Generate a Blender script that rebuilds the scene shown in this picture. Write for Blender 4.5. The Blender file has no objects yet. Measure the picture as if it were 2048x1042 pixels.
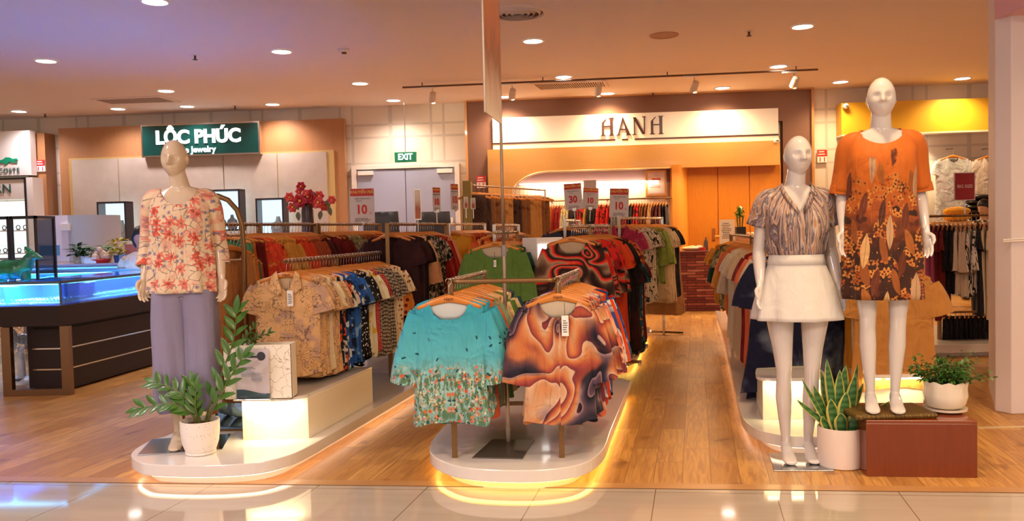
import bpy, math, random
from mathutils import Vector, Matrix
random.seed(7)
S = bpy.context.scene
COL = S.collection
PI = math.pi
# ------------------------------------------------------------------ camera
F = 1650.0; CX, CY = 1024.0, 521.0; CAMH = 1.3
PITCH = (521-457)/F; ROLL = 0.024
f0 = Vector((0, math.cos(PITCH), -math.sin(PITCH))); r0 = Vector((1, 0, 0)); u0 = Vector((0, math.sin(PITCH), math.cos(PITCH)))
CR = r0*math.cos(ROLL) - u0*math.sin(ROLL); CU = u0*math.cos(ROLL) + r0*math.sin(ROLL)
CAM = Vector((0, 0, CAMH))
cam = bpy.data.cameras.new('camera'); co = bpy.data.objects.new('camera', cam); COL.objects.link(co)
m = Matrix((CR, CU, -f0)).transposed().to_4x4(); m.translation = CAM; co.matrix_world = m
cam.sensor_width = 36; cam.lens = F*36/2048; cam.clip_start = .05; cam.clip_end = 100
S.camera = co
def ray(px, py): return f0 + CR*((px-CX)/F) - CU*((py-CY)/F)
def P(px, py, Y):
    d = ray(px, py); return CAM + d*(Y/d.y)
def G(px, py, z=0.0):
    d = ray(px, py); return CAM + d*((z-CAMH)/d.z)
# ------------------------------------------------------------------ world and exposure
S.view_settings.view_transform = 'Standard'; S.view_settings.look = 'None'; S.view_settings.gamma = 1; S.view_settings.use_curve_mapping = False
S.view_settings.exposure = 0.55
W = bpy.data.worlds.new('mall_hall'); S.world = W; W.use_nodes = True
W.node_tree.nodes['Background'].inputs[0].default_value = (1.0, .74, .60, 1)
W.node_tree.nodes['Background'].inputs[1].default_value = .5
CEIL = 3.5
def lamp(name, kind, loc, energy, color, parent=None, size=.3, rot=(0, 0, 0), spot=None, blend=.6, sy=None, glossy=True):
    l = bpy.data.lights.new(name, kind); l.energy = energy; l.color = color
    if kind == 'AREA':
        l.shape = 'RECTANGLE' if sy else 'DISK'; l.size = size
        if sy: l.size_y = sy
    if kind in ('SPOT', 'POINT'): l.shadow_soft_size = size
    if kind == 'SPOT': l.spot_size = spot; l.spot_blend = blend
    o = bpy.data.objects.new(name, l); COL.objects.link(o); o.location = loc; o.rotation_euler = rot
    if parent: o.parent = parent
    return o
# unseen area lights added behind and above the camera as front fill
WARM = (1.0, .69, .36); MID = (1.0, .72, .50); COOL = (1.0, .88, .95)
lamp('front_fill_light', 'AREA', (-3.5, -1.0, 3.4), 150, (1, .86, .92), size=2.2, sy=2.2)
lamp('front_fill_light', 'AREA', (2.8, -1.0, 3.4), 170, (1, .78, .55), size=2.2, sy=2.2)
# ------------------------------------------------------------------ helpers
def C(h, a=1.0):
    h = h.lstrip('#'); v = [int(h[i:i+2], 16)/255 for i in (0, 2, 4)]
    return tuple((c/12.92 if c <= .04045 else ((c+.055)/1.055)**2.4) for c in v) + (a,)
def smooth_poly(pts, n=6):
    out = []; L = len(pts)
    for i in range(L):
        p0, p1, p2, p3 = pts[i-1], pts[i], pts[(i+1) % L], pts[(i+2) % L]
        for k in range(n):
            t = k/n
            out.append(tuple(.5*((2*p1[j])+(-p0[j]+p2[j])*t+(2*p0[j]-5*p1[j]+4*p2[j]-p3[j])*t*t+(-p0[j]+3*p1[j]-3*p2[j]+p3[j])*t**3) for j in range(len(p1))))
    return out
def spline(pts, n=6):
    out = []; L = len(pts)
    for i in range(L-1):
        p0, p1, p2, p3 = pts[max(i-1, 0)], pts[i], pts[i+1], pts[min(i+2, L-1)]
        for k in range(n):
            t = k/n
            out.append(tuple(.5*((2*p1[j])+(-p0[j]+p2[j])*t+(2*p0[j]-5*p1[j]+4*p2[j]-p3[j])*t*t+(-p0[j]+3*p1[j]-3*p2[j]+p3[j])*t**3) for j in range(len(p1))))
    out.append(tuple(pts[-1])); return out
class MB:
    def __init__(s): s.v = []; s.f = []; s.M = Matrix.Identity(4)
    def add(s, vs, fs):
        b = len(s.v); s.v += [tuple(s.M @ Vector(v)) for v in vs]; s.f += [tuple(i+b for i in f) for f in fs]; return s
    def box(s, x0, x1, y0, y1, z0, z1):
        return s.add([(x0,y0,z0),(x1,y0,z0),(x1,y1,z0),(x0,y1,z0),(x0,y0,z1),(x1,y0,z1),(x1,y1,z1),(x0,y1,z1)],
                     [(0,3,2,1),(4,5,6,7),(0,1,5,4),(1,2,6,5),(2,3,7,6),(3,0,4,7)])
    def prism(s, poly, z0, z1):
        n = len(poly); a = sum(poly[i][0]*poly[(i+1) % n][1]-poly[(i+1) % n][0]*poly[i][1] for i in range(n))
        if a < 0: poly = poly[::-1]
        return s.add([(p[0], p[1], z0) for p in poly]+[(p[0], p[1], z1) for p in poly],
                     [tuple(range(n-1, -1, -1)), tuple(range(n, 2*n))]+[(i, (i+1) % n, n+(i+1) % n, n+i) for i in range(n)])
    def vprism(s, poly, y0, y1):   # polygon in x,z extruded in y
        n = len(poly); a = sum(poly[i][0]*poly[(i+1) % n][1]-poly[(i+1) % n][0]*poly[i][1] for i in range(n))
        if a < 0: poly = poly[::-1]
        return s.add([(p[0], y0, p[1]) for p in poly]+[(p[0], y1, p[1]) for p in poly],
                     [tuple(range(n)), tuple(range(2*n-1, n-1, -1))]+[(i, n+i, n+(i+1) % n, (i+1) % n) for i in range(n)])
    def loft(s, rings, cap0=True, cap1=True, closed=True):
        n = len(rings[0]); vs = [p for r in rings for p in r]; fs = []
        for i in range(len(rings)-1):
            for j in range(n if closed else n-1):
                k = (j+1) % n; fs.append((i*n+j, i*n+k, (i+1)*n+k, (i+1)*n+j))
        if closed and cap0: fs.append(tuple(range(n-1, -1, -1)))
        if closed and cap1: fs.append(tuple((len(rings)-1)*n+j for j in range(n)))
        return s.add(vs, fs)
    def tube(s, pts, r, n=8, r2=None, cap=True):
        """r: number or list; r2: second radius (flattened tube)"""
        pts = [Vector(p) for p in pts]; L = len(pts)
        R = r if isinstance(r, (list, tuple)) else [r]*L
        R2 = (r2 if isinstance(r2, (list, tuple)) else [r2]*L) if r2 is not None else R
        ref = None; rings = []
        for i in range(L):
            t = (pts[min(i+1, L-1)]-pts[max(i-1, 0)])
            t = t.normalized() if t.length > 1e-9 else Vector((0, 0, 1))
            if ref is None:
                ref = Vector((0, 1, 0)) if abs(t.y) < .9 else Vector((1, 0, 0))
            a = (ref - t*ref.dot(t)).normalized(); ref = a; b = t.cross(a)
            rings.append([tuple(pts[i]+b*(R[i]*math.cos(2*PI*k/n))+a*(R2[i]*math.sin(2*PI*k/n))) for k in range(n)])
        return s.loft(rings, cap, cap)
    def lathe(s, prof, n=24, c=(0, 0, 0), cap0=True, cap1=True):
        return s.loft([[(c[0]+r*math.cos(2*PI*k/n), c[1]+r*math.sin(2*PI*k/n), c[2]+z) for k in range(n)] for r, z in prof], cap0, cap1)
    def ball(s, c, rx, ry=None, rz=None, n=12):
        ry = rx if ry is None else ry; rz = rx if rz is None else rz
        return s.loft([[(c[0]+rx*math.sin(a)*math.cos(2*PI*k/n), c[1]+ry*math.sin(a)*math.sin(2*PI*k/n), c[2]-rz*math.cos(a)) for k in range(n)]
                       for a in [PI*(i+.02)/(n//2+.04) for i in range(n//2+1)]])
    def build(s, name, mat=None, parent=None, smooth=False, bevel=0, loc=None, solid=0, sub=0):
        me = bpy.data.meshes.new(name); me.from_pydata(s.v, [], s.f); me.update()
        return link(name, me, mat, parent, smooth, bevel, loc, solid, sub)
def link(name, me, mat=None, parent=None, smooth=False, bevel=0, loc=None, solid=0, sub=0):
    o = bpy.data.objects.new(name, me); COL.objects.link(o)
    if mat: me.materials.append(mat)
    if smooth: me.shade_smooth()
    if smooth == 'auto': me.set_sharp_from_angle(angle=.7)
    if parent: o.parent = parent
    if loc is not None: o.location = loc
    if solid:
        q = o.modifiers.new('thickness', 'SOLIDIFY'); q.thickness = solid; q.offset = 1
    if sub:
        q = o.modifiers.new('smooth', 'SUBSURF'); q.levels = sub; q.render_levels = sub
    if bevel:
        q = o.modifiers.new('bevel', 'BEVEL'); q.width = bevel; q.segments = 2; q.limit_method = 'ANGLE'
    return o
def E(name, loc, label, cat, rz=0, group=None):
    o = bpy.data.objects.new(name, None); COL.objects.link(o); o.location = loc; o.rotation_euler = (0, 0, rz); o.empty_display_size = .1
    return T(o, label, cat, group)
def T(o, label, cat, group=None):
    o['label'] = label; o['category'] = cat
    if group: o['group'] = group
    return o
def ST(o): o['kind'] = 'structure'; return o
def L(o, label): o['label'] = label; return o
def text(name, body, size, mat, parent, loc, ext=.002, align='CENTER', sx=1.0, bold=0.0, rot=(PI/2, 0, 0), spacing=1.0, shear=0.0):
    c = bpy.data.curves.new(name, 'FONT'); c.body = body; c.size = size; c.extrude = ext; c.align_x = align; c.align_y = 'CENTER'
    c.offset = bold; c.space_character = spacing; c.shear = shear; c.resolution_u = 4
    t = bpy.data.objects.new(name, c); COL.objects.link(t); bpy.context.view_layer.update()
    me = bpy.data.meshes.new_from_object(t.evaluated_get(bpy.context.evaluated_depsgraph_get()))
    bpy.data.objects.remove(t); me.materials.clear(); me.name = name
    o = link(name, me, mat, parent); o.location = loc; o.rotation_euler = rot; o.scale = (sx, 1, 1)
    return o
def strokes(mb, n, x0, x1, z0, z1, y, th=.0008, seed=0, gap=.3):
    """rows of tiny printed lines standing for small print"""
    rr = random.Random(seed); h = (z1-z0)/n
    for i in range(n):
        a = x0+(x1-x0)*rr.uniform(0, .12); b = x1-(x1-x0)*rr.uniform(0, .35); z = z1-(i+.5)*h; x = a
        while x < b:
            w = (x1-x0)*rr.uniform(.06, .18); mb.box(x, min(x+w, b), y-th, y, z-h*(.5-gap/2)*.6, z+h*(.5-gap/2)*.6); x += w+(x1-x0)*.025
# ------------------------------------------------------------------ materials
class N:
    def __init__(s, name):
        s.m = bpy.data.materials.new(name); s.m.use_nodes = True; s.t = s.m.node_tree; s.n = s.t.nodes; s.n.clear()
        s.out = s.n.new('ShaderNodeOutputMaterial')
    def _in(s, node, i, v):
        if v is None: return
        sk = node.inputs[i]
        if isinstance(v, bpy.types.NodeSocket): s.t.links.new(v, sk)
        else:
            if isinstance(v, (tuple, list)) and sk.type == 'VECTOR': v = v[:3]
            if isinstance(v, (tuple, list)) and sk.type == 'RGBA' and len(v) == 3: v = tuple(v)+(1,)
            sk.default_value = v
    def math(s, op, a, b=None, c=None, clamp=False):
        x = s.n.new('ShaderNodeMath'); x.operation = op; x.use_clamp = clamp
        for i, v in enumerate((a, b, c)): s._in(x, i, v)
        return x.outputs[0]
    def vm(s, op, a, b=None, sc=None):
        x = s.n.new('ShaderNodeVectorMath'); x.operation = op; s._in(x, 0, a); s._in(x, 1, b)
        if sc is not None: s._in(x, 3, sc)
        return x.outputs[1] if op in ('LENGTH', 'DOT_PRODUCT', 'DISTANCE') else x.outputs[0]
    def mix(s, f, a, b, mode='MIX'):
        x = s.n.new('ShaderNodeMix'); x.data_type = 'RGBA'; x.blend_type = mode; s._in(x, 0, f); s._in(x, 6, a); s._in(x, 7, b); return x.outputs[2]
    def ramp(s, f, stops, interp='LINEAR'):
        x = s.n.new('ShaderNodeValToRGB'); s._in(x, 0, f); cr = x.color_ramp; cr.interpolation = interp
        while len(cr.elements) < len(stops): cr.elements.new(.5)
        for e, (p, c) in zip(cr.elements, stops): e.position = p; e.color = c
        return x.outputs[0]
    def noise(s, v, sc, det=2, dist=0, rough=.5):
        x = s.n.new('ShaderNodeTexNoise'); s._in(x, 'Vector', v); s._in(x, 'Scale', sc); s._in(x, 'Detail', det); s._in(x, 'Distortion', dist); s._in(x, 'Roughness', rough); return x.outputs
    def voro(s, v, sc, feat='F1', dim='2D', rnd=1.0):
        x = s.n.new('ShaderNodeTexVoronoi'); x.feature = feat; x.voronoi_dimensions = dim; s._in(x, 'Vector', v); s._in(x, 'Scale', sc); s._in(x, 'Randomness', rnd); return x.outputs
    def wave(s, v, sc, dist=0, det=2, ds=1, typ='BANDS', d='X'):
        x = s.n.new('ShaderNodeTexWave'); x.wave_type = typ
        if typ == 'BANDS': x.bands_direction = d
        s._in(x, 'Vector', v); s._in(x, 'Scale', sc); s._in(x, 'Distortion', dist); s._in(x, 'Detail', det); s._in(x, 'Detail Scale', ds); return x.outputs[1]
    def step(s, v, t, w=.02): # 1 where v<t
        x = s.n.new('ShaderNodeMapRange'); x.interpolation_type = 'SMOOTHSTEP'; s._in(x, 0, v); s._in(x, 1, s.math('SUBTRACT', t, w) if isinstance(t, bpy.types.NodeSocket) else t-w)
        s._in(x, 2, s.math('ADD', t, w) if isinstance(t, bpy.types.NodeSocket) else t+w); x.inputs[3].default_value = 1; x.inputs[4].default_value = 0; return x.outputs[0]
    def coord(s, kind='Object', random_off=False, flat=True):
        v = s.n.new('ShaderNodeTexCoord').outputs[kind]
        sp = s.n.new('ShaderNodeSeparateXYZ'); s._in(sp, 0, v); s.xyz = sp.outputs
        if flat:
            cb = s.n.new('ShaderNodeCombineXYZ'); s._in(cb, 0, s.math('MULTIPLY', s.math('ARCTAN2', sp.outputs[0], s.math('MULTIPLY', sp.outputs[1], -1.0)), .165) if flat == 'cyl' else s.math('ADD', sp.outputs[0], s.math('MULTIPLY', s.math('MULTIPLY', sp.outputs[1], .6), s.math('SIGN', sp.outputs[0])))); s._in(cb, 1, sp.outputs[2]); v = cb.outputs[0]
        if random_off:
            oi = s.n.new('ShaderNodeObjectInfo').outputs['Random']; v = s.vm('ADD', v, s.vm('SCALE', (3.7, 5.1, 2.3), None, oi))
        return v
    def flowers(s, v, sc, r, petals=5, dens=.6, rnd=.85):
        """masks of a petalled flower print: (petals, centre, cell colour)"""
        o = s.voro(v, sc, rnd=rnd); d = s.vm('SUBTRACT', v, o['Position']); sp = s.n.new('ShaderNodeSeparateXYZ'); s._in(sp, 0, d)
        ang = s.math('ARCTAN2', sp.outputs[1], sp.outputs[0]); rad = s.math('MULTIPLY', s.vm('LENGTH', d), sc)
        sc3 = s.n.new('ShaderNodeSeparateColor'); s._in(sc3, 0, o['Color'])
        a2 = s.math('MULTIPLY_ADD', ang, petals, s.math('MULTIPLY', sc3.outputs[1], 6.28))
        pr = s.math('MULTIPLY', s.math('MULTIPLY_ADD', s.math('COSINE', a2), .28, .72), r)
        on = s.step(sc3.outputs[0], dens, .005)
        return s.math('MULTIPLY', s.step(rad, pr, .025), on), s.math('MULTIPLY', s.step(rad, r*.25, .03), on), sc3.outputs[2], on
    def bsdf(s, col, rough=.8, metal=0, spec=.5, bump=None, bd=.002, emis=None, es=0, alpha=None, coat=0, trans=0, sheen=0):
        b = s.n.new('ShaderNodeBsdfPrincipled'); s._in(b, 'Base Color', col); s._in(b, 'Roughness', rough); s._in(b, 'Metallic', metal)
        s._in(b, 'Specular IOR Level', spec); s._in(b, 'Coat Weight', coat); s._in(b, 'Coat Roughness', .05); s._in(b, 'Transmission Weight', trans); s._in(b, 'Sheen Weight', sheen)
        if emis is not None: s._in(b, 'Emission Color', emis); s._in(b, 'Emission Strength', es)
        if alpha is not None: s._in(b, 'Alpha', alpha)
        if bump is not None:
            q = s.n.new('ShaderNodeBump'); s._in(q, 'Height', bump); q.inputs['Distance'].default_value = bd; s.t.links.new(q.outputs[0], b.inputs['Normal'])
        s.t.links.new(b.outputs[0], s.out.inputs[0]); return s.m
_mc = {}
def flat(name, col, rough=.5, metal=0, **k):
    if name not in _mc:
        n = N(name); v = n.coord('Object', flat=False); nz = n.noise(v, 8, 3)[0]
        c = C(col) if isinstance(col, str) else col
        cc = n.mix(n.math('MULTIPLY', nz, .12), c, tuple(x*.8 for x in c[:3])+(1,))
        _mc[name] = n.bsdf(cc, rough, metal, **k)
    return _mc[name]
def emit(name, col, st):
    if name not in _mc:
        n = N(name); e = n.n.new('ShaderNodeEmission'); e.inputs[0].default_value = C(col) if isinstance(col, str) else col; e.inputs[1].default_value = st
        n.t.links.new(e.outputs[0], n.out.inputs[0]); _mc[name] = n.m
    return _mc[name]
def glassy(name, tint=(1, 1, 1, 1), fac=.12):
    if name not in _mc:
        n = N(name); t = n.n.new('ShaderNodeBsdfTransparent'); t.inputs[0].default_value = tint
        g = n.n.new('ShaderNodeBsdfGlossy'); g.inputs['Roughness'].default_value = .03
        lw = n.n.new('ShaderNodeFresnel'); lw.inputs[0].default_value = 1.45
        x = n.n.new('ShaderNodeMixShader'); n._in(x, 0, n.math('ADD', n.math('MULTIPLY', lw.outputs[0], .8), fac*.3)); n.t.links.new(t.outputs[0], x.inputs[1]); n.t.links.new(g.outputs[0], x.inputs[2])
        n.t.links.new(x.outputs[0], n.out.inputs[0]); _mc[name] = n.m
    return _mc[name]
def woodmat(name, c1, c2, scale=1.0, rough=.4, axis='Z', flute=0, coat=0.1):
    if name not in _mc:
        n = N(name); v = n.coord('Object', flat=False)
        st = {'Z': (14, 14, 1.2), 'X': (1.2, 14, 14), 'Y': (14, 1.2, 14)}[axis]
        vv = n.vm('MULTIPLY', v, tuple(x*scale for x in st))
        a = n.noise(vv, 2.2, 5, 1.2)[0]; b = n.noise(vv, 9, 3, .4)[0]
        col = n.mix(n.math('MULTIPLY_ADD', b, .35, n.math('MULTIPLY', a, .75)), C(c1), C(c2))
        bump = None
        if flute: bump = n.wave(v, flute, d='X')
        _mc[name] = n.bsdf(col, rough, coat=coat, bump=bump, bd=.006)
    return _mc[name]
M_chrome = flat('chrome', '#d9d2c8', .18, 1.0)
M_bronze = flat('bronze_metal', '#8a6a45', .38, .85)
M_white = flat('white_laminate', '#efe9e0', .35)
M_ivory = flat('ivory_laminate', '#f2e6cf', .4)
M_black = flat('black_plastic', '#17161a', .4)
M_pole = flat('satin_steel', '#b8a894', .3, .8)
M_hang = woodmat('hanger_wood', '#d98f3e', '#c06f22', 1, .35)
M_paper = flat('paper_white', '#f4f0ea', .6)
M_red = flat('print_red', '#cf2a20', .5)
M_ink = flat('print_ink', '#4a4244', .6)
M_orange_print = flat('print_orange', '#e0482a', .5)
M_acryl = glassy('clear_acrylic')
M_glass = glassy('clear_glass', (.93, .97, 1, 1), .2)
# ---- fabrics
def fab(name, fn, rough=.78, roff=True, flat=True):
    n = N(name); v = n.coord('Object', roff, flat); col = fn(n, v)
    w = n.math('ADD', n.noise(n.vm('MULTIPLY', v, (1, .22, 1)), 22, 3, .6)[0], n.math('MULTIPLY', n.noise(v, 7, 2, 1)[0], 1.2))
    n.bsdf(col, rough, spec=.25, bump=w, bd=(.006 if name.endswith(('whitecloth', 'lavender', 'orangecloth')) else .012 if flat == 'cyl' else .022), sheen=.08); _mc[name] = n.m; return n.m
def solid(c, c2=None):
    return lambda n, v: n.mix(n.math('MULTIPLY', n.noise(v, 6, 2)[0], .5), C(c), C(c2) if c2 else tuple(x*.7 for x in C(c)[:3])+(1,))
def floral(base, c1, c2, c3, sc=14, r=.42, dens=.6, twig=None, small=2.2):
    def fn(n, v):
        col = n.mix(n.math('MULTIPLY', n.step(n.noise(v, sc*.35, 3)[0], .45, .08), .35), C(base), C(c3))
        if twig:
            vv = n.vm('ADD', v, n.vm('SCALE', n.noise(v, sc*.5, 2)[1], None, .05))
            e = n.voro(vv, sc*.8, 'DISTANCE_TO_EDGE')['Distance']
            col = n.mix(n.math('MULTIPLY', n.step(e, .03, .015), n.step(n.noise(v, sc*.6, 1)[0], .52, .02)), col, C(twig))
        m2, c, rr, on = n.flowers(n.vm('ADD', v, (.37, .61, 0)), sc*small, .4, 5, .5)
        col = n.mix(m2, col, C(c3)); col = n.mix(c, col, C(c2))
        m1, c, rr, on = n.flowers(v, sc, r, 6, dens)
        col = n.mix(m1, col, n.mix(rr, C(c1), C(c2))); col = n.mix(c, col, C(c3))
        return col
    return fn
def dots(base, c, sc=40, r=.3, dens=1.1, rnd=.3):
    def fn(n, v):
        o = n.voro(v, sc, rnd=rnd); sp = n.n.new('ShaderNodeSeparateColor'); n._in(sp, 0, o['Color'])
        return n.mix(n.math('MULTIPLY', n.step(o['Distance'], r, .04), n.step(sp.outputs[0], dens, .01)), C(base), C(c))
    return fn
def swirl(cols, sc=3.0, warp=.35, bands=2.2, interp='LINEAR'):
    def fn(n, v):
        w = n.vm('ADD', v, n.vm('SCALE', n.vm('SUBTRACT', n.noise(v, sc, 1)[1], (.5, .5, .5)), None, warp))
        w2 = n.vm('ADD', w, n.vm('SCALE', n.vm('SUBTRACT', n.noise(w, sc*1.3, 0)[1], (.5, .5, .5)), None, warp))
        f = n.noise(w2, sc*.9, 0)[0]; fr = n.math('FRACT', n.math('MULTIPLY', f, bands*2))
        k = len(cols); return n.ramp(fr, [(i/(k-.99), C(c)) for i, c in enumerate(cols)], interp)
    return fn
def stripes(cols, sc=12, dist=6, d='X', stretch=(1, .25, 1), interp='LINEAR'):
    def fn(n, v):
        vv = n.vm('MULTIPLY', v, stretch); w = n.noise(vv, sc, 3, dist*.3)[0]
        fr = n.math('FRACT', n.math('MULTIPLY', w, 7)); k = len(cols)
        return n.ramp(fr, [(i/(k-.99), C(c)) for i, c in enumerate(cols)], interp)
    return fn
def check(c1, c2, sc=60):
    def fn(n, v):
        f = n.voro(n.vm('MULTIPLY', v, (1, .5, 1)), sc, rnd=.2)['Distance']; return n.mix(n.step(f, .38, .05), C(c1), C(c2))
    return fn
def splotch(base, c, c2, sc=14, th=.46, interp=.03):
    def fn(n, v):
        a = n.noise(v, sc, 2, .6)[0]; b = n.noise(n.vm('ADD', v, (3.3, 1.7, 0)), sc*1.4, 2, .4)[0]
        return n.mix(n.step(b, th-.04, interp), n.mix(n.step(a, th, interp), C(base), C(c)), C(c2))
    return fn
def leafy(base, c, c2, sc=5):
    def fn(n, v):
        w = n.vm('ADD', v, n.vm('SCALE', n.noise(v, sc*1.3, 2)[1], None, .35)); o = n.voro(w, sc*1.6, 'DISTANCE_TO_EDGE')['Distance']; a = n.math('ADD', n.math('FRACT', n.math('MULTIPLY', o, 3.2)), n.math('MULTIPLY', n.step(n.noise(v, sc*1.3, 2)[0], .42, .05), .5))
        b = n.noise(v, sc*1.2, 2)[0]
        col = n.mix(n.math('MULTIPLY', n.step(b, .42, .06), .45), C(base), C(c2))
        return n.mix(n.math('MULTIPLY', n.step(a, .13, .06), .75), col, C(c))
    return fn
FB = {}
for nm, fn in {
 'leafbeige': leafy('#dcae78', '#5b4030', '#907888', 8), 'navyorange': splotch('#101526', '#d9cfc0', '#d8501f', 12, .44),
 'bluefloral': splotch('#1c4f96', '#0c1a38', '#cfd8dc', 11, .45), 'blue': splotch('#2a63b0', '#1b4a8e', '#7fa4cf', 6, .44), 'blackdots': dots('#0e0e14', '#d8d4cc', 34, .2, .8, .8),
 'creamyellow': splotch('#e6dcb8', '#d9b53a', '#c4b89a', 10, .42), 'redcheck': dots('#b3202a', '#e6b8a0', 70, .24), 'herring': check('#3a3330', '#b9a78e', 75),
 'polka': dots('#efd9b0', '#9c3a1e', 26, .24, .8, .6), 'bigpolka': dots('#e08a3c', '#7a2410', 16, .25, .8, .6), 'cream': solid('#e3cfa6'), 'blackfl': floral('#14100f', '#7c2018', '#a85a30', '#3a1a14', 16, .4),
 'orange': solid('#d8722a', '#b04a12'), 'redorange': splotch('#d8401f', '#a8220f', '#e8803a', 9, .45), 'orangepat': splotch('#d9581f', '#7a200c', '#e89a4a', 13, .46), 'darkred': solid('#7a1410', '#480a08'),
 'gold': solid('#d99a3c', '#b8722a'), 'maroon': solid('#5a1214', '#2e0809'), 'olive': splotch('#8a8458', '#5e5a34', '#c8bc94', 14, .44), 'brown': solid('#8a4a22', '#5e2c10'),
 'maroonfl': floral('#2a0d10', '#8a3038', '#6a2028', '#4a1a20', 20, .45, .7), 'bwpat': splotch('#15110f', '#b8a890', '#6b5c4c', 26, .47), 'redfl': floral('#a81f16', '#e88a4a', '#e0b070', '#6a100c', 15, .42, .6),
 'yellow': floral('#dc9a20', '#b86a10', '#a85a10', '#e8b040', 22, .35, .5), 'peach': floral('#e0a070', '#c8401c', '#e0602c', '#e8c090', 12, .4, .6), 'rust': solid('#b0522a', '#8a3a18'),
 'green': solid('#5a7a34', '#47662a'), 'darkgreen': solid('#1f4a3c', '#12302a'), 'coral': solid('#e0663a', '#c84a24'), 'tancream': solid('#e0c490'), 'sage': solid('#8fa07c', '#6c7c5c'),
 'redswirl': swirl(['#1a0c0a', '#3a1a14', '#c21c16', '#e04028', '#a08468', '#5a3a2c', '#1a0c0a'], 3.2, .5, 2.6), 'red': splotch('#d02018', '#8a100c', '#1a0c0a', 7, .42), 'orangered': solid('#e04a1c', '#b83012'),
 'blackred': floral('#140d0e', '#b82018', '#d8d0c0', '#5a1410', 11, .42, .7), 'tealfl': splotch('#1f5a6a', '#0f2a34', '#c88a60', 12, .44), 'whiteblue': splotch('#d8d0cc', '#3a4a8c', '#b85a4a', 9, .46), 'pinkcoral': splotch('#d87050', '#e8b090', '#803a48', 8, .46),
 'pink': floral('#a82a4a', '#e0a0a8', '#c85a78', '#d07088', 34, .35, .6), 'whitepat': splotch('#d8c8b0', '#1a1614', '#8a7a6a', 18, .42), 'lime': solid('#94a448', '#7c8c34'), 'tan': solid('#b8895a', '#94683e'), 'grey': solid('#7c7878', '#5c5858'), 'slate': solid('#3c4258', '#262a3c'), 'teal': solid('#1f4a54', '#12303a'),
 'black': solid('#16121a', '#0c0a0e'), 'beige': solid('#d8bf98', '#c0a47c'), 'ochre': solid('#cc8828', '#b87018'), 'salmon': solid('#e0744a', '#c85a38'), 'navyfl': floral('#0d1030', '#c84858', '#80486c', '#9aa8c0', 10, .5, .75), 'navy': solid('#141a40', '#0c102c'),
 'crimson': solid('#8c1418', '#640c10'), 'offwhite': solid('#dccab0', '#c8b494'), 'tanshirt': solid('#bc8040', '#a46c30'), 'zebra': stripes(['#e8e0d4', '#1a1614', '#e8e0d4', '#1a1614'], 9, 4, interp='CONSTANT'), 'rosepink': solid('#b8587c', '#a04068'), 'creamfl': floral('#e0d0b0', '#b89870', '#8a9a70', '#d0c0a0', 16, .4, .5),
 'bronzecloth': solid('#7a4c26', '#563014'), 'goldcloth': solid('#b07c40', '#8c5c2a'), 'darkcloth': solid('#3c2014', '#241008'), 'lavender': solid('#8f88a0', '#827b94'), 'whitecloth': solid('#dcd8d4', '#d0cac4'), 'bluewhite': floral('#d4d4dc', '#3a5aa0', '#6a88c0', '#8a9c80', 12, .5, .8), 'pinkwhite': floral('#dccfc4', '#b85040', '#d08068', '#b09880', 12, .5, .8),
 'greendress': leafy('#3c7048', '#1c4030', '#6a9a68', 7), 'tandress': solid('#c08048', '#9a5c2c'), 'turqback': solid('#4ab0b0', '#3a9898'), 'orangedark': splotch('#c85020', '#581408', '#e08040', 16, .48)}.items():
    FB[nm] = fab('fabric_'+nm, fn)
def turq(n, v):
    z = n.xyz[2]; up = n.ramp(n.math('MULTIPLY_ADD', z, 1.6, 1.15), [(0, C('#6c9c94')), (.3, C('#9cc4bc')), (.55, C('#58b4c0')), (1, C('#2e9cb4'))])
    nn = n.noise(v, 30, 2)[0]; zz = n.math('ADD', z, n.math('MULTIPLY', nn, .12))
    low = n.step(zz, -.36, .06)
    col = n.mix(n.math('MULTIPLY', low, n.step(n.noise(n.vm('MULTIPLY', v, (1, .35, 1)), 55, 3)[0], .5, .04)), up, C('#54785c'))
    col = n.mix(n.math('MULTIPLY', low, n.step(n.noise(n.vm('MULTIPLY', v, (1, .5, 1)), 40, 2)[0], .38, .03)), col, C('#b8c8b0'))
    for sc, r, c1, c2, dn, lim in ((34, .42, '#c8401f', '#d87a48', .22, -.36), (52, .45, '#d8d4b0', '#c06a78', .3, -.37), (70, .4, '#22362a', '#b89838', .45, -.37)):
        m1, c, rr, on = n.flowers(n.vm('ADD', v, (sc*.013, sc*.07, 0)), sc, r, 6, dn)
        col = n.mix(n.math('MULTIPLY', m1, n.step(zz, lim, .02)), col, n.mix(rr, C(c1), C(c2)))
    m1, c, rr, on = n.flowers(v, 17, .16, 2, .5); col = n.mix(n.math('MULTIPLY', m1, n.step(z, -.24, .01)), col, C('#1c4a50'))
    return col
FB['turquoise'] = fab('fabric_turquoise', turq, roff=False)
def petals(n, v):
    w = n.vm('ADD', v, n.vm('SCALE', n.vm('SUBTRACT', n.noise(v, 4.4, 0)[1], (.5, .5, .5)), None, .42)); w = n.vm('ADD', w, n.vm('SCALE', n.vm('SUBTRACT', n.noise(w, 5.0, 0)[1], (.5, .5, .5)), None, .26))
    f = n.math('FRACT', n.math('MULTIPLY', n.noise(w, 3.0, 0)[0], 7.0)); a = n.ramp(f, [(0, C('#7a3038')), (.25, C('#a8503c')), (.55, C('#c87844')), (.8, C('#cc9468')), (.97, C('#d8b494')), (1, C('#6a2c38'))])
    b = n.ramp(f, [(0, C('#14121e')), (.4, C('#2c2838')), (.8, C('#5e4656')), (.97, C('#987880')), (1, C('#14121e'))])
    return n.mix(n.step(n.noise(n.vm('ADD', w, (5.2, 1.1, 0)), 3.4, 0)[0], .45, .08), a, b)
FB['peachswirl'] = fab('fabric_peachswirl', petals, roff=False)
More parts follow.
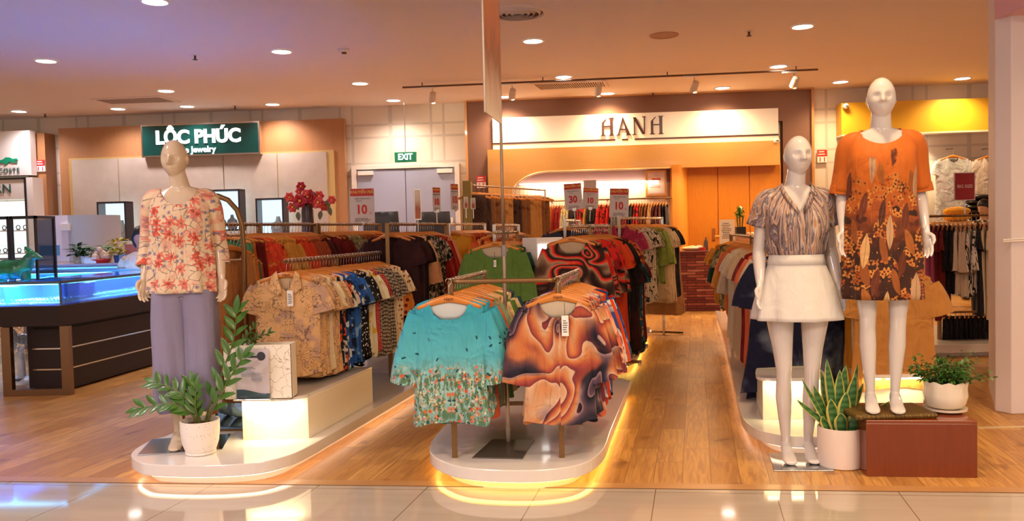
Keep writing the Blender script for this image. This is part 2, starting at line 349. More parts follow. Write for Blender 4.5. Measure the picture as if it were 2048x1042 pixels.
def coralfl(n, v):
    col = n.mix(n.math('MULTIPLY', n.noise(v, 5, 3)[0], .6), C('#e4cca8'), C('#d6b898'))
    vv = n.vm('ADD', v, n.vm('SCALE', n.noise(v, 12, 2)[1], None, .06))
    e = n.voro(vv, 24, 'DISTANCE_TO_EDGE')['Distance']; col = n.mix(n.math('MULTIPLY', n.step(e, .045, .03), n.step(n.noise(v, 14, 1)[0], .52, .04)), col, C('#80685c'))
    m1, c, rr, on = n.flowers(n.vm('ADD', v, (.4, .1, 0)), 26, .34, 9, .35); col = n.mix(m1, col, C('#80788c'))
    pk = n.step(n.noise(v, 10, 3)[0], .42, .05); col = n.mix(n.math('MULTIPLY', pk, .55), col, C('#dc8a78'))
    vw = n.vm('ADD', v, n.vm('SCALE', n.vm('SUBTRACT', n.noise(v, 28, 2)[1], (.5, .5, .5)), None, .045))
    m1, c, rr, on = n.flowers(vw, 12, .50, 7, .62, 1.0); tx = n.step(n.noise(v, 60, 2)[0], .62, .08); col = n.mix(n.math('MULTIPLY', m1, tx), col, n.mix(rr, C('#d05038'), C('#e0806c'))); col = n.mix(n.math('MULTIPLY', c, .8), col, C('#98403c'))
    return col
FB['coralfloral'] = fab('fabric_coralfloral', coralfl, roff=False, flat='cyl')
FB['marbled'] = fab('fabric_marbled', stripes(['#8c7c84', '#3c2c30', '#c8a890', '#a08c94', '#b8844c', '#d0c4bc', '#5c4c50', '#9a8a90', '#3c2c30'], 9, 3, stretch=(1.9, .28, 1)), .45, roff=False, flat='cyl')
def dressm(n, v):
    z = n.xyz[2]; nn = n.noise(v, 9, 4)[0]; zz = n.math('ADD', z, n.math('MULTIPLY', nn, .35))
    col = n.mix(n.step(zz, 1.30, .12), C('#c8681c'), C('#94461a')); col = n.mix(n.step(zz, 1.16, .14), col, C('#3a1c10'))
    col = n.mix(n.math('MULTIPLY', n.step(n.noise(v, 60, 1)[0], .3, .01), n.step(zz, 1.1, .05)), col, C('#d89a5c'))
    m1, c, rr, on = n.flowers(n.vm('ADD', v, (.7, .2, 0)), 13, .50, 1, .45); m1 = n.math('MULTIPLY', m1, n.step(n.noise(v, 16, 0)[0], .56, .03)); col = n.mix(n.math('MULTIPLY', m1, n.step(zz, 1.42, .03)), col, n.mix(rr, C('#5a2818'), C('#2c1612')))
    cl = n.step(n.voro(v, 7, rnd=1.0)['Distance'], .46, .03)
    m1, c, rr, on = n.flowers(v, 27, .62, 4, .97); a = n.math('MULTIPLY', n.math('MULTIPLY', m1, cl), n.step(zz, 1.42, .03))
    col = n.mix(a, col, n.mix(rr, C('#a04814'), C('#d08c40'))); col = n.mix(n.math('MULTIPLY', a, c), col, C('#6a2810'))
    def leaves(col, off, rot, sc, dn, c1, c2, lim, el=.45):
        mp = n.n.new('ShaderNodeMapping'); n._in(mp, 0, n.vm('ADD', v, off)); mp.inputs['Rotation'].default_value = (0, 0, rot); mp.inputs['Scale'].default_value = (1, el, 1)
        o = n.voro(mp.outputs[0], sc, rnd=1.0); sp = n.n.new('ShaderNodeSeparateColor'); n._in(sp, 0, o['Color']); d = n.vm('SUBTRACT', mp.outputs[0], o['Position']); s2 = n.n.new('ShaderNodeSeparateXYZ'); n._in(s2, 0, d)
        ax = n.math('ABSOLUTE', n.math('MULTIPLY', s2.outputs[0], sc)); ay = n.math('MULTIPLY', s2.outputs[1], sc); wd = n.math('SUBTRACT', .17, n.math('MULTIPLY', n.math('MULTIPLY', ay, ay), 1.5))
        m_ = n.math('MULTIPLY', n.math('MULTIPLY', n.step(ax, wd, .012), n.step(sp.outputs[0], dn, .01)), n.step(zz, lim, .02)); vein = n.step(ax, .015, .01)
        return n.mix(m_, col, n.mix(n.math('MULTIPLY', vein, .5), n.mix(sp.outputs[1], C(c1), C(c2)), C('#7a5030')))
    col = leaves(col, (.3, .1, 0), .5, 9, .45, '#3a1c14', '#6a3018', 1.5); col = leaves(col, (.7, .5, 0), -.6, 9, .40, '#8c4a1c', '#b87030', 1.46); col = leaves(col, (.1, .9, 0), .15, 8, .30, '#d8a868', '#b08c70', 1.5)
    return col
FB['autumndress'] = fab('fabric_autumndress', dressm, .6, roff=False, flat='cyl')
FB['orangecloth'] = fab('fabric_orangecloth', solid('#c8681c', '#b85c18'), .6, roff=False)
# ---- setting materials
Dd = Vector((ray(1392, 448).x, ray(1392, 448).y, 0)).normalized()
sA, sB = G(0, 963), G(2048, 986); Sd = (sB-sA).normalized()
def uv_node(n):
    """floor coordinates: u along the seam, v along the shop's depth"""
    n.coord('Object', flat=False); x, y = n.xyz[0], n.xyz[1]
    det = Sd.x*Dd.y-Sd.y*Dd.x
    ox, oy = sA.x, sA.y
    dx = n.math('SUBTRACT', x, ox); dy = n.math('SUBTRACT', y, oy)
    u = n.math('DIVIDE', n.math('SUBTRACT', n.math('MULTIPLY', dx, Dd.y), n.math('MULTIPLY', dy, Dd.x)), det)
    v = n.math('DIVIDE', n.math('SUBTRACT', n.math('MULTIPLY', dy, Sd.x), n.math('MULTIPLY', dx, Sd.y)), det)
    cb = n.n.new('ShaderNodeCombineXYZ'); n._in(cb, 0, u); n._in(cb, 1, v); return u, v, cb.outputs[0]
def floorwood():
    n = N('oak_plank_floor'); u, v, uv = uv_node(n)
    cb = n.n.new('ShaderNodeCombineXYZ'); n._in(cb, 0, v); n._in(cb, 1, u)
    b = n.n.new('ShaderNodeTexBrick'); n._in(b, 'Vector', cb.outputs[0]); b.offset = .37; b.inputs['Scale'].default_value = 1
    b.inputs['Brick Width'].default_value = .75; b.inputs['Row Height'].default_value = .145; b.inputs['Mortar Size'].default_value = .0018; b.inputs['Mortar Smooth'].default_value = .3; b.inputs['Bias'].default_value = 0
    b.inputs['Color1'].default_value = (0, 0, 0, 1); b.inputs['Color2'].default_value = (1, 1, 1, 1); b.inputs['Mortar'].default_value = (.5, .5, .5, 1)
    g = n.noise(n.vm('ADD', n.vm('MULTIPLY', uv, (16, 1.3, 1)), n.vm('SCALE', b.outputs[0], None, 30)), 1.6, 5, 2.0)[0]
    kn = n.step(n.voro(n.vm('ADD', n.vm('MULTIPLY', uv, (1, .45, 1)), n.vm('SCALE', n.noise(uv, 9, 2)[1], None, .12)), 2.1)['Distance'], .055, .04)
    col = n.mix(b.outputs[0], C('#b07c3e'), C('#d6a25a')); col = n.mix(n.ramp(g, [(.35, (0, 0, 0, 1)), (.62, (1, 1, 1, 1))]), n.mix(.62, col, C('#8c5426')), col)
    col = n.mix(n.math('MULTIPLY', kn, .6), col, C('#6e3f20')); col = n.mix(n.math('MULTIPLY', b.outputs[1], .75), col, C('#5a3418'))
    return n.bsdf(col, n.math('MULTIPLY_ADD', g, .15, .28), spec=.4)
def floortile():
    n = N('polished_cream_tile'); u, v, uv = uv_node(n); tw = (G(1797, 984)-G(225, 965)).length/7; o = (G(225, 965)-sA).dot(Sd)
    fu = n.math('ABSOLUTE', n.math('SUBTRACT', n.math('FRACT', n.math('ADD', n.math('DIVIDE', n.math('SUBTRACT', u, o), tw), 10.5)), .5))
    fv = n.math('ABSOLUTE', n.math('SUBTRACT', n.math('FRACT', n.math('ADD', n.math('DIVIDE', n.math('ADD', v, (G(120, 1037)-G(120, 964.6)).length), .6), 10.5)), .5))
    ln = n.math('MAXIMUM', n.step(fu, .004, .0015), n.step(fv, .004, .0015))
    g = n.noise(n.vm('MULTIPLY', uv, (1, 9, 1)), 1.5, 4)[0]
    col = n.mix(g, C('#bdb0a0'), C('#a89a8a')); col = n.mix(ln, col, C('#75604c'))
    return n.bsdf(col, .06, spec=.6, coat=.3)
M_fwood = floorwood(); M_ftile = floortile()
# ------------------------------------------------------------------ floor and ceiling
fv = lambda p: (p.x, p.y)
A0, B0 = sA - Sd*12, sB + Sd*9
o = MB().prism([fv(A0), fv(B0), (20, 17.5), (-20, 17.5)], -.1, 0).build('floor', M_fwood); ST(o)
o = MB().prism([fv(A0), fv(B0), (20, -4), (-20, -4)], -.1, 0).build('floor_tiles', M_ftile); ST(o)
st = MB(); off = Vector((0, .085, 0)); st.prism([fv(A0), fv(B0), fv(B0+off), fv(A0+off)], -.001, .0015)
M_strip = woodmat('threshold_oak', '#c2925c', '#aa7844', 1, .3, 'X'); ST(st.build('trim_1', M_strip))
st = MB().prism([fv(A0-Vector((0,.004,0))), fv(B0-Vector((0,.004,0))), fv(B0), fv(A0)], -.001, .002); ST(st.build('trim_2', flat('seam_bronze', '#6b4a2c', .4, .6)))
M_ceil = flat('ceiling_paint', '#e6d8d2', .85)
ST(MB().box(-20, 20, -4, 17.5, CEIL, CEIL+.1).build('ceiling', M_ceil))
# ------------------------------------------------------------------ back wall
wA, wB = G(100, 236, CEIL), G(2000, 166, CEIL); Wd = (wB-wA).normalized(); WANG = math.atan2(Wd.y, Wd.x); Wn = Vector((Wd.y, -Wd.x, 0))
def WP(px, py, off=0.0):
    d = ray(px, py); p0 = wA+Wn*off; return CAM + d*((p0-CAM).dot(Wn)/d.dot(Wn))
def WR(px0, py0, px1, py1, off=0.0):
    """wall rectangle: (base centre point, width, height)"""
    mx, my = (px0+px1)/2, (py0+py1)/2
    a, b, c, d = WP(px0, my, off), WP(px1, my, off), WP(mx, py0, off), WP(mx, py1, off)
    ctr = (a+b)/2; return Vector((ctr.x, ctr.y, d.z)), (b-a).length, c.z-d.z
def wallmat():
    n = N('cream_grid_wall'); v = n.coord('Object', flat=False); x, z = n.xyz[0], n.xyz[2]
    def band(val, c, w): return n.step(n.math('ABSOLUTE', n.math('SUBTRACT', val, c)), w, .004)
    fx = n.math('MULTIPLY', n.math('FRACT', n.math('ADD', n.math('DIVIDE', x, 1.62), 10.2)), 1.62)
    m = band(fx, .1, .035)
    for c in (.82, 1.04): m = n.math('MAXIMUM', m, band(fx, c, .022))
    for c in (.0, .85, 2.28, 2.5, 2.95, 3.17): m = n.math('MAXIMUM', m, band(z, c, .02))
    g = n.noise(v, 1.5, 3)[0]
    col = n.mix(g, C('#e6dccd'), C('#dacdbb')); col = n.mix(n.math('MULTIPLY', m, .55), col, C('#b4aaa0')); return n.bsdf(col, .6)
o = MB().box(-2, (wB-wA).length+6, 0, .15, 0, CEIL).build('wall_back', wallmat(), loc=(wA.x, wA.y, 0)); o.rotation_euler.z = WANG; ST(o)
lc = G(0, 236, CEIL)   # short return wall on the left
def wseg(name, a, b, mat, h=CEIL):
    d = b-a; o = MB().box(0, Vector((d.x, d.y)).length, 0, .12, 0, h).build(name, mat, loc=(a.x, a.y, 0)); o.rotation_euler.z = math.atan2(d.y, d.x); return ST(o)
wseg('wall_left', wA-Wd*4+Wn*.0, wA+Wd*-1.9, o.data.materials[0])
# ------------------------------------------------------------------ wall-mounted things
def WT(name, rect, off, label, cat, group=None):
    p, w, h = WR(*rect, off); e = E(name, p, label, cat, WANG, group); return e, w, h
M_maple = woodmat('maple_veneer', '#ecb868', '#dca04c', 1, .4, 'X'); M_mapleV = woodmat('maple_veneer_upright', '#cc9458', '#b47c44', 1, .4, 'Z')
M_flute = woodmat('fluted_orange_wood', '#e8942c', '#d88424', 1, .35, 'Z', flute=26)
M_mocha = flat('mocha_paint', '#7a5646', .7)
# HANH portal
rt = WR(930, 206, 1612, 600, 0.0); W0, WW, _ = rt
rt_c = WP(1270, 195, 0); pw = (WP(1610, 195, 0)-WP(932, 205, 0)).length
portal = E('shop_fascia', Vector((rt_c.x, rt_c.y, 0)), 'brown and wood shopfront portal with a white sign band on the back wall', 'shopfront', WANG)
hz = CEIL-.02; lw = (WP(988, 300, .2)-WP(932, 300, .2)).length
MB().box(-pw/2, -pw/2+lw, -.2, -.01, 0, hz).box(pw/2-lw*.95, pw/2, -.2, -.01, 0, hz).box(-pw/2+lw, pw/2-lw*.95, -.2, -.01, WR(1200, 240, 1300, 300, .2)[0].z+.4, hz).build('surround', M_mocha, portal)
MB().box(-pw/2-.04, -pw/2, -.24, -.01, 0, hz).box(pw/2, pw/2+.04, -.24, -.01, 0, hz).box(-pw/2-.04, pw/2+.04, -.24, -.01, hz-.0, hz+.018).build('edge_trim', M_mapleV, portal)
def local(px, py, off, root=portal):
    p = WP(px, py, off)-root.location; c, s = math.cos(-WANG), math.sin(-WANG); return (p.x*c-p.y*s, p.z)
def lr(px0, py0, px1, py1, off, root=portal):
    mx, my = (px0+px1)/2, (py0+py1)/2
    return local(px0, my, off, root)[0], local(px1, my, off, root)[0], local(mx, py1, off, root)[1], local(mx, py0, off, root)[1]
x0, x1, z0, z1 = lr(985, 226, 1557, 292, .26); panw = (x0, x1, z0, z1)
wp = MB().box(x0, x1, -.26, -.2, z0-.05, z1).build('sign_band', M_white, portal, bevel=.004)
lx0, lx1, lz0, lz1 = lr(985, 273, 1557, 284, .26); zc = (lz0+lz1)/2
gx = local(1250, 278, .26)[0]
M_dk = flat('dark_brown_letters', '#3a1512', .4)
MB().box(lx0, gx-.16, -.268, -.261, zc-.014, zc+.014).box(gx-.05, gx+.05, -.268, -.261, zc-.014, zc+.014).box(gx+.16, lx1, -.268, -.261, zc-.014, zc+.014).build('sign_line', M_dk, wp)
# the letters H A N H with slab serifs and heavy stems
hx0, hx1, hz0, hz1 = lr(1201, 234, 1328, 270, .26); hw = hx1-hx0; hh = hz1-hz0
def glyph(kind, x, w):
    g = MB(); th = .25*w; tn = .035*w; y0, y1 = -.285, -.261; q = lambda pts: g.vprism([(x+a*w, hz0+b*hh) for a, b in pts], y0, y1)
    if kind == 'H':
        q([(.1,0),(.27,0),(.27,.86),(.1,.72)]); q([(.7,0),(.9,0),(.9,1),(.7,1)]); q([(.27,.5),(.7,.5),(.7,.56),(.27,.56)])
        q([(0,0),(.4,0),(.3,.05),(.08,.05)]); q([(.6,0),(1,0),(.92,.05),(.68,.05)]); q([(.6,1),(1,1),(.92,.95),(.68,.95)]); q([(.1,.72),(.27,.86),(.42,.97),(.45,.93),(.3,.8),(.16,.7)])
    if kind == 'A':
        q([(.45,1),(.5,.78),(.75,0),(.98,0)] ); q([(.45,1),(.52,.95),(.16,0),(.08,0)]); q([(.22,.3),(.7,.3),(.68,.35),(.24,.35)]); q([(-.02,0),(.26,0),(.2,.04),(.04,.04)]); q([(.66,0),(1.05,0),(1.0,.04),(.72,.04)])
    if kind == 'N':
        q([(.05,.97),(.27,.97),(.88,.03),(.7,.03)]); q([(.11,0),(.18,0),(.18,.9),(.11,.95)]); q([(.83,.05),(.90,.05),(.90,1),(.83,1)]); q([(0,0),(.3,0),(.24,.04),(.04,.04)]); q([(.7,1),(1,1),(.96,.96),(.76,.96)])
    return g
for k, (ch, a, w) in enumerate((('H', 0, .215), ('A', .25, .22), ('N', .50, .22), ('H', .77, .225))):
    glyph(ch, hx0+a*hw, w*hw).build('letter_'+ch.lower(), M_dk, wp)
# wood fascia with an arched left end
fx0, fx1, fz0, fz1 = lr(975, 290, 1560, 340, .42)
_, _, fzb, _ = lr(975, 330, 1560, 345, .42)
zb = local(1270, 338, .42)[1]; ax0 = local(1025, 380, .42)[0]; ax1 = local(1098, 345, .42)[0]; az = zb-.38
poly = [(fx0, 0.0), (fx0, fz1), (fx1, fz1), (fx1, zb)]+[(ax1-(ax1-ax0)*math.sin(t), zb-(zb-az)*(1-math.cos(t))) for t in [PI/2*i/10 for i in range(11)]]+[(ax0, 0.0)]
MB().vprism(poly, -.42, -.2).build('wood_fascia', M_maple, portal)
arc = [(ax1-(ax1-ax0)*math.sin(t), -.42, zb-(zb-az)*(1-math.cos(t))) for t in [PI/2*i/12 for i in range(13)]]
MB().tube([(local(1340, 335, .42)[0], -.42, zb)]+arc+[(ax0, -.42, .5)], .014, 8).build('arch_trim', flat('champagne_metal', '#e0c49a', .3, .4), portal, smooth=True)
nx0, nx1 = ax0, local(1343, 400, .02)[0]
MB().box(nx0-.3, nx1+.4, -.05, -.01, 0, zb+.2).build('niche_back', flat('mauve_paint', '#c8aab4', .7), portal)
lz = local(1200, 368, .05)[1]
MB().box(nx0-.3, nx1+.4, -.075, -.05, .4, lz).build('niche_panel', flat('niche_cream', '#f4e8d4', .6), portal)
MB().box(nx0+.1, nx1-.1, -.12, -.10, lz+.02, lz+.04).build('light_strip', emit('warm_strip', (1, .78, .5, 1), 6), portal)
c_ = portal.matrix_world
lamp('niche_wash', 'AREA', ((nx0+nx1)/2, -.2, lz+.02), 10, (1, .78, .5), portal, size=2.2, sy=.05, rot=(math.radians(20), 0, 0))
# fluted cabinets right of the niche
cab = E('wardrobe_cabinet', WP(1450, 400, .05)*1.0, 'tall orange fluted wooden cabinet with three doors under the white sign band', 'cabinet', WANG); cab.location.z = 0
zt = zb+.05
for k, (a, b) in enumerate(((1374, 1433), (1435, 1496), (1498, 1560))):
    xa, xb = local(a, 400, .1, cab)[0], local(b, 400, .1, cab)[0]
    d = MB().box(xa, xb, -.14, -.10, .05, zt).build('door', M_flute, cab, bevel=.003)
    hxx = xb-.07 if k != 1 else xa+.07
    MB().box(hxx-.03, hxx+.03, -.142, -.141, 1.0, 1.22).box(hxx-.02, hxx+.02, -.15, -.142, 1.02, 1.04).build('handle', flat('dark_recess', '#8c4a18', .6), d)
xa, xb = local(1340, 400, .1, cab)[0], local(1374, 400, .1, cab)[0]
pts = [(xa+(xb-xa)*math.sin(t), -.14-.28*math.cos(t)) for t in [PI/2*i/8 for i in range(9)]]
MB().prism(pts+[(xb, -.05), (xa, -.05)], .02, zt).build('curved_end_panel', woodmat('orange_wood', '#e09434', '#d08228', 1, .35, 'Z'), cab, smooth='auto')
MB().box(xa, local(1560, 400, .1, cab)[0], -.1, .02, 0, zt).build('body', woodmat('orange_wood', '', ''), cab)
lamp('added_cabinet_light', 'AREA', (0, -.9, zt-.02), 30, (1, .66, .34), cab, size=1.8, sy=.3, rot=(math.radians(-12), 0, 0))  # hidden warm lamp added under the fascia to brighten the cabinet doors
# certificate
e, w, h = WT('picture_frame', (1291, 340, 1333, 392), .16, 'framed certificate with a red crest on the niche wall', 'picture')
f = MB().box(-w/2, w/2, -.02, .08, 0, h).build('frame', M_maple, e, bevel=.004)
pp = MB().box(-w*.4, w*.4, -.024, -.02, h*.07, h*.93).build('certificate', M_paper, e)
g = MB().box(-w*.36, w*.36, -.026, -.024, h*.1, h*.11).box(-w*.36, w*.36, -.026, -.024, h*.88, h*.89).box(-w*.2, w*.22, -.026, -.024, h*.62, h*.68); strokes(g, 6, -w*.28, w*.28, h*.3, h*.58, -.024, seed=3); g.build('print', M_orange_print, pp)
MB().lathe([(.03, 0), (.03, .002)], 16).build('crest', M_red, pp).location = (0, -.025, h*.78)
# cctv cameras
def cctv(px, py, off, label, yaw=0):
    p = WP(px, py, off); e = E('security_camera', p, label, 'camera', WANG+yaw)
    MB().lathe([(.045, 0), (.045, .02), (.03, .03)], 18).build('mount', M_white, e, True).rotation_euler = (PI/2, 0, 0)
    MB().ball((0, -.06, 0), .045, n=16).tube([(0, -.03, 0), (0, -.06, 0)], .02).build('housing', M_white, e, True)
    MB().lathe([(.022, 0), (.02, .012), (.0, .014)], 16).build('lens', M_black, e, True).location = (0, -.098, -.01); e.children[-1].rotation_euler = (PI/2, 0, 0)
cctv(1552, 282, .44, 'white dome security camera at the right end of the wooden fascia')
cctv(1690, 213, .32, 'white dome security camera at the left end of the yellow board')
def bullet(px, py, off, label, yaw):
    p = WP(px, py, off); e = E('security_camera', p, label, 'camera', WANG+yaw)
    MB().tube([(0, 0, .02), (0, -.08, .02), (0, -.08, .06)], .012).build('bracket', M_white, e, True)
    MB().tube([(0, .02, .06), (0, -.16, .03)], .04, 14).build('housing', M_white, e, True); MB().tube([(0, -.158, .031), (0, -.172, .028)], .032, 14).build('lens', M_black, e, True)
bullet(156, 335, .08, 'white bullet security camera at the left end of the concrete panel', .5)
bullet(383, 328, .08, 'white bullet security camera on the concrete panel behind the floral-blouse mannequin head', -.8)
bullet(645, 322, .08, 'white bullet security camera at the right end of the concrete panel', -.9)
# fire notices
for px0, py0, px1, py1, off, lb in ((1634, 300, 1653, 325, .03, 'small red and white fire notice on the white wall right of the brown portal'), (74, 320, 92, 343, .3, 'small red and white fire notice on the left wood column'), (954, 352, 972, 376, .24, 'small red notice on the brown post left of the wooden fascia')):
    e, w, h = WT('fire_notice', (px0, py0, px1, py1), off, lb, 'sign')
    MB().box(-w/2, w/2, -.03, 0, 0, h).build('board', M_paper, e); MB().box(-w/2, w/2, -.033, -.03, h*.48, h).box(-w*.28, -w*.18, -.033, -.03, h*.06, h*.4).box(w*.18, w*.28, -.033, -.03, h*.06, h*.4).build('red_print', M_red, e)
    g = MB(); strokes(g, 2, -w*.42, w*.42, h*.55, h*.95, -.033, seed=5); g.build('white_print', M_paper, e)
# yellow board with downlight
e, w, h = WT('yellow_fascia', (1683, 200, 2010, 264), .3, 'bright yellow board over the dresses on the right', 'fascia board')
MB().box(-w/2, w/2, 0, .28, 0, h).build('board', flat('yellow_panel', '#e8b42c', .45), e, bevel=.004)
MB().box(-w/2, w/2, -.005, .28, -.025, 0).build('bottom_edge', M_ivory, e)
for px in (1840, ):
    lx = (WP(px, 266, .3)-e.location); q = MB().lathe([(.09, 0), (.08, -.015)], 20).build('downlight', emit('lamp_face', (1, .85, .65, 1), 9), e); q.location = (-w/2+.48*w, .14, -.03)
lamp('board_light', 'SPOT', (-w*.02, .1, -.06), 60, (1, .78, .5), e, size=.06, spot=2.0)
# LOC PHUC jewelry area
e, w, h = WT('jewelry_backdrop', (132, 250, 697, 640), .12, 'oak backdrop wall with pale concrete panels behind the jewelry counters', 'wall panelling')
jb = e; W2 = w; jl = lambda a, b, c, d, o: lr(a, b, c, d, o, jb)
e.location.z = 0; top = WR(132, 248, 697, 262, .12); zt = top[0].z+top[2]
M_oakV = woodmat('oak_slat', '#b98656', '#a06c40', 1.4, .5, 'Z')
M_conc = None
n = N('pale_concrete'); v = n.coord('Object', flat=False); g1 = n.noise(v, 1.4, 6, .5)[0]; g2 = n.noise(v, 7, 3)[0]
M_conc = n.bsdf(n.mix(n.math('MULTIPLY', g2, .35), n.mix(g1, C('#cfc0ac'), C('#a8988a')), C('#8a7a6c')), .75)
MB().box(-w/2, w/2, -.1, 0, 0, zt).build('oak_panel', M_oakV, e)
x0, x1, z0, z1 = jl(146, 312, 668, 480, .22)
MB().box(x0-.03, x1+.03, -.13, -.1, 0, z1+.03).build('edge_glow_frame', flat('led_edge_tone', '#d8b878', .4, .5), e)  # warm LED edge glow put into the frame's colour; it emits nothing
for (a, b) in ((146, 238), (240, 342), (344, 448), (450, 556), (558, 655)):
    xa, _ = local(a, 380, .26, jb); xb, _ = local(b, 380, .26, jb); MB().box(xa, xb, -.15, -.13, 0, z1).build('concrete_panel', M_conc, e)
# sign
e, w, h = WT('shop_sign', (284, 246, 521, 312), .35, 'dark green jewelry shop sign in a silver frame reading LOC PHUC', 'sign')
n = N('dark_green_sign'); v = n.coord('Object', flat=False); M_green = n.bsdf(n.mix(n.noise(v, 3, 2)[0], C('#0f4840'), C('#0b3632')), .15, coat=.5)
MB().box(-w/2, w/2, -.03, .08, 0, h).build('frame', M_chrome, e, bevel=.004); MB().box(-w/2+.03, w/2-.03, -.036, -.03, .03, h-.03).build('face', M_green, e)
M_lit = emit('lit_white_letters', (1, 1, .97, 1), 1.6)
text('lettering', 'LỘC PHÚC', h*.56, M_lit, e, (-w*.015, -.045, h*.57), .012, sx=.98, bold=.012)
text('small_lettering', 'Fine Jewelry', h*.26, M_lit, e, (-w*.04, -.045, h*.19), .006, bold=.003)
# exit sign and doors
e, w, h = WT('exit_sign', (789, 304, 832, 324), .45, 'green EXIT sign above the double doors', 'sign')
MB().box(-w/2, w/2, 0, .06, 0, h).build('housing', flat('exit_green', '#127850', .4, emis=C('#127850'), es=.3), e, bevel=.003); text('lettering', 'EXIT', h*.85, M_lit, e, (0, -.006, h*.5), .004, sx=.85, bold=.004)
MB().tube([(0, .03, h), (0, .03, CEIL-e.location.z)], .006).build('hanger_rod', M_chrome, e)
p, w, h = WR(716, 337, 911, 480, .06); zt = h+p.z
dr = bpy.data.objects.new('door_1', None); COL.objects.link(dr); dr.location = (p.x, p.y, 0); dr.rotation_euler.z = WANG; ST(dr)
M_door = flat('pale_blue_door', '#a6acc4', .5)
MB().box(-w/2-.09, -w/2, -.05, .06, 0, zt+.07).box(w/2, w/2+.09, -.05, .06, 0, zt+.07).box(-w/2, w/2, -.05, .06, zt, zt+.07).build('door_frame', M_white, dr, bevel=.004)
for s in (-1, 1):
    d = MB().box(min(s*.006, s*(w/2-.01)), max(s*.006, s*(w/2-.01)), -.03, .02, .01, zt-.015).build('door_leaf', M_door, dr)
    MB().box(s*(w/2-.30), s*(w/2-.03), -.08, -.03, zt-.1, zt-.03).build('door_closer', M_white, d, bevel=.005)
    MB().tube([(s*.09, -.03, 1.0), (s*.09, -.08, 1.0), (s*.09, -.08, 1.25), (s*.09, -.03, 1.25)], .012).build('door_handle', M_chrome, d, True)
MB().box(-.006, .006, -.025, .02, .01, zt-.02).build('door_gap', M_black, dr)
e, w, h = WT('notice_board', (872, 435, 906, 452), .14, 'small white no-entry notice with a red ring on the right door', 'sign')
MB().box(-w/2, w/2, 0, .03, 0, h).build('plate', M_paper, e); g = MB().tube([(h*.3*math.cos(t)-w*.25, -.003, h*.5+h*.3*math.sin(t)) for t in [2*PI*i/20 for i in range(21)]], .006, 6); g.tube([(-w*.25-h*.2, -.003, h*.7), (-w*.25+h*.2, -.003, h*.3)], .006, 6); g.build('red_ring', M_red, e)
g = MB(); strokes(g, 3, 0, w*.42, h*.15, h*.85, -.002, seed=8); g.build('print', M_ink, e)
# lit display boxes with necklace busts
def showbox(rect, off, label, bust=(.25, .0), two=False):
    e, w, h = WT('display_case', rect, off, label, 'display case')
    d = .25
    MB().box(-w/2, -w/2+.03, -d, 0, 0, h).box(w/2-.03, w/2, -d, 0, 0, h).box(-w/2, w/2, -d, 0, 0, .03).box(-w/2, w/2, -d, 0, h-.03, h).build('case', flat('case_dark', '#2a2226', .4), e, bevel=.003)
    MB().box(-w/2+.03, w/2-.03, -.03, -.01, .03, h-.03).build('lit_back', emit('case_glow', (.62, .86, 1, 1), 1.25), e)
    MB().box(-w/2+.03, w/2-.03, -d+.005, -d+.01, .03, h-.03).build('glass_front', M_glass, e)
    for i in range(2 if two else 1):
        bx = (-.1+.2*i) if two else w*bust[0]; s = .75 if two else 1
        b = MB().loft([[(bx+s*rx*math.cos(2*PI*k/16), -.12+s*ry*math.sin(2*PI*k/16), .03+s*z) for k in range(16)] for rx, ry, z in ((.1,.05,0),(.12,.06,.06),(.13,.06,.15),(.11,.05,.21),(.05,.04,.25),(.035,.035,.3),(.034,.034,.33))]).build('necklace_bust', M_paper if not two else flat('grey_velvet', '#706c78', .9), e, True)
        MB().tube([(bx+s*.075*math.sin(t), -.12-s*(.06+.0*t), .03+s*(.17+.08*-math.cos(t)*.9)) for t in [-2.2+4.4*i/16 for i in range(17)]], .006).build('necklace', M_chrome, b, True)
showbox((211, 404, 268, 482), .45, 'lit blue display case with a necklace bust, left of the floral-blouse mannequin', (.2, 0))
showbox((425, 380, 492, 462), .45, 'lit blue display case with two necklace busts, right of the floral-blouse mannequin', two=True)
showbox((523, 397, 578, 475), .45, 'lit blue display case with one bust, left of the red flower vase', (.2, 0))
# left shop: wood column, white brand board, showcase
e, w, h = WT('wood_column', (62, 266, 97, 640), .3, 'narrow oak column beside the white brand board', 'column'); e.location.z = 0
MB().box(-w/2, w/2, 0, .3, 0, WR(62, 266, 97, 300, .3)[0].z+WR(62, 266, 97, 300, .3)[2]).build('veneer_body', M_oakV, e)
p, w, h = WR(-80, 263, 61, 352, .5)
e = E('brand_board', p, 'white brand board with green crocodile and dark lettering at the left edge', 'sign', WANG)
MB().box(-w/2, w/2, 0, .15, 0, h).build('board', M_white, e)
M_lgreen = flat('logo_green', '#0a9a70', .4); M_lnavy = flat('logo_teal', '#1c5c58', .4)
q = text('lettering', 'LACOSTE', h*.15, M_lnavy, e, (0, -.012, h*.11), .004, spacing=1.15); 
xr = local(40, 343, .5, e)[0]; bb = max(v.co.x for v in q.data.vertices); q.location.x = xr-bb
cr = [(-.42,.30),(-.30,.36),(-.12,.36),(0,.40),(.08,.47),(.2,.46),(.3,.40),(.42,.42),(.46,.36),(.34,.34),(.44,.27),(.3,.27),(.2,.31),(.1,.22),(.02,.2),(.04,.27),(-.1,.26),(-.16,.19),(-.24,.2),(-.2,.27),(-.36,.25)]
xl = local(8, 325, .5, e)[0]
MB().vprism([(xl+a*h*.75, h*.12+b*h*.62) for a, b in cr], -.02, 0).build('crocodile_logo', M_lgreen, e)
p, w, h = WR(-80, 357, 58, 520, .55)
e = E('watch_showcase', p, 'bright white lit wall showcase with letters RN at the left edge', 'showcase', WANG)
x_r = w/2
MB().box(x_r-.03, x_r, -.05, .3, 0, h).box(-w/2, x_r, -.05, .3, h-.03, h).box(-w/2, x_r, -.05, .3, 0, .03).build('frame', M_black, e)
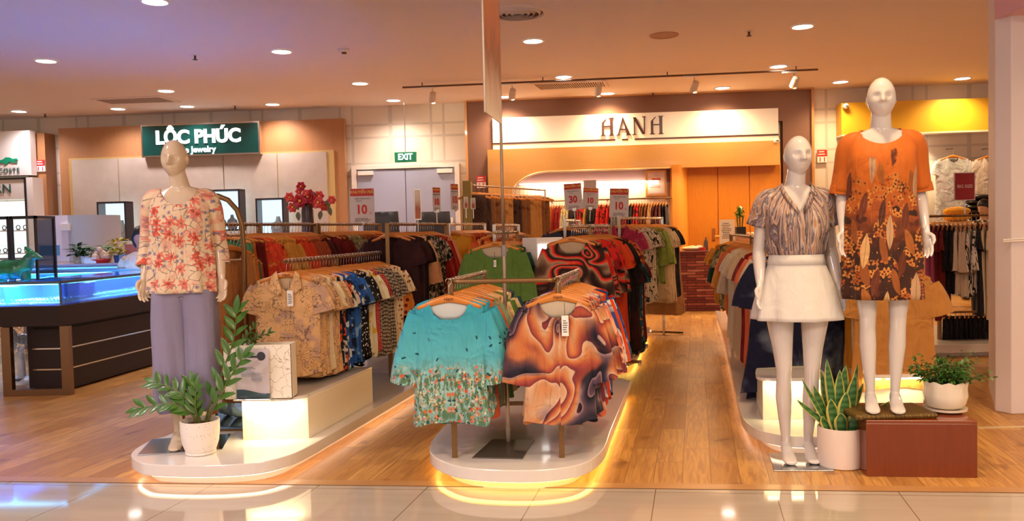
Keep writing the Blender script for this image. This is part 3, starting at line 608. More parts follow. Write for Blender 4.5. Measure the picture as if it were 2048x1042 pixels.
MB().box(-w/2, x_r-.03, .2, .28, .03, h*.72).build('lit_back', emit('showcase_glow', (.93, 1, .93, 1), 1.0), e)
MB().box(-w/2, x_r-.03, -.03, .28, h*.74, h-.03).build('header', M_white, e)
q = text('lettering', 'RN', h*.16, M_lnavy, e, (0, -.04, h*.865), .004); xr = local(22, 375, .58, e)[0]; q.location.x = xr-max(v.co.x for v in q.data.vertices)
for k, z in enumerate((.08, .36)):
    sh = MB().box(-w/2, x_r-.03, 0, .2, h*z-.02, h*z).build('glass_shelf', M_white, e)
    for i in range(8):
        gx = x_r-.12-i*.13; MB().tube([(gx+.035*math.cos(t), .06, h*z+.05+.035*math.sin(t)) for t in [2*PI*j/12 for j in range(13)]], .008).box(gx-.02, gx+.02, .04, .08, h*z, h*z+.02).build('wristwatch_on_stand', M_black, sh)
MB().box(x_r, x_r+.12, -.03, .3, -1.1, h+.0).build('side_upright', M_white, e)
# ------------------------------------------------------------------ ceiling things
LAMPS = [(310,2,'cut by the top edge, left half'),(92,121,'at the far left, nearest row'),(563,102,'left of the smoke detector'),(720,166,'second row left of the track rail'),(332,181,'above the left grille vent'),(38,222,'at the far left over the brand board'),
 (236,217,'just behind the grille vent, left one'),(374,212,'just behind the grille vent, right one'),(545,208,'above the right end of the green sign'),(787,200,'above the double doors'),(1066,81,'below the round air diffuser'),(1605,52,'at the upper right, nearest'),
 (1127,153,'beside the slotted air grille'),(1557,132,'above the right end of the track rail'),(1681,163,'left of the tall mannequin head'),(1445,175,'between the two right track spotlights'),(1215,186,'just behind the third track spotlight'),(1925,156,'above the yellow board'),(1008,193,'behind the hanging banner')]
for px, py, where in LAMPS:
    p = G(px, py, CEIL); t = max(0, min(1, (px-300)/900)); c = tuple(COOL[i]*(1-t)+WARM[i]*t for i in range(3))
    e = E('ceiling_downlight', p, 'round recessed ceiling downlight '+where, 'ceiling light')
    MB().lathe([(.135, -.001), (.135, -.012), (.112, -.014), (.112, -.002)], 28, cap0=False, cap1=False).build('trim_ring', M_white, e, 'auto')
    MB().lathe([(.112, -.006), (.112, -.010)], 28).build('diffuser', emit('downlight_face', (1, .93, .84, 1), 7), e)
    lamp('downlight_beam', 'SPOT', (0, 0, -.03), 130 if px > 500 else 100, c, e, size=.11, spot=2.5, blend=.8)
for x, y in ((-4.5, 2.2), (-2, 1.8), (.6, 2.0), (3.2, 2.2), (-3.3, 3.8), (1.6, 3.9), (5.0, 4.5)):  # unseen downlights added to brighten the garments at the front
    p = Vector((x, y, CEIL)); t = max(0, min(1, (x+3.5)/5)); c = tuple(COOL[i]*(1-t)+WARM[i]*t for i in range(3))
    e = E('ceiling_downlight', p, 'added unseen ceiling downlight over the tiled walkway before the shop', 'ceiling light', group='added walkway downlights out of view')
    MB().lathe([(.135, -.001), (.135, -.012), (.112, -.014), (.112, -.002)], 28, cap0=False, cap1=False).build('trim_ring', M_white, e)
    MB().lathe([(.112, -.006), (.112, -.010)], 28).build('diffuser', emit('downlight_face', '', 9), e)
    lamp('downlight_beam', 'SPOT', (0, 0, -.03), 130, c, e, size=.11, spot=2.3, blend=.8)
def disc(name, px, py, r, label, cat):
    return E(name, G(px, py, CEIL), label, cat)
e = disc('air_diffuser', 1035, 25, .3, 'large round air diffuser with concentric rings behind the banner top', 'vent')
MB().lathe([(.30, 0), (.30, -.012), (.27, -.02), (.27, 0)], 32, cap0=False, cap1=False).build('outer_ring', M_ceil, e)
for k, r in enumerate((.22, .165, .11, .055)): MB().lathe([(r+.022, -.004), (r+.004, -.03), (r, -.03), (r+.018, -.004)], 28, cap0=False, cap1=False).build('vent_ring', M_ceil, e)
MB().lathe([(.26, -.001), (.26, -.003)], 28).build('dark_core', flat('vent_core', '#6a4a38', .8), e)
e = disc('ceiling_speaker', 1328, 70, .1, 'flat round ceiling speaker right of centre', 'speaker'); MB().lathe([(.17, 0), (.165, -.012), (.14, -.012), (.135, -.006)], 28).build('speaker_grille', flat('speaker_beige', '#b89078', .7), e)
for px, py, lb in ((390, 110, 'ceiling sprinkler between the two left downlights'), (1498, 62, 'ceiling sprinkler left of the nearest right downlight'), (1306, 185, 'small ceiling sprinkler above the white letters sign'), (470, 211, 'small ceiling sprinkler above the green sign'), (90, 227, 'small ceiling sprinkler at the far left')):
    e = disc('sprinkler', px, py, .03, lb, 'sprinkler'); MB().lathe([(.05, 0), (.045, -.008)], 16).build('escutcheon', M_ceil, e); MB().lathe([(.012, -.005), (.012, -.05), (.03, -.055), (.03, -.06)], 12).build('sprinkler_head', flat('dark_metal', '#4a3c38', .5, .4), e)
e = disc('smoke_detector', 688, 99, .05, 'small smoke detector in the middle of the ceiling', 'smoke detector'); MB().lathe([(.07, 0), (.07, -.02), (.05, -.035)], 20).build('detector_base', M_ceil, e, True); MB().lathe([(.03, -.03), (.03, -.05)], 16).build('sensor_tip', flat('dark_metal', ''), e)
# square grille vents
def quadvent(name, px, label, slots, mat, frame):
    p = [G(a, b, CEIL) for a, b in px]; c = sum(p, Vector())/4; e = E(name, c, label, 'vent')
    q = [(v-c) for v in p]
    MB().prism([(v.x, v.y) for v in q], -.015, 0).build('vent_frame', frame, e)
    g = MB()
    for i in range(slots):
        t0, t1 = (i+.25)/slots, (i+.7)/slots
        a, b = q[0].lerp(q[3], .12), q[0].lerp(q[3], .88); a2, b2 = q[1].lerp(q[2], .12), q[1].lerp(q[2], .88)
        A = [a.lerp(a2, .04+.92*t0), a.lerp(a2, .04+.92*t1), b.lerp(b2, .04+.92*t1), b.lerp(b2, .04+.92*t0)]; g.prism([(v.x, v.y) for v in A], -.019, -.0151)
    g.build('slots', mat, e)
quadvent('grille_vent', [(180, 197), (318, 191), (362, 203), (222, 207)], 'square ceiling grille vent above the green sign on the left', 26, flat('vent_dark', '#8a766e', .8), M_ceil)
quadvent('slot_vent', [(1060, 166), (1212, 160), (1218, 172), (1078, 179)], 'long slatted air grille behind the track rail', 30, flat('vent_brown', '#5a3a28', .8), M_ceil)
# track rail with spotlights
ZT = CEIL-.06; a, b = G(805, 175, ZT), G(1636, 139, ZT); tr = E('track_rail', (a+b)/2+Vector((0, 0, .06)), 'long thin black ceiling track rail in front of the sign', 'track rail')
MB().tube([a-tr.location, b-tr.location], .014, 4).build('rail', flat('rail_brown', '#5c4438', .5), tr)
for t in (.05, .35, .65, .95):
    q = a.lerp(b, t)-tr.location; MB().tube([q, (q.x, q.y, 0)], .008, 6).build('support', flat('rail_brown', ''), tr)
for k, (px, py, lb) in enumerate(((868, 176, 'first track spotlight from the left'), (1033, 170, 'track spotlight right beside the hanging banner'), (1207, 163, 'track spotlight above the sign letters'), (1398, 155, 'second track spotlight from the right'), (1591, 146, 'rightmost track spotlight on the rail'))):
    t = (px-805)/(1636-805); q = a.lerp(b, t); e = E('track_spotlight', q, 'white '+lb, 'spotlight')
    MB().box(-.17, .05, -.02, .02, -.035, -.014).build('driver_box', M_white, e, bevel=.003); MB().tube([(0, 0, -.03), (0, 0, -.12)], .01).build('yoke', M_chrome, e)
    hd = MB().lathe([(.03, .09), (.045, .08), (.052, .0), (.052, -.07), (.045, -.075), (.044, -.06)], 18, cap1=True).build('lamp_head', flat('spot_white', '#d8ccbc', .4), e, 'auto'); hd.location = (0, 0, -.17); hd.rotation_euler = (math.radians(42), 0, .2)
    MB().lathe([(.04, -.066), (.04, -.07)], 16).build('lens', emit('spot_lens', (1, .9, .75, 1), 6), hd)
    tgt = WP(px+(1270-px)*.1, 262, .3); dv = (tgt-(q+Vector((0, 0, -.2)))); l = lamp('spot_beam', 'SPOT', (0, -.0, -.25), 75, (1, .74, .46), e, size=.04, spot=1.0, blend=.9); l.rotation_euler = dv.to_track_quat('-Z', 'Y').to_euler()
# pillar on the right
a = G(2008, 829); c = G(2020, 827); 
pl = E('pillar', (a.x, a.y, 0), 'white boxed pillar at the right edge of the picture', 'pillar')
MB().prism([(.05, 0), (1.2, 0), (1.2, .9), (.42, .9), (.0, .10)], 0, CEIL-.001).build('pillar_body', flat('pillar_white', '#e0d4d8', .5), pl, bevel=.006)
zz = 1.3-(482-436)*a.y/F
MB().tube([(-.012, -.012, zz), (.3, -.014, zz+.01), (.8, -.012, zz+.005)], .004).tube([(-.012, -.012, zz-.012), (.3, -.014, zz-.006), (.8, -.012, zz-.012)], .004).build('tied_cord', M_paper, pl)
ptop = 1.3+(437-40)*a.y/F
MB().box(.0, 1.3, -.3, .1, ptop, CEIL-.002).build('pink_header_board', flat('pink_board', '#e0a8b0', .5), pl)
# ------------------------------------------------------------------ platforms
M_plat = flat('platform_gloss', '#e4dcd4', .12, coat=.4)
def platform(name, px, zt, label, glow, st, th=.062, closed_pts=None):
    pts = [G(a, b, zt) for a, b in px]; pts = [(p.x, p.y) for p in pts]
    if closed_pts: pts += [(p.x, p.y) for p in closed_pts]
    cx = sum(p[0] for p in pts)/len(pts); cy = sum(p[1] for p in pts)/len(pts)
    e = E(name, (cx, cy, 0), label, 'display platform'); q = [(p[0]-cx, p[1]-cy) for p in pts]
    MB().prism(q, zt-th, zt).build('slab', M_plat, e, bevel=.004)
    def inset(d):
        out = []; n = len(q); a = sum(q[i][0]*q[(i+1) % n][1]-q[(i+1) % n][0]*q[i][1] for i in range(n)); sg = 1 if a > 0 else -1
        for i in range(n):
            v1 = Vector(q[i])-Vector(q[i-1]); v2 = Vector(q[(i+1) % n])-Vector(q[i]); t = (v1.normalized()+v2.normalized()).normalized(); out.append((q[i][0]-sg*t.y*d, q[i][1]+sg*t.x*d))
        return out
    MB().prism(inset(.09), 0, zt-th).build('plinth', M_white, e)
    a, b = inset(.03), inset(.045); n = len(q); g = MB()
    g.loft([[(p[0], p[1], zt-th-.001) for p in a], [(p[0], p[1], zt-th-.010) for p in a], [(p[0], p[1], zt-th-.010) for p in b], [(p[0], p[1], zt-th-.001) for p in b]], False, False)
    g.build('led_strip', emit('led_%s_%g_%g' % (name, glow[1], st), glow, st), e); return e
def cr_px(pts, n=5): return spline(pts, n)
P1px = cr_px([(330, 872), (290, 886), (262, 907), (275, 922), (307, 929), (410, 931), (512, 925), (581, 909), (632, 885)])
pe = G(632, 885, .12); pr = pe+Dd*7.4; pl_ = G(330, 872, .12); pll = pl_+Dd*6.2
platform('display_platform', [p for p in P1px], .12, 'long white glowing display platform on the left with a rounded front end', (1, .66, .42, 1), 4.5, closed_pts=[pr, pll])
P2px = cr_px([(888, 853), (866, 878), (860, 902), (880, 920), (925, 934), (1000, 940), (1090, 939), (1165, 927), (1205, 900), (1221, 862)])
a = G(888, 853, .12)+Dd*1.6; b = G(1221, 862, .12)+Dd*1.55
ym = .5*(a+b)
platform('display_platform', P2px, .12, 'white glowing display platform in the centre with a rounded front end', (1, .62, .12, 1), 7, closed_pts=[b, b+Dd*.12-Sd*.08, b+Dd*.2-Sd*.3, a+Dd*.2+Sd*.3, a+Dd*.1+Sd*.06, a])
p1 = G(1272, 712, .12); p2 = G(1300, 655, .12); bx = [p1-Sd*.3-Dd*.25, p1-Sd*.05-Dd*.18, p1, p2, p2+Dd*.2-Sd*.1, p2+Dd*.25-Sd*1.3, p1-Sd*1.3-Dd*.1, p1-Sd*1.1-Dd*.25]
platform('display_platform', [], .12, 'smaller white glowing platform behind the centre one along the aisle', (1, .62, .12, 1), 8, closed_pts=bx)
P3px = cr_px([(1431, 621), (1448, 676), (1472, 786), (1480, 822), (1495, 846), (1530, 864), (1590, 873), (1680, 872), (1790, 862)])
q1 = G(1790, 862, .12); q2 = q1+Dd*3.8
platform('display_platform', P3px, .12, 'long white glowing platform along the right side of the aisle', (1, .62, .4, 1), 3, closed_pts=[q1+Dd*.3+Sd*.15, q2, q2+Dd*2])
# lit riser boxes
M_rise = flat('riser_cream', '#f4ead2', .3, coat=.2)
def riser(label, base, w, d, h, ang, lid, lit=30, col=(1, .86, .55)):
    e = E('display_riser', base, label, 'display box', ang)
    MB().prism([(-w/2, 0), (w/2, 0), (w/2+.22*d, d), (-w/2+.22*d, d)], 0, h-.02).build('box_body', M_rise, e, bevel=.003)
    MB().prism(lid, h-.02, h).build('lid', M_plat, e, bevel=.002)
    MB().box(-w/2+.02, w/2-.02, -.03, -.012, h-.032, h-.021).build('led_strip', emit('riser_led', col+(1,), 5), e)
    lamp('riser_wash', 'AREA', (0, -.06, h-.03), lit, col, e, size=w*.9, sy=.04, rot=(math.radians(25), 0, 0))
    return e
r1 = G(552, 878, .12); wv = G(616, 878, .12)-G(488, 878, .12); wr = wv.length
rd = .95
lid = smooth_poly([(-wr/2-.02, .30), (-wr/2-.13, .16), (-wr/2-.10, .0), (-wr/2+.05, -.06), (0, -.05), (wr/2-.12, .0), (wr/2-.02, .10)], 5)
lid = spline([(-wr/2-.10, .34), (-wr/2-.12, .10), (-wr/2-.02, -.03), (0, -.085), (wr/2-.10, -.07), (wr/2-.01, -.01), (wr/2, .05)], 5)+[(wr/2+.21, rd), (-wr/2+.1, rd)]
e = E('display_riser', r1, 'cream lit riser box on the left platform under the brochure stand', 'display box')
MB().prism([(-wr/2, 0), (wr/2, 0), (wr/2+.21, rd), (-wr/2+.21, rd)], 0, .235).build('box_body', M_rise, e, bevel=.002)
MB().prism(lid, .235, .25).build('lid', M_plat, e, bevel=.002)
MB().box(-wr/2+.02, wr/2-.08, -.03, -.018, .225, .234).build('led_strip', emit('riser_led', (1, .86, .55, 1), 5), e)
lamp('riser_wash', 'AREA', (-.02, -.05, .225), 1.1, (1, .84, .5), e, size=wr*.8, sy=.04, rot=(math.radians(25), 0, 0))
RISER = e
def riser2(x0, x1, yb, hpx, label):
    b = G((x0+x1)/2, yb, .12); w = (G(x1, yb, .12)-G(x0, yb, .12)).length; h = hpx*b.y/F
    lid = spline([(-w/2+.05, .3), (-w/2-.02, .03), (-w/4, -.04), (w/4, -.04), (w/2+.02, .03), (w/2+.07, .3)], 5)
    return riser(label, b, w, .5, h, 0, lid, .8, (1, .82, .4))
riser2(1524, 1652, 838, 86, 'lit cream riser box on the right platform under the navy floral dress')
riser2(1716, 1850, 822, 76, 'lit cream riser box on the right platform under the tan shirt')
# ------------------------------------------------------------------ garments
def torso_rings(mb, L, hs, hb, hh, t, neck, ndrop, slope=.24, fold=.012, k=26, ph=0.0, nT=36, rows=14, z0=-.068, peplum=0):
    rings = []
    for i in range(rows+1):
        v = i/rows; ring = []
        for j in range(nT):
            th = 2*PI*j/nT; cx, sy = math.cos(th), math.sin(th)
            wv = (hh*(1-v)**1.4+hb*(1-(1-v)**1.4)); wv = wv*(1-max(0, v-.82)/.18)+hs*max(0, v-.82)/.18
            x = wv*math.copysign(abs(cx)**.75, cx); tt = t*(1-.25*v)
            y = tt*math.copysign(abs(sy)**.8, sy)
            top = z0-slope*abs(x)-.2*max(0, abs(x)-hs*.85)
            nn = max(0, 1-(abs(x)/neck)**2)
            if sy < 0: top -= ndrop*nn**.6 if abs(x) < neck else 0
            else: top -= .012*nn
            z = -L*(1-v)+top*v + (0.012*math.sin(3*th+ph) if i == 0 else 0)
            if v > .8 and abs(x) > neck: y *= max(.12, 1-(v-.8)/.2*.9)
            a = fold*(1-v)**.8*min(1, 1.2)
            y += a*math.sin(k*.8*x+ph+.8*math.sin(5*v+ph))+a*.4*math.sin(k*2.1*x+2*ph); x += .006*math.sin(9*v+ph+th)*(1-v)
            ring.append((x, y, z))
        rings.append(ring)
    return mb.loft(rings, False, False)
def sleeve(mb, s, sx, L, a0, w0, w1, t, flare=1.0, ph=0, fold=.008, rows=8, n=16, z=-.118):
    rings = []
    for i in range(rows+1):
        v = i/rows; ang = a0*(1-.45*v); x = s*(sx-.015+L*v*math.sin(ang)); zz = z-.02-L*v*math.cos(a0)*(1+.05*v)
        w = w0*(1-v)+w1*v*flare; tt = t*(.6+.6*v); ring = []
        dx, dz = math.cos(ang)*s, math.sin(ang)
        for j in range(n):
            th = 2*PI*j/n; f = fold*v*math.sin(3*th+ph+2*v)
            ring.append((x+dx*(w+f)*math.cos(th), tt*math.sin(th)+f*1.3, zz+dz*w*math.cos(th)*.9-w*.4*(1-v)))
        rings.append(ring)
    return mb.loft(rings, False, False)
def hanger_mb(w=.165, th=.0075):
    pts = [(x*w, 0, -.082-.045*abs(x)**1.3) for x in [-1+.125*i for i in range(17)]]
    r = [.010+.010*(1-abs(-1+.125*i)) for i in range(17)]
    return MB().tube(pts, r, 8, r2=th)
def hook_mb():
    pts = [(0, 0, -.075), (0, 0, -.04)]+[(.016*math.sin(t), 0, .0-.016*math.cos(t)+.002) for t in [0+.2+(PI*1.45)*i/9 for i in range(10)]]
    return MB().tube(pts, .0017, 5)
ME = {}
def mesh_of(mb, name):
    me = bpy.data.meshes.new(name); me.from_pydata(mb.v, [], mb.f); me.update(); me.shade_smooth(); me.materials.append(None); return me
ME['hanger'] = mesh_of(hanger_mb(), 'hanger'); ME['hanger'].materials[0] = M_hang
ME['hook'] = mesh_of(hook_mb(), 'hook'); ME['hook'].materials[0] = M_chrome
KINDS = {}
def reg(kind, variants): KINDS[kind] = [mesh_of(v, kind) for v in variants]
def shirt_short(ph, wide=1.0, L=.72, t=.030):
    m_ = torso_rings(MB(), L, .185*wide, .195*wide, .205*wide, t, .06, .12, ph=ph)
    for s in (-1, 1): sleeve(m_, s, .183*wide, .20, .45+.05*math.sin(ph), .065, .085, .022, ph=ph+s)
    return m_
def blouse_long(ph, L=.70, t=.030):
    m_ = torso_rings(MB(), L, .178, .168, .198, t, .105, .115, ph=ph, fold=.014)
    for s in (-1, 1): sleeve(m_, s, .180, .37, .34+.03*math.sin(ph), .050, .064, .024, 1.15, ph=ph+s, fold=.013)
    return m_
def sleeveless(ph, L=.95, t=.030):
    return torso_rings(MB(), L, .17, .19, .215, t, .085, .08, ph=ph, k=34, fold=.016)
def longdress(ph, L=1.1, t=.03):
    m_ = torso_rings(MB(), L, .17, .18, .24, t, .08, .09, ph=ph, k=30, fold=.018, rows=16)
    return m_
def flare_dress(ph, L=.98, t=.04):
    m_ = torso_rings(MB(), L, .2, .23, .31, t, .08, .07, ph=ph, k=24, fold=.022, rows=14)
    for s in (-1, 1): sleeve(m_, s, .2, .30, .4, .08, .10, .03, 1.1, ph=ph+s)
    return m_
def trousers(ph, L=.95, t=.02):
    m_ = MB(); rings = []
    for i in range(14):
        v = i/13; ring = []
        for j in range(28):
            th = 2*PI*j/28; w = (.115+.012*v)*(1 if v < .95 else 1); x = w*math.copysign(abs(math.cos(th))**.6, math.cos(th)); y = t*math.sin(th)+.012*math.sin(40*x+ph)*(.3+v)
            ring.append((x, y, -.09-L*v))
        rings.append(ring)
    return m_.loft(rings, True, True)
reg('short sleeved shirt', [shirt_short(p) for p in (0, 1.3, 2.9)])
reg('blouse', [blouse_long(p) for p in (.4, 1.9, 3.3)])
reg('sleeveless top', [sleeveless(p) for p in (.2, 2.2)])
reg('long dress', [longdress(p) for p in (.7, 2.6)])
reg('flared dress', [flare_dress(p) for p in (.5, 2.1)])
reg('pair of trousers', [trousers(p) for p in (.0, 2.4)])
reg('long top', [torso_rings(shirt_short(1.1, 1.0, .9), .9, .2, .225, .24, .03, .07, .1, ph=1.1)])
KN = {'short sleeved shirt': ('shirt', 'shirt'), 'blouse': ('blouse', 'blouse'), 'sleeveless top': ('sleeveless_top', 'top'), 'long dress': ('dress', 'dress'), 'flared dress': ('dress', 'dress'), 'pair of trousers': ('trousers', 'trousers'), 'long top': ('tunic', 'tunic')}
ORD = ['foremost', 'second', 'third', 'fourth', 'fifth', 'sixth', 'seventh', 'eighth', 'ninth', 'tenth', 'eleventh', 'twelfth', 'thirteenth', 'fourteenth', 'fifteenth', 'sixteenth', 'seventeenth', 'eighteenth', 'nineteenth', 'twentieth']
def bodyname(kind): return 'cloth_body'
def garment(kind, fabn, loc, rz, label, group, var=0, sc=(1, 1, 1), ang=0):
    nm, cat = KN[kind]
    e = E(nm, loc, label, cat, rz, group); e.scale = sc
    me = KINDS[kind][var % len(KINDS[kind])]
    b = bpy.data.objects.new('cloth_body', me); COL.objects.link(b); b.parent = e
    b.material_slots[0].link = 'OBJECT'; b.material_slots[0].material = FB[fabn]
    for nmh in ('hanger', 'hook'):
        h = bpy.data.objects.new(nmh, ME[nmh]); COL.objects.link(h); h.parent = e
    if sc[0] != 1: pass
    return e
def runs(e0, d, spec, where, group, spacing=.048, rz=None, jit=.09, zj=.006, frm='front', start=0.0, scale=1.0, short=None):
    """spec: list of (count, kind, fabric, colour words)"""
    s = start; k = 0; seen = {}
    base = math.atan2(d.y, d.x)-PI/2 if rz is None else rz
    tot = {}
    for c, kind, fb, words in spec: tot[(kind, words)] = tot.get((kind, words), 0)+c
    for c, kind, fb, words in spec:
        for i in range(c):
            key = (kind, words); seen[key] = seen.get(key, 0)+1; n_ = seen[key]
            w_ = kind if not (words.endswith('top') or words.endswith('shirt')) else ''
            if tot[key] == 1: lb = '%s %s on %s' % (words, kind, where)
            else: lb = '%s %s, %s from %s on %s' % (words, kind, ORD[min(n_-1, 19)].replace('foremost', 'first'), frm, where)
            p = e0+d*s; p = Vector((p.x, p.y, e0.z))
            sx = scale*random.uniform(.95, 1.05)
            garment(kind, fb, p, base+random.uniform(-jit, jit), lb, group, var=random.randint(0, 5), sc=(sx, 1, scale*random.uniform(.96, 1.04)))
            s += spacing*random.uniform(.92, 1.08); k += 1
    return s
def post(mb, p, q, r=.014): mb.tube([p, q], r, 4)
def rack(label, a, b, z, feet_z=.12, posts=(0.0, 1.0), r=.011, square=True, mat=None, base=False, over=.03):
    """a clothes rail from a to b with square posts to the platform"""
    c = Vector((a.x, a.y, feet_z)); e = E('clothes_rack', c, label, 'clothes rack'); d = (b-a); L_ = Vector((d.x, d.y)).length; u = Vector((d.x, d.y, 0)).normalized()
    mat = mat or M_bronze
    MB().tube([u*-over+Vector((0, 0, z-feet_z)), u*(L_+over)+Vector((0, 0, z-feet_z))], r, 8).build('rail', mat, e)
    for t in posts:
        p = u*(L_*t + (-over if t < .5 else over)); MB().box(p.x-.015, p.x+.015, p.y-.015, p.y+.015, 0, z-feet_z+r).build('post', mat, e)
        if base:
            s_ = Vector((u.y, -u.x, 0)); q = MB().tube([p+s_*.24+Vector((0,0,.03)), p-s_*.24+Vector((0,0,.03))], .014, 4)
            for k in (-1, 1): q.lathe([(.018, 0), (.018, .012), (.006, .014), (.006, .03)], 10, tuple(p+s_*.22*k))
            q.build('foot_bar', M_chrome, e)
    return e
# R1 front left rack
Y1 = 5.05; a = P(572, 524, Y1); z = 1.13; a = Vector((a.x, a.y, z)); L1 = 1.62
sp = [(4, 'short sleeved shirt', 'leafbeige', 'beige leaf print'), (1, 'short sleeved shirt', 'cream', 'plain cream'), (2, 'short sleeved shirt', 'leafbeige', 'beige leaf print'), (2, 'short sleeved shirt', 'navyorange', 'dark navy and orange splashed'), (3, 'short sleeved shirt', 'bluefloral', 'blue and white floral'), (2, 'short sleeved shirt', 'blue', 'bright blue'),
      (4, 'short sleeved shirt', 'blackdots', 'black white-dotted'), (2, 'short sleeved shirt', 'creamyellow', 'cream and yellow print'), (2, 'short sleeved shirt', 'redcheck', 'red fine-checked'), (6, 'short sleeved shirt', 'herring', 'brown herringbone'), (2, 'short sleeved shirt', 'cream', 'light cream'), (2, 'short sleeved shirt', 'polka', 'cream red-dotted'), (1, 'blouse', 'bigpolka', 'orange big-dotted'), (1, 'short sleeved shirt', 'offwhite', 'off-white')]
rack('bronze clothes rack on the left platform with the beige leaf shirts in front', a, a+Dd*(L1+.05), z, posts=(.45, 1.0))
runs(a+Vector((0, 0, 0)), Dd, sp, 'the front left rack', 'shirts on the front left rack', spacing=.047, rz=0.0, jit=.07)
# R2A / R2B rack behind
a = Vector((-1.98, 5.75, 1.375)); LA = 1.35
sp = [(1, 'long dress', 'greendress', 'green leafy'), (1, 'long dress', 'orange', 'plain orange'), (2, 'long dress', 'darkred', 'dark red'), (3, 'blouse', 'redorange', 'red-orange print'), (1, 'blouse', 'orangepat', 'orange patterned'), (5, 'blouse', 'gold', 'golden orange'), (5, 'blouse', 'orangered', 'bright orange-red'), (4, 'blouse', 'rust', 'rust'), (4, 'blouse', 'maroon', 'maroon')]
rack('bronze clothes rack behind the front left rack, orange blouses end', a, a+Dd*LA, a.z, posts=(.35, 1.0))
runs(a, Dd, sp, 'the long orange blouse rack', 'garments on the orange rack', spacing=.050, rz=.05)
b = a+Dd*(LA+.12)
sp = [(3, 'blouse', 'darkred', 'dark red'), (6, 'short sleeved shirt', 'olive', 'olive checked'), (5, 'short sleeved shirt', 'brown', 'brown'), (4, 'short sleeved shirt', 'rust', 'rust'), (3, 'blouse', 'darkred', 'wine red'), (3, 'blouse', 'gold', 'ochre')]
rack('bronze clothes rack under the red 10 sale sign, olive shirts', b, b+Dd*1.35, b.z, posts=(0.0, 1.0))
runs(b+Dd*.05, Dd, sp, 'the olive shirt rack', 'garments under the leftmost sale sign', spacing=.052, rz=.05)
# R3
a = P(777, 449, 6.5); a = Vector((a.x, a.y, 1.355))
sp = [(3, 'long top', 'maroonfl', 'dark maroon floral'), (2, 'long top', 'blackfl', 'black floral'), (1, 'blouse', 'peach', 'peach floral'), (6, 'long top', 'bwpat', 'black and white patterned'), (4, 'blouse', 'redfl', 'red floral'), (3, 'blouse', 'peach', 'light peach floral')]
rack('bronze clothes rack with maroon and black patterned tops', a, a+Dd*1.5, a.z, posts=(0.0, 1.0))
runs(a+Dd*.05, Dd, sp, 'the maroon and black rack', 'garments on the maroon and black rack', spacing=.06, rz=-.15)
b = a+Dd*1.66
sp = [(2, 'sleeveless top', 'yellow', 'yellow patterned'), (2, 'sleeveless top', 'orange', 'orange'), (3, 'blouse', 'redfl', 'red floral'), (4, 'short sleeved shirt', 'orangepat', 'orange patterned'), (4, 'short sleeved shirt', 'grey', 'grey'), (3, 'short sleeved shirt', 'tan', 'tan')]
rack('clothes rack behind the yellow patterned dress', b, b+Dd*1.35, b.z, posts=(0.0, 1.0), mat=M_chrome)
runs(b+Dd*.04+Sd*.02, Dd, sp, 'the yellow top rack', 'garments on the yellow rack', spacing=.07, rz=-.1)
# second parallel run right of it (grey and orange, seen behind the green blouse)
c = P(990, 455, 7.6); c = Vector((c.x, c.y, 1.33))
sp = [(4, 'short sleeved shirt', 'orangepat', 'orange print'), (4, 'short sleeved shirt', 'grey', 'pale grey'), (4, 'blouse', 'tan', 'light tan'), (3, 'blouse', 'gold', 'golden')]
rack('chrome clothes rack behind the green blouse rack', c, c+Dd*1.0, c.z, posts=(0.0, 1.0), mat=M_chrome)
runs(c+Dd*.03, Dd, sp, 'the grey shirt chrome rack', 'garments on the chrome rack behind the green blouses', spacing=.062, rz=0)
# R4 front centre double rack
fl, fr = G(910, 915, .12), G(1124, 915, .12); z4 = 1.035
e = E('clothes_rack', (fl+fr)/2, 'low bronze double clothes rack on the centre platform with a curved front bar', 'clothes rack')
rl, rr_ = G(976, 847, .12), G(1161, 849, .12)
for p in (fl, fr, rl, rr_):
    q = p-e.location; MB().box(q.x-.014, q.x+.014, q.y-.01, q.y+.01, 0, z4-.12).build('post', M_bronze, e)
A, B = fl-e.location, fr-e.location; zz = z4-.12
r_ = .03
path = [rl-e.location+Vector((0, .1, zz)), A+Vector((0, .02, zz))]+[(A.x+.02+r_*(1-math.cos(t)), A.y-r_*math.sin(t)+.0, zz) for t in (.4, .8, 1.2, 1.57)]+[(B.x-.02-r_*(1-math.cos(t)), B.y-r_*math.sin(t), zz) for t in (1.57, 1.2, .8, .4)]+[B+Vector((0, .02, zz)), rr_-e.location+Vector((0, .1, zz))]
MB().tube(path, .012, 8).build('curved_rail', M_bronze, e)
MB().box(A.x, B.x, .6, .62, .14, .16).build('lower_crossbar', M_bronze, e)
a4 = Vector((fl.x-.006, fl.y-.045, z4)); b4 = Vector((fr.x-.006, fr.y-.045, z4)); dl = (rl-fl).normalized(); dr_ = (rr_-fr).normalized()
sp = [(3, 'blouse', 'turquoise', 'turquoise meadow print'), (2, 'blouse', 'coral', 'plain coral'), (2, 'blouse', 'sage', 'sage green'), (2, 'blouse', 'tancream', 'cream'), (2, 'blouse', 'green', 'moss green'), (2, 'blouse', 'tancream', 'pale cream'), (2, 'blouse', 'teal', 'dark teal')]
runs(a4, dl, sp, 'left arm of the centre rack', 'blouses on the left arm of the centre rack', spacing=.056, rz=0.03, jit=.04)
sp = [(3, 'blouse', 'peachswirl', 'peach purple swirl print'), (3, 'blouse', 'pinkcoral', 'coral and pink printed'), (3, 'blouse', 'whiteblue', 'white and blue printed'), (2, 'blouse', 'orangered', 'orange-red'), (2, 'blouse', 'bluefloral', 'blue floral'), (2, 'blouse', 'redfl', 'red floral')]
runs(b4, dr_, sp, 'right arm of the centre rack', 'blouses on the right arm of the centre rack', spacing=.056, rz=-.02, jit=.04)
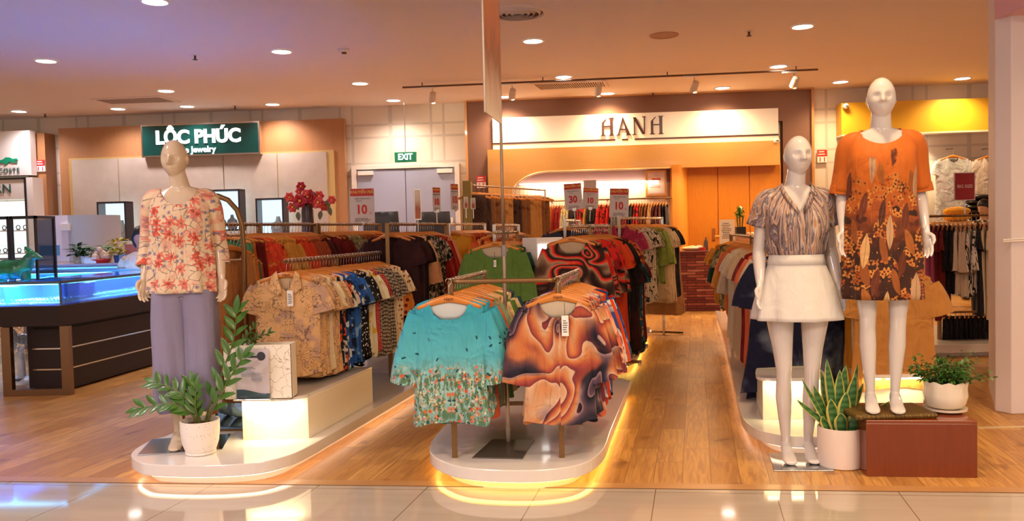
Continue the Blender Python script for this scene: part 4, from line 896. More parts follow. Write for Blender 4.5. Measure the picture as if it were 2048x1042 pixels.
# R5 racks behind
Y5 = 6.15; a = P(990, 466, Y5); a = Vector((a.x, a.y, 1.27)); b = P(1143, 452, Y5); b = Vector((b.x, b.y, 1.30))
sp = [(3, 'blouse', 'green', 'moss green'), (3, 'blouse', 'darkgreen', 'dark green'), (2, 'blouse', 'sage', 'sage'), (3, 'blouse', 'gold', 'golden')]
rack('clothes rack with the moss green blouse in front', a, a+Dd*.75, a.z, posts=(.5, 1.0), base=True)
runs(a, Dd, sp, 'the green blouse rack', 'blouses on the green blouse rack', spacing=.06, rz=0, scale=1.02)
sp = [(1, 'blouse', 'redswirl', 'red and black swirl print'), (2, 'blouse', 'redswirl', 'red and black swirl print'), (4, 'long top', 'red', 'bright red printed'), (2, 'blouse', 'redswirl', 'black and red swirl'), (4, 'long top', 'orangered', 'orange-red'), (4, 'long top', 'blackred', 'black and red floral'), (3, 'long top', 'orangedark', 'dark orange')]
d5 = (Dd+Vector((.12, 0, 0))).normalized()
rack('clothes rack with the red and black swirl blouse in front', b, b+d5*1.3, b.z, posts=(.45, 1.0), base=True)
runs(b, d5, sp, 'the red swirl rack', 'garments on the red swirl rack', spacing=.066, rz=-.06, scale=1.1)
c = P(1222, 470, 7.0); c = Vector((c.x, c.y, 1.12))
sp = [(2, 'long top', 'blackred', 'black and red rose'), (3, 'long top', 'tealfl', 'teal patterned'), (3, 'long top', 'blackred', 'black rose'), (2, 'long top', 'darkred', 'deep red'), (2, 'long top', 'blackfl', 'black small-flowered')]
rack('low clothes rack with the teal patterned tunics by the aisle', c, c+Dd*.9, c.z, posts=(0.0, 1.0), base=True)
runs(c, Dd, sp, 'the low aisle tunic rack', 'tunics on the low teal rack', spacing=.07, rz=-.1)
# R6 pink shirt rack
a = P(1240, 437, 8.6); a = Vector((a.x, a.y, a.z)); z6 = a.z; b = P(1322, 437, 9.7); b = Vector((b.x, b.y, z6)); d6 = (b-a).normalized()
sp = [(1, 'short sleeved shirt', 'pink', 'raspberry pink dotted'), (1, 'short sleeved shirt', 'offwhite', 'white'), (4, 'long top', 'whitepat', 'black and white print'), (2, 'short sleeved shirt', 'olive', 'olive print'), (3, 'blouse', 'lime', 'light green'), (3, 'long top', 'beige', 'beige'), (2, 'long top', 'black', 'black'), (2, 'long dress', 'tan', 'tan')]
rack('chrome clothes rack with the raspberry pink shirt in front', a, b, z6, feet_z=0, posts=(0.0, 1.0), mat=M_chrome, base=True)
runs(a, d6, sp, 'the pink shirt rack', 'garments on the pink shirt rack', spacing=.076, rz=-.12, scale=1.03)
c = P(1130, 441, 8.7); c = Vector((c.x, c.y, 1.37))
sp = [(4, 'short sleeved shirt', 'slate', 'slate blue'), (4, 'short sleeved shirt', 'grey', 'grey'), (4, 'blouse', 'slate', 'dark slate'), (3, 'blouse', 'red', 'red')]
rack('chrome clothes rack with slate blue shirts under the 30 sale sign', c, c+Dd*1.1, c.z, feet_z=0, posts=(0.0, 1.0), mat=M_chrome)
runs(c, Dd, sp, 'the slate shirt rack', 'shirts under the 30 sign', spacing=.072, rz=0)
# R7 back rail
a = WP(1092, 402, .75); b = WP(1344, 396, .75); z7 = (a.z+b.z)/2; a.z = b.z = z7; d7 = (b-a).normalized()
e = E('clothes_rail', Vector((a.x, a.y, z7)), 'long wall-mounted clothes rail under the certificate at the back', 'clothes rail')
q = b-a; MB().tube([(0, 0, 0), q], .012, 8).build('rail', M_bronze, e); g = MB()
for t in (.04, .5, .99): p = q*t; MB().tube([p, p-Wn*.68], .012, 6).build('bracket', M_bronze, e)
sp = [(4, 'blouse', 'orange', 'orange'), (3, 'blouse', 'redfl', 'red floral'), (3, 'blouse', 'creamyellow', 'cream and yellow'), (3, 'long top', 'maroonfl', 'maroon floral'), (3, 'blouse', 'red', 'bright red'), (1, 'blouse', 'gold', 'gold'), (3, 'blouse', 'black', 'black'), (6, 'blouse', 'red', 'scarlet'), (3, 'blouse', 'grey', 'grey'), (3, 'blouse', 'crimson', 'crimson'), (2, 'long top', 'black', 'plain black'), (2, 'blouse', 'red', 'vivid red'), (3, 'blouse', 'brown', 'brown'), (2, 'blouse', 'tan', 'tan'), (3, 'blouse', 'maroon', 'maroon'), (2, 'long dress', 'black', 'long black')]
runs(a, d7, sp, 'the long back wall rail', 'garments on the back wall rail', spacing=q.length/47, rz=WANG+PI/2-.25, jit=.08, frm='left')
# R8 trousers
a = P(948, 373, 10.2); b = P(1088, 379, 11.9); z8 = (a.z+b.z)/2; a.z = b.z = z8; d8 = (b-a).normalized()
e = rack('tall clothes rack with an olive end panel holding brown trousers', a, b, z8, feet_z=0, posts=(1.0,), mat=M_chrome)
q = MB().box(-.13, -.03, -.2, .2, 0, z8+.05).build('end_panel', flat('olive_panel', '#8a7430', .6), e)
sp = [(2, 'pair of trousers', 'darkcloth', 'dark brown'), (3, 'pair of trousers', 'bronzecloth', 'bronze satin'), (2, 'pair of trousers', 'goldcloth', 'gold satin'), (2, 'pair of trousers', 'darkcloth', 'deep brown'), (2, 'pair of trousers', 'bronzecloth', 'brown satin'), (3, 'pair of trousers', 'goldcloth', 'light gold'), (2, 'pair of trousers', 'bronzecloth', 'copper brown')]
runs(a, d8, sp, 'the tall rack at the back', 'trousers on the tall rack at the back', spacing=(b-a).length/16.5, rz=.1, jit=.25, frm='left', scale=1.25)
# R9 right aisle
a = P(1592, 500, 5.4); a = Vector((a.x, a.y, 1.17)); b = Vector((2.52, 9.6, 1.17)); d9 = (b-a); d9.z = 0; L9 = d9.length; d9.normalize()
sp = [(2, 'flared dress', 'navyfl', 'navy floral'), (2, 'flared dress', 'navyfl', 'dark navy rose'), (3, 'long top', 'offwhite', 'off-white'), (2, 'long top', 'salmon', 'salmon'), (3, 'long top', 'crimson', 'crimson'), (4, 'long top', 'beige', 'beige'), (4, 'long top', 'creamfl', 'cream flowered'), (1, 'blouse', 'offwhite', 'pale'), (4, 'short sleeved shirt', 'salmon', 'salmon pink'), (3, 'blouse', 'gold', 'golden'), (3, 'short sleeved shirt', 'olive', 'olive'), (2, 'blouse', 'darkgreen', 'dark green'), (4, 'short sleeved shirt', 'ochre', 'ochre yellow')]
rack('long bronze clothes rack on the right side of the aisle', a, a+d9*3.9, a.z, posts=(.1, .55, 1.0))
runs(a, d9, sp, 'the aisle rack at right', 'garments on the right aisle rack', spacing=.105, rz=.02, scale=1.02)
# R10 tan shirt
a = P(1786, 520, 5.05); a = Vector((a.x, a.y, 1.075))
sp = [(1, 'short sleeved shirt', 'tanshirt', 'large plain tan'), (2, 'short sleeved shirt', 'offwhite', 'cream'), (3, 'short sleeved shirt', 'ochre', 'ochre'), (3, 'blouse', 'orangepat', 'orange print'), (3, 'blouse', 'brown', 'brown'), (3, 'blouse', 'rust', 'rust')]
rack('clothes rack behind the tall orange-dress mannequin', a, a+Dd*1.1, a.z, posts=(.5, 1.0))
runs(a, Dd, sp, 'the tan shirt rack', 'garments behind the orange dress mannequin', spacing=.075, rz=0, scale=1.14)
# R11 right rack
a = P(1850, 433, 7.5); b = P(2030, 433, 7.5); z11 = a.z; b.z = z11; d11 = (b-a).normalized()
e = rack('clothes rack across the right background under the BIG SIZE sign', a, b, z11, feet_z=0, posts=(0.0, 1.0), mat=M_bronze)
sp = [(2, 'long top', 'rosepink', 'rose pink'), (2, 'long top', 'darkred', 'dark red'), (2, 'blouse', 'black', 'black'), (3, 'blouse', 'offwhite', 'off-white'), (2, 'blouse', 'zebra', 'zebra print'), (1, 'long top', 'black', 'plain black'), (2, 'long top', 'offwhite', 'ivory'), (1, 'long top', 'rosepink', 'bright pink'), (3, 'blouse', 'creamfl', 'cream flowered'), (1, 'short sleeved shirt', 'yellow', 'yellow')]
runs(a+d11*.05, d11, sp, 'the right background rack', 'garments on the right background rack', spacing=.042, rz=.95, jit=.06, frm='left')
a2 = P(1885, 625, 8.0); b2 = P(1994, 625, 8.0); b2.z = a2.z
e = rack('low clothes rail with dark trousers at the right', a2, b2, a2.z, feet_z=0, posts=(0.0, 1.0), mat=M_bronze)
runs(a2+d11*.03, d11, [(11, 'pair of trousers', 'black', 'black'), ], 'the low rail at the right', 'black trousers on the low right rail', spacing=.046, rz=.9, jit=.1, frm='left', scale=.42)
# price tags, collars and hanger marks on the foremost garments
def find(s):
    for o in COL.objects:
        if o.get('label', '').startswith(s): return o
def tag_on(o, x=.015, z=-.2, y=-.045, size=1.0, tilt=0):
    t = MB().box(-.018*size, .018*size, -.001, .001, -.1*size, 0).build('price_tag', M_paper, o); t.location = (x, y, z); t.rotation_euler = (0, tilt, 0)
    g = MB(); strokes(g, 6, -.013*size, .013*size, -.085*size, -.02*size, -.001, seed=int(z*-1000)); g.build('barcode', M_ink, t)
    MB().tube([(0, 0, 0), (.0, .012, .06)], .0012, 4).build('tag_string', M_black, t)
def mark(o):
    h = [c for c in o.children if c.name.startswith('hanger')][0]
    text('hanger_mark', 'Hạnh', .022, flat('hanger_print', '#5a2410', .6), h, (0, -.0082, -.084), .0006)
def front(o, neckline=None):
    mark(o)
g1 = find('beige leaf print short sleeved shirt, first'); g2 = find('turquoise meadow print blouse, first'); g3 = find('peach purple swirl print blouse, first'); g4 = find('moss green blouse, first from front on the green'); g5 = find('red and black swirl print blouse, first'); g6 = find('raspberry'); g7 = find('navy floral'); g8 = find('large plain tan')
for g_ in (g1, g2, g3, g4, g5): g_.rotation_euler.z = 0.0; mark(g_)
for g_, a_ in ((g1, .02), (g2, -.02), (g3, .03)): g_.rotation_euler.z = a_
tag_on(g1, .03, -.18, -.05); tag_on(g3, .03, -.17, -.05); tag_on(g6, .0, -.2, -.05); tag_on(g4, -.005, -.2, -.045, .5)
def collar(o, mat):
    for s in (-1, 1):
        m_ = MB(); P_ = [(s*.058, -.006, -.058), (s*.085, -.018, -.085), (s*.10, -.034, -.165), (s*.045, -.040, -.21), (s*.02, -.040, -.185), (s*.042, -.026, -.115)]
        m_.add([(x, y-.004, z) for x, y, z in P_], [(0, 1, 2, 3, 4, 5)]); b = m_.build('collar', mat, o, solid=.004)
collar(g1, FB['leafbeige']); collar(g6, FB['pink'])
for zb_ in (-.30, -.39, -.48, -.57): MB().lathe([(.011, 0), (.011, .004)], 12).build('button', flat('tan_button', '#b87830', .5), g8).location = (.0, -.04, zb_); g8.children[-1].rotation_euler = (PI/2, 0, 0)
def lining(o, col):
    m_ = MB(); R = []
    for i in range(6):
        v = i/5; R.append([(x*.115, .004, (-.075-.24*abs(x*.115))-(.11*v)*(1-x*x*.9)-.002) for x in [-1+.2*j for j in range(11)]])
    m_.loft(R, closed=False).build('inner_lining', flat('lining_'+col.strip('#'), col, .8), o, True, solid=.002)
for g_, c_ in ((g2, '#c8d0d0'), (g3, '#c8b8a0'), (g4, '#b8a890'), (g5, '#b09a80'), (g1, '#c8a880')): lining(g_, c_)
g7.scale = (1.22, 1, 1.0); g8.scale = (1.25, 1, 1.14)
# inner label for neck
for g_ in (g2, g3, g4, g5):
    MB().box(-.02, .02, .012, .015, -.15, -.135).build('neck_label', M_paper, g_)
# arched rack by the mannequin
px_ = [(478, 700), (486, 640), (489, 560), (488, 500), (484, 450), (474, 420), (456, 400), (436, 392), (415, 390)]
ys = 5.3; pts = [P(a_, b_, ys) for a_, b_ in px_]; base = G(484, 790, .12); base = Vector((pts[2].x, ys, .12))
e = E('arched_rack', base, 'tall bronze arched garment rack beside the floral-blouse mannequin', 'clothes rack')
pp_ = [Vector((0, 0, 0))]+[p-base for p in pts[2:]]; xl_ = pp_[-1].x
MB().tube(pp_+[Vector((2*xl_-p.x, p.y, p.z)) for p in pp_[::-1][1:]], .017, 10).build('arch_tube', M_bronze, e, True)
MB().tube([(0, 0, 1.02), (2*xl_, 0, 1.02)], .01, 8).build('crossbar', M_bronze, e)
a = Vector((base.x-.03, 5.3, 1.12))
for i_, (fb, w_) in enumerate((('tandress', 'long tan slip'), ('gold', 'long golden slip'), ('orange', 'long orange slip'), ('greendress', 'long green leafy'), ('rust', 'long rust slip'))):
    p = Vector((base.x-.10+.0*i_, 5.3+.06+.055*i_, 1.30-.02*i_)); garment('long dress', fb, p, 1.0, w_+' dress beside the arched rack', 'dresses beside the arched rack', i_)
MB().tube([(-.10, -.02, 1.18), (-.10, .36, 1.18)], .009, 8).tube([(-.10, .0, 1.18), (0, 0, 1.18)], .009, 8).build('side_arm', M_bronze, e)
# ------------------------------------------------------------------ mannequins
def ell(cx, cy, z, rx, ry, n=24, p=.9):
    return [(cx+rx*math.copysign(abs(math.cos(2*PI*k/n))**p, math.cos(2*PI*k/n)), cy+ry*math.copysign(abs(math.sin(2*PI*k/n))**p, math.sin(2*PI*k/n)), z) for k in range(n)]
def head(mb, c, yaw=0, tilt=0, s=1.0, big=1.0):
    """face points to -y before yaw"""
    keep = mb.M.copy(); mb.M = keep @ Matrix.Translation(c) @ Matrix.Rotation(yaw, 4, 'Z') @ Matrix.Rotation(tilt, 4, 'X') @ Matrix.Scale(s, 4)
    rings = []; nV, nU = 40, 48
    gs = lambda d, w: math.exp(-(d/w)**2)
    for i in range(nV+1):
        a = PI*(i+.05)/(nV+.1); z = -math.cos(a); r = math.sin(a); ring = []
        for j in range(nU):
            th = 2*PI*j/nU; x, y = r*math.cos(th), r*math.sin(th)
            X = x*.071; Y = y*.090; Z = z*.108
            if z < 0: X *= 1-.20*(-z)**1.8; Y *= 1-.22*(-z)**2 if y > 0 else 1-.06*(-z)**2
            if z < 0 and y > 0: Z *= 1-.35*y
            fr = max(0, -y)
            if fr > 0:
                w = fr**2
                Y += .006*w   # flatter face
                nx = X/.071
                # brow, eyes, nose, lips, chin
                Y -= .005*gs(Z-.026, .010)*gs(nx, .55)*w
                Y += .016*(gs(nx-.42, .24)+gs(nx+.42, .24))*gs(Z-.005, .015)*w
                Y -= .004*(gs(nx-.40, .13)+gs(nx+.40, .13))*gs(Z-.004, .007)*w
                nz = max(0, min(1, (.020-Z)/.052)) if Z > -.033 else 0
                Y -= (.034*nz+.008)*gs(nx, .14+.08*nz)*(1 if Z > -.032 and Z < .022 else .0)*w
                Y -= .010*gs(Z+.052, .0055)*gs(nx, .28)*w; Y -= .010*gs(Z+.066, .0055)*gs(nx, .24)*w; Y += .006*gs(Z+.059, .003)*gs(nx, .3)*w
                Y -= .006*gs(Z+.092, .012)*gs(nx, .3)*w
            ring.append((X, Y, Z))
        rings.append(ring)
    mb.loft(rings)
    for sd in (-1, 1):
        mb.loft([[(sd*(.064+dx*.010), .012+.010*ry*math.cos(2*PI*k/12)+.006*math.sin(2*PI*k/12), -.008+.024*ry*math.sin(2*PI*k/12)) for k in range(12)] for dx, ry in ((-.6, .8), (.2, .95), (.7, 1), (1, .7))])
    mb.M = keep
def hand(mb, w, d, s, curl=.35, face=0.0):
    """w wrist point, d direction of the hand (unit), s side (-1 left in picture, 1 right)"""
    d = Vector(d).normalized(); br = Vector((math.sin(face)*s, -math.cos(face), 0)); br = (br-d*br.dot(d)).normalized(); nrm = d.cross(br).normalized()*(-1)
    if nrm.x*s > 0: nrm = -nrm           # palm looks to the body
    w = Vector(w)
    def ring(c, a, b, n=12): return [tuple(c+br*(a*math.cos(2*PI*k/n))+nrm*(b*math.sin(2*PI*k/n))) for k in range(n)]
    mb.loft([ring(w-d*.02, .023, .018), ring(w+d*.008, .024, .017), ring(w+d*.035, .034, .0155), ring(w+d*.065, .038, .014), ring(w+d*.085, .036, .012), ring(w+d*.092, .030, .009)])
    for k, (o_, ln) in enumerate(((.028, .066), (.0095, .075), (-.0095, .070), (-.027, .054))):
        b = w+d*(.080 if k not in (3,) else .074)+br*o_; c_ = curl*(1+.15*k); pts = [b]; dd = d.copy(); p = b.copy(); sp = br*(o_*1.2)
        for q, f in enumerate((.45, .30, .25)):
            dd = (d*math.cos(c_*(q+.4))+nrm*math.sin(c_*(q+.4))+sp).normalized(); p = p+dd*ln*f; pts.append(p.copy())
        mb.tube([pts[0]-d*.012]+pts, [.0085, .0092, .0082, .0076, .0058], 8)
    b = w+d*.022+br*.024; pts = [b, b+(d*.5+br*.75+nrm*.25).normalized()*.028, b+(d*.5+br*.75+nrm*.25).normalized()*.028+(d*.85+br*.35+nrm*.3).normalized()*.028, b+(d*.5+br*.75+nrm*.25).normalized()*.028+(d*.95+br*.1+nrm*.35).normalized()*.05]
    mb.tube(pts, [.013, .0115, .009, .0065], 8)
def body_mb(H=1.75, yaw=0, nod=0, armL=None, armR=None, legs=True, toe_in=0.0, dxL=0.0, dxR=0.0, stance=.085, stepL=0.0, stepR=0.0, curl=.35, headx=0.0):
    mb = MB()
    tr = [(.82,.03,.035,.095,.0),(.85,.12,.085),(.90,.163,.105),(.95,.165,.108),(1.0,.155,.10),(1.06,.128,.085),(1.11,.115,.078),(1.17,.125,.085),(1.24,.142,.098),(1.29,.148,.108),(1.34,.152,.100),(1.39,.150,.088),(1.43,.152,.072),(1.455,.128,.060),(1.475,.10,.052),(1.49,.062,.048)]
    mb.loft([ell(0, (.012 if z > 1.1 else .0), z, rx, ry) for z, rx, ry, *_ in tr])
    for s in (-1, 1): mb.ball((s*.068, -.075, 1.29), .052, .045, .055, 16)
    mb.tube([(0, .018, 1.44), (0, .012, 1.49), (headx*.4, .004, 1.54), (headx*.8, -.002, 1.59), (headx, 0, 1.62)], [.072, .054, .049, .048, .050], 18)
    head(mb, (headx, -.012, 1.645), yaw, nod)
    for s, arm in ((-1, armL), (1, armR)):
        arm = arm or [(.168, .01, 1.415), (.205, .055, 1.16), (.232, -.035, .965)]
        sh, el, wr = [Vector((s*p[0], p[1], p[2])) for p in arm]
        c0 = Vector((s*.125, .012, 1.425))
        pts = [c0, sh, sh.lerp(el, .25), sh.lerp(el, .6), el, el.lerp(wr, .25), el.lerp(wr, .65), wr]
        mb.tube(pts, [.040, .044, .043, .039, .034, .037, .030, .0215], 16)
        dd = (wr-el).normalized(); hd_ = (dd*.6+Vector((s*.02, -.06, -.75))).normalized(); hand(mb, wr+dd*.01, hd_, s, curl, .75)
    if legs:
        for s, st in ((-1, stepL), (1, stepR)):
            x = stance
            pts = [(s*.075, .0, .93), (s*.088, -.0, .86), (s*.090, -.006, .76), (s*(x+.002), -.010+st*.2, .62), (s*(x-.004), -.012+st*.3, .50), (s*(x-.004), -.002+st*.3, .44), (s*(x-.006), .012+st*.5, .34), (s*(x-.012), .018+st*.8, .20), (s*(x-.016), .022+st, .115), (s*(x-.016), .026+st, .09)]
            mb.tube(pts, [.078, .080, .072, .054, .0425, .040, .043, .032, .0245, .024], 18)
            fx = x-.016
            # raised-heel foot
            ft = [(.052, .080, .012, .016), (.045, .075, .024, .026), (.018, .062, .029, .036), (-.02, .046, .031, .034), (-.055, .027, .035, .024), (-.085, .018, .038, .0175), (-.112, .0135, .034, .0125), (-.128, .011, .022, .008)]
            mb.loft([[(s*(fx+toe_in*abs(y)+rx*math.cos(2*PI*k/14)), y+st, z+rz*math.sin(2*PI*k/14)) for k in range(14)] for y, z, rx, rz in ft])
    return mb
def finish_body(mb, name, mat, parent, voxel=.0042, it=3):
    o = mb.build(name, mat, parent, True)
    r = o.modifiers.new('remesh', 'REMESH'); r.mode = 'VOXEL'; r.voxel_size = voxel; r.use_smooth_shade = True
    s = o.modifiers.new('smooth', 'SMOOTH'); s.factor = .5; s.iterations = it
    return o
n = N('gloss_mannequin'); v = n.coord('Object', flat=False); M_man = n.bsdf(n.mix(n.noise(v, 3, 1)[0], C('#ddd7d4'), C('#d2cac6')), .12, spec=.6, coat=.6)
n = N('ivory_mannequin'); v = n.coord('Object', flat=False); M_man2 = n.bsdf(n.mix(n.noise(v, 3, 1)[0], C('#dcc8ac'), C('#cfb898')), .2, spec=.5, coat=.4)
def ring_cloth(rows, folds=10, amp=.01, nT=64, ph=0, drop=None, scal=None):
    """rows: (z, cx, cy, rx, ry, fold weight); drop(x, front, i) lowers points for necklines"""
    rings = []
    for i, r_ in enumerate(rows):
        z, cx, cy, rx, ry, fw = r_; ring = []
        for k in range(nT):
            t = 2*PI*k/nT; c, s = math.cos(t), math.sin(t)
            f = 1+fw*(amp/max(rx, .05))*(math.sin(folds*t+ph+1.5*math.sin(2*t))+.5*math.sin((folds*1.7//1)*t+2*ph+z*6))
            x = cx+rx*f*math.copysign(abs(c)**.88, c); y = cy+ry*f*math.copysign(abs(s)**.88, s)
            zz = z+(drop(x, s < 0, i, len(rows), s) if drop else 0); ring.append((x, y, zz))
        rings.append(ring)
    return rings
def dense(rows, n=3):
    return [tuple(r) for r in spline(rows, n)]
def man_root(loc, rz, label, sc=1.0):
    e = E('mannequin', loc, label, 'mannequin', rz); e.scale = (sc, sc, sc); return e
def sleeve_cloth(mb, pts, rr, flat_=.8, folds=5, amp=.004, n=28, ph=0):
    pts = [Vector(p) for p in spline(pts, 4)]; rr = [r[0] for r in spline([(r, 0) for r in rr], 4)]; rings = []; ref = Vector((0, 1, 0))
    for i, p in enumerate(pts):
        t = (pts[min(i+1, len(pts)-1)]-pts[max(i-1, 0)]).normalized(); a = (ref-t*ref.dot(t)).normalized(); b = t.cross(a); v = i/(len(pts)-1)
        rings.append([tuple(p+b*((rr[i]+amp*v*math.sin(folds*2*PI*k/n+ph+3*v))*math.cos(2*PI*k/n))+a*(flat_*(rr[i]+amp*v*math.sin(folds*2*PI*k/n+ph))*math.sin(2*PI*k/n))) for k in range(n)])
    return mb.loft(rings, False, False)
def scoop(depth, half, vee=False): return (depth, half, vee)
def neck_rings(rows, neck, folds, amp, nT=72, ph=0):
    """torso rings whose front follows the chest down to a neckline"""
    depth, half, vee = neck; zt = rows[-1][0]; zl = zt-depth-.09; out = []
    def prof(z):
        for a, b in zip(rows, rows[1:]):
            if a[0] <= z <= b[0]: t = (z-a[0])/max(1e-6, b[0]-a[0]); return [a[i]*(1-t)+b[i]*t for i in range(6)]
        return rows[-1] if z > zt else rows[0]
    for ring, r_ in zip(ring_cloth(rows, folds, amp, nT, ph), rows):
        new = []
        for x, y, z in ring:
            if y < r_[2]+.01 and z > zl and abs(x) < half:
                q = (1-(abs(x)/half))**.85 if vee else (1-(abs(x)/half)**2)**.6
                z2 = z-depth*q*((z-zl)/(zt-zl)); p = prof(z2); c = max(0, 1-(abs(x)/max(p[3], .02))**2)**.44; y = p[2]-p[4]*c; z = z2
            new.append((x, y, z))
        out.append(new)
    return out
# --- mannequin 1: floral blouse and lavender trousers
f1 = G(358, 893, .125); M1 = man_root((P(376, 893, 4.56).x, 4.56, .12), .2, 'ivory mannequin in coral floral blouse and lavender trousers on the left platform', .975)
MB().box(-.25, .20, -.10, .26, 0, .006).build('base_plate', flat('mirror_steel', '#a8acb0', .12, 1.0), M1, bevel=.001)
bm = body_mb(yaw=-.16, nod=.05, armL=[(.155, .01, 1.41), (.190, .06, 1.17), (.205, -.01, .985)], armR=[(.155, .01, 1.41), (.190, .05, 1.16), (.215, -.04, .97)], stance=.075, stepL=-.03, stepR=.04, headx=-.02)
bo = finish_body(bm, 'body', M_man2, M1); bo.location = (0, .06, .006)
t_ = MB()
rows = dense([(.885, 0, 0, .186, .135, 1), (.95, 0, 0, .183, .132, .8), (1.04, 0, 0, .185, .125, .6), (1.15, 0, .0, .172, .122, .5), (1.25, 0, 0, .170, .135, .3), (1.33, 0, 0, .166, .130, .2), (1.39, 0, .005, .166, .108, .1), (1.435, 0, .01, .154, .082, 0), (1.465, 0, .01, .122, .068, 0), (1.478, 0, .01, .100, .062, 0), (1.482, 0, .01, .088, .058, 0)])
t_.loft(neck_rings(rows, scoop(.10, .105), 9, .014), False, False)
bl = t_.build('floral_blouse', FB['coralfloral'], M1, True, solid=.003); bl.location = bo.location
for s in (-1, 1):
    m_ = sleeve_cloth(MB(), [(s*.10, .008, 1.430), (s*.14, .01, 1.415), (s*.162, .02, 1.365), (s*.176, .045, 1.25), (s*.187, .05, 1.13), (s*.197, .03, 1.035)], [.050, .062, .062, .058, .058, .064], .98, 5, .006, ph=s); q = m_.build('blouse_sleeve', FB['coralfloral'], bl, True, solid=.003)
m_ = MB()
legr = lambda s, ph: dense([(.20, s*.080, .01, .086, .085, 1), (.30, s*.086, .01, .096, .088, .9), (.5, s*.084, .0, .090, .090, .7), (.7, s*.085, .0, .095, .10, .4), (.84, s*.078, .0, .098, .112, .2), (.90, s*.072, 0, .100, .115, .1)])
for s in (-1, 1): m_.loft(ring_cloth(legr(s, 0), 5, .010, 40, s*1.0), False, False)
m_.loft(ring_cloth(dense([(.86, 0, 0, .150, .090, 0), (.91, 0, 0, .176, .117, 0), (.96, 0, 0, .172, .116, 0), (1.06, 0, 0, .14, .10, 0)]), 5, .0), False, False)
tr = m_.build('wide_leg_trousers', FB['lavender'], M1, True, solid=.003); tr.location = bo.location
# --- mannequin 2: marbled shirt and white skirt
M2 = man_root((P(1597, 925, 4.45).x, 4.45, .0), -.12, 'glossy white mannequin in marbled V-neck shirt and white skirt on the floor', 1.0)
pc = [Matrix.Rotation(.12, 3, 'Z') @ (G(a_, b_)-M2.location) for a_, b_ in ((1538, 908), (1548, 943), (1668, 943), (1655, 905))]
MB().prism([(p.x, p.y) for p in pc], 0, .006).build('base_plate', flat('mirror_steel', ''), M2, bevel=.001)
bm = body_mb(yaw=.12, armL=[(.155, .01, 1.405), (.187, .05, 1.15), (.198, -.03, .965)], armR=[(.155, .01, 1.405), (.187, .05, 1.15), (.208, -.02, .955)], stance=.078, stepL=.0, stepR=.02, headx=.012)
bo2 = finish_body(bm, 'body', M_man, M2); bo2.location = (0, .0, .006)
rows = dense([(1.06, 0, 0, .122, .088, 0), (1.105, 0, 0, .128, .092, .1), (1.13, 0, 0, .142, .104, .6), (1.18, 0, 0, .152, .112, .6), (1.25, 0, 0, .165, .130, .3), (1.32, 0, 0, .164, .130, .2), (1.38, 0, .005, .166, .108, .1), (1.432, 0, .01, .156, .082, 0), (1.465, 0, .01, .122, .066, 0), (1.482, 0, .01, .095, .058, 0), (1.49, 0, .01, .078, .054, 0)])
t_ = MB(); t_.loft(neck_rings(rows, scoop(.15, .075, True), 9, .010), False, False); sh2 = t_.build('marbled_shirt', FB['marbled'], M2, True, solid=.003); sh2.location = bo2.location
for s in (-1, 1):
    m_ = sleeve_cloth(MB(), [(s*.10, .008, 1.432), (s*.14, .01, 1.415), (s*.160, .015, 1.385), (s*.174, .03, 1.33), (s*.186, .04, 1.275)], [.050, .062, .062, .060, .066], .98, 4, .005, ph=s); m_.build('cap_sleeve', FB['marbled'], sh2, True, solid=.003)
    cpts = [(s*.066, .02, 1.50), (s*.072, -.025, 1.488), (s*.068, -.060, 1.452), (s*.045, -.100, 1.405), (s*.012, -.128, 1.345)]
    MB().loft([[tuple(Vector(p)+Vector((0, -.004, .006))) for p in spline(cpts, 3)], [tuple(Vector(p)+Vector((s*.024*(1-.9*i/12), -.010, -.014))) for i, p in enumerate(spline(cpts, 3))]], False, False, closed=False).build('collar', FB['marbled'], sh2, True, solid=.003)
rows = dense([(.77, 0, 0, .232, .175, 1), (.85, 0, 0, .215, .158, .8), (.93, 0, 0, .195, .140, .5), (1.0, 0, 0, .172, .123, .25), (1.06, 0, 0, .148, .108, 0), (1.10, 0, 0, .138, .103, 0), (1.115, 0, 0, .136, .102, 0)])
t_ = MB(); t_.loft(ring_cloth(rows, 7, .011), False, False); sk = t_.build('white_skirt', FB['whitecloth'], M2, True, solid=.003); sk.location = bo2.location
t_ = MB(); t_.loft(ring_cloth([(1.065, 0, 0, .150, .111, 0), (1.09, 0, 0, .1425, .1065, 0), (1.118, 0, 0, .139, .105, 0)], 5, 0), False, False).build('waistband', FB['whitecloth'], sk, True, solid=.003)
# --- box and mannequin 3
b0, b1 = G(1733, 953), G(1955, 956); bw = (b1-b0).length; bh = .288
BX = E('plinth_box', (b0+b1)/2, 'reddish-brown wooden display box under the orange dress mannequin', 'display box', math.atan2((b1-b0).y, (b1-b0).x))
M_redwood = woodmat('red_brown_wood', '#84380e', '#6a2a0c', .8, .25, 'Z', coat=.3)
MB().box(-bw/2, bw/2, 0, .42, 0, bh-.016).build('box_body', M_redwood, BX, bevel=.002); MB().box(-bw/2, bw/2, 0, .42, bh-.016, bh).build('box_top', woodmat('red_brown_top', '#8c4018', '#74300e', .8, .2, 'X', coat=.3), BX, bevel=.002)
p3 = G(1778, 832, bh+.012); M3 = man_root((P(1766, 830, p3.y+.09).x, p3.y+.09, bh), -.3, 'tall glossy white mannequin in orange autumn-floral dress on the brown box', .975)
n = N('gold_scale_fabric'); v = n.coord('Object', flat=False); e_ = n.voro(v, 55, 'DISTANCE_TO_EDGE')['Distance']; M_gold = n.bsdf(n.mix(n.step(e_, .06, .03), C('#6e5420'), C('#443210')), .5, .3, bump=e_, bd=.004)
cu = E('gold_cushion', p3+Vector((.02, .02, -.012)), 'flat gold textured cushion under the feet of the orange dress mannequin', 'cushion')
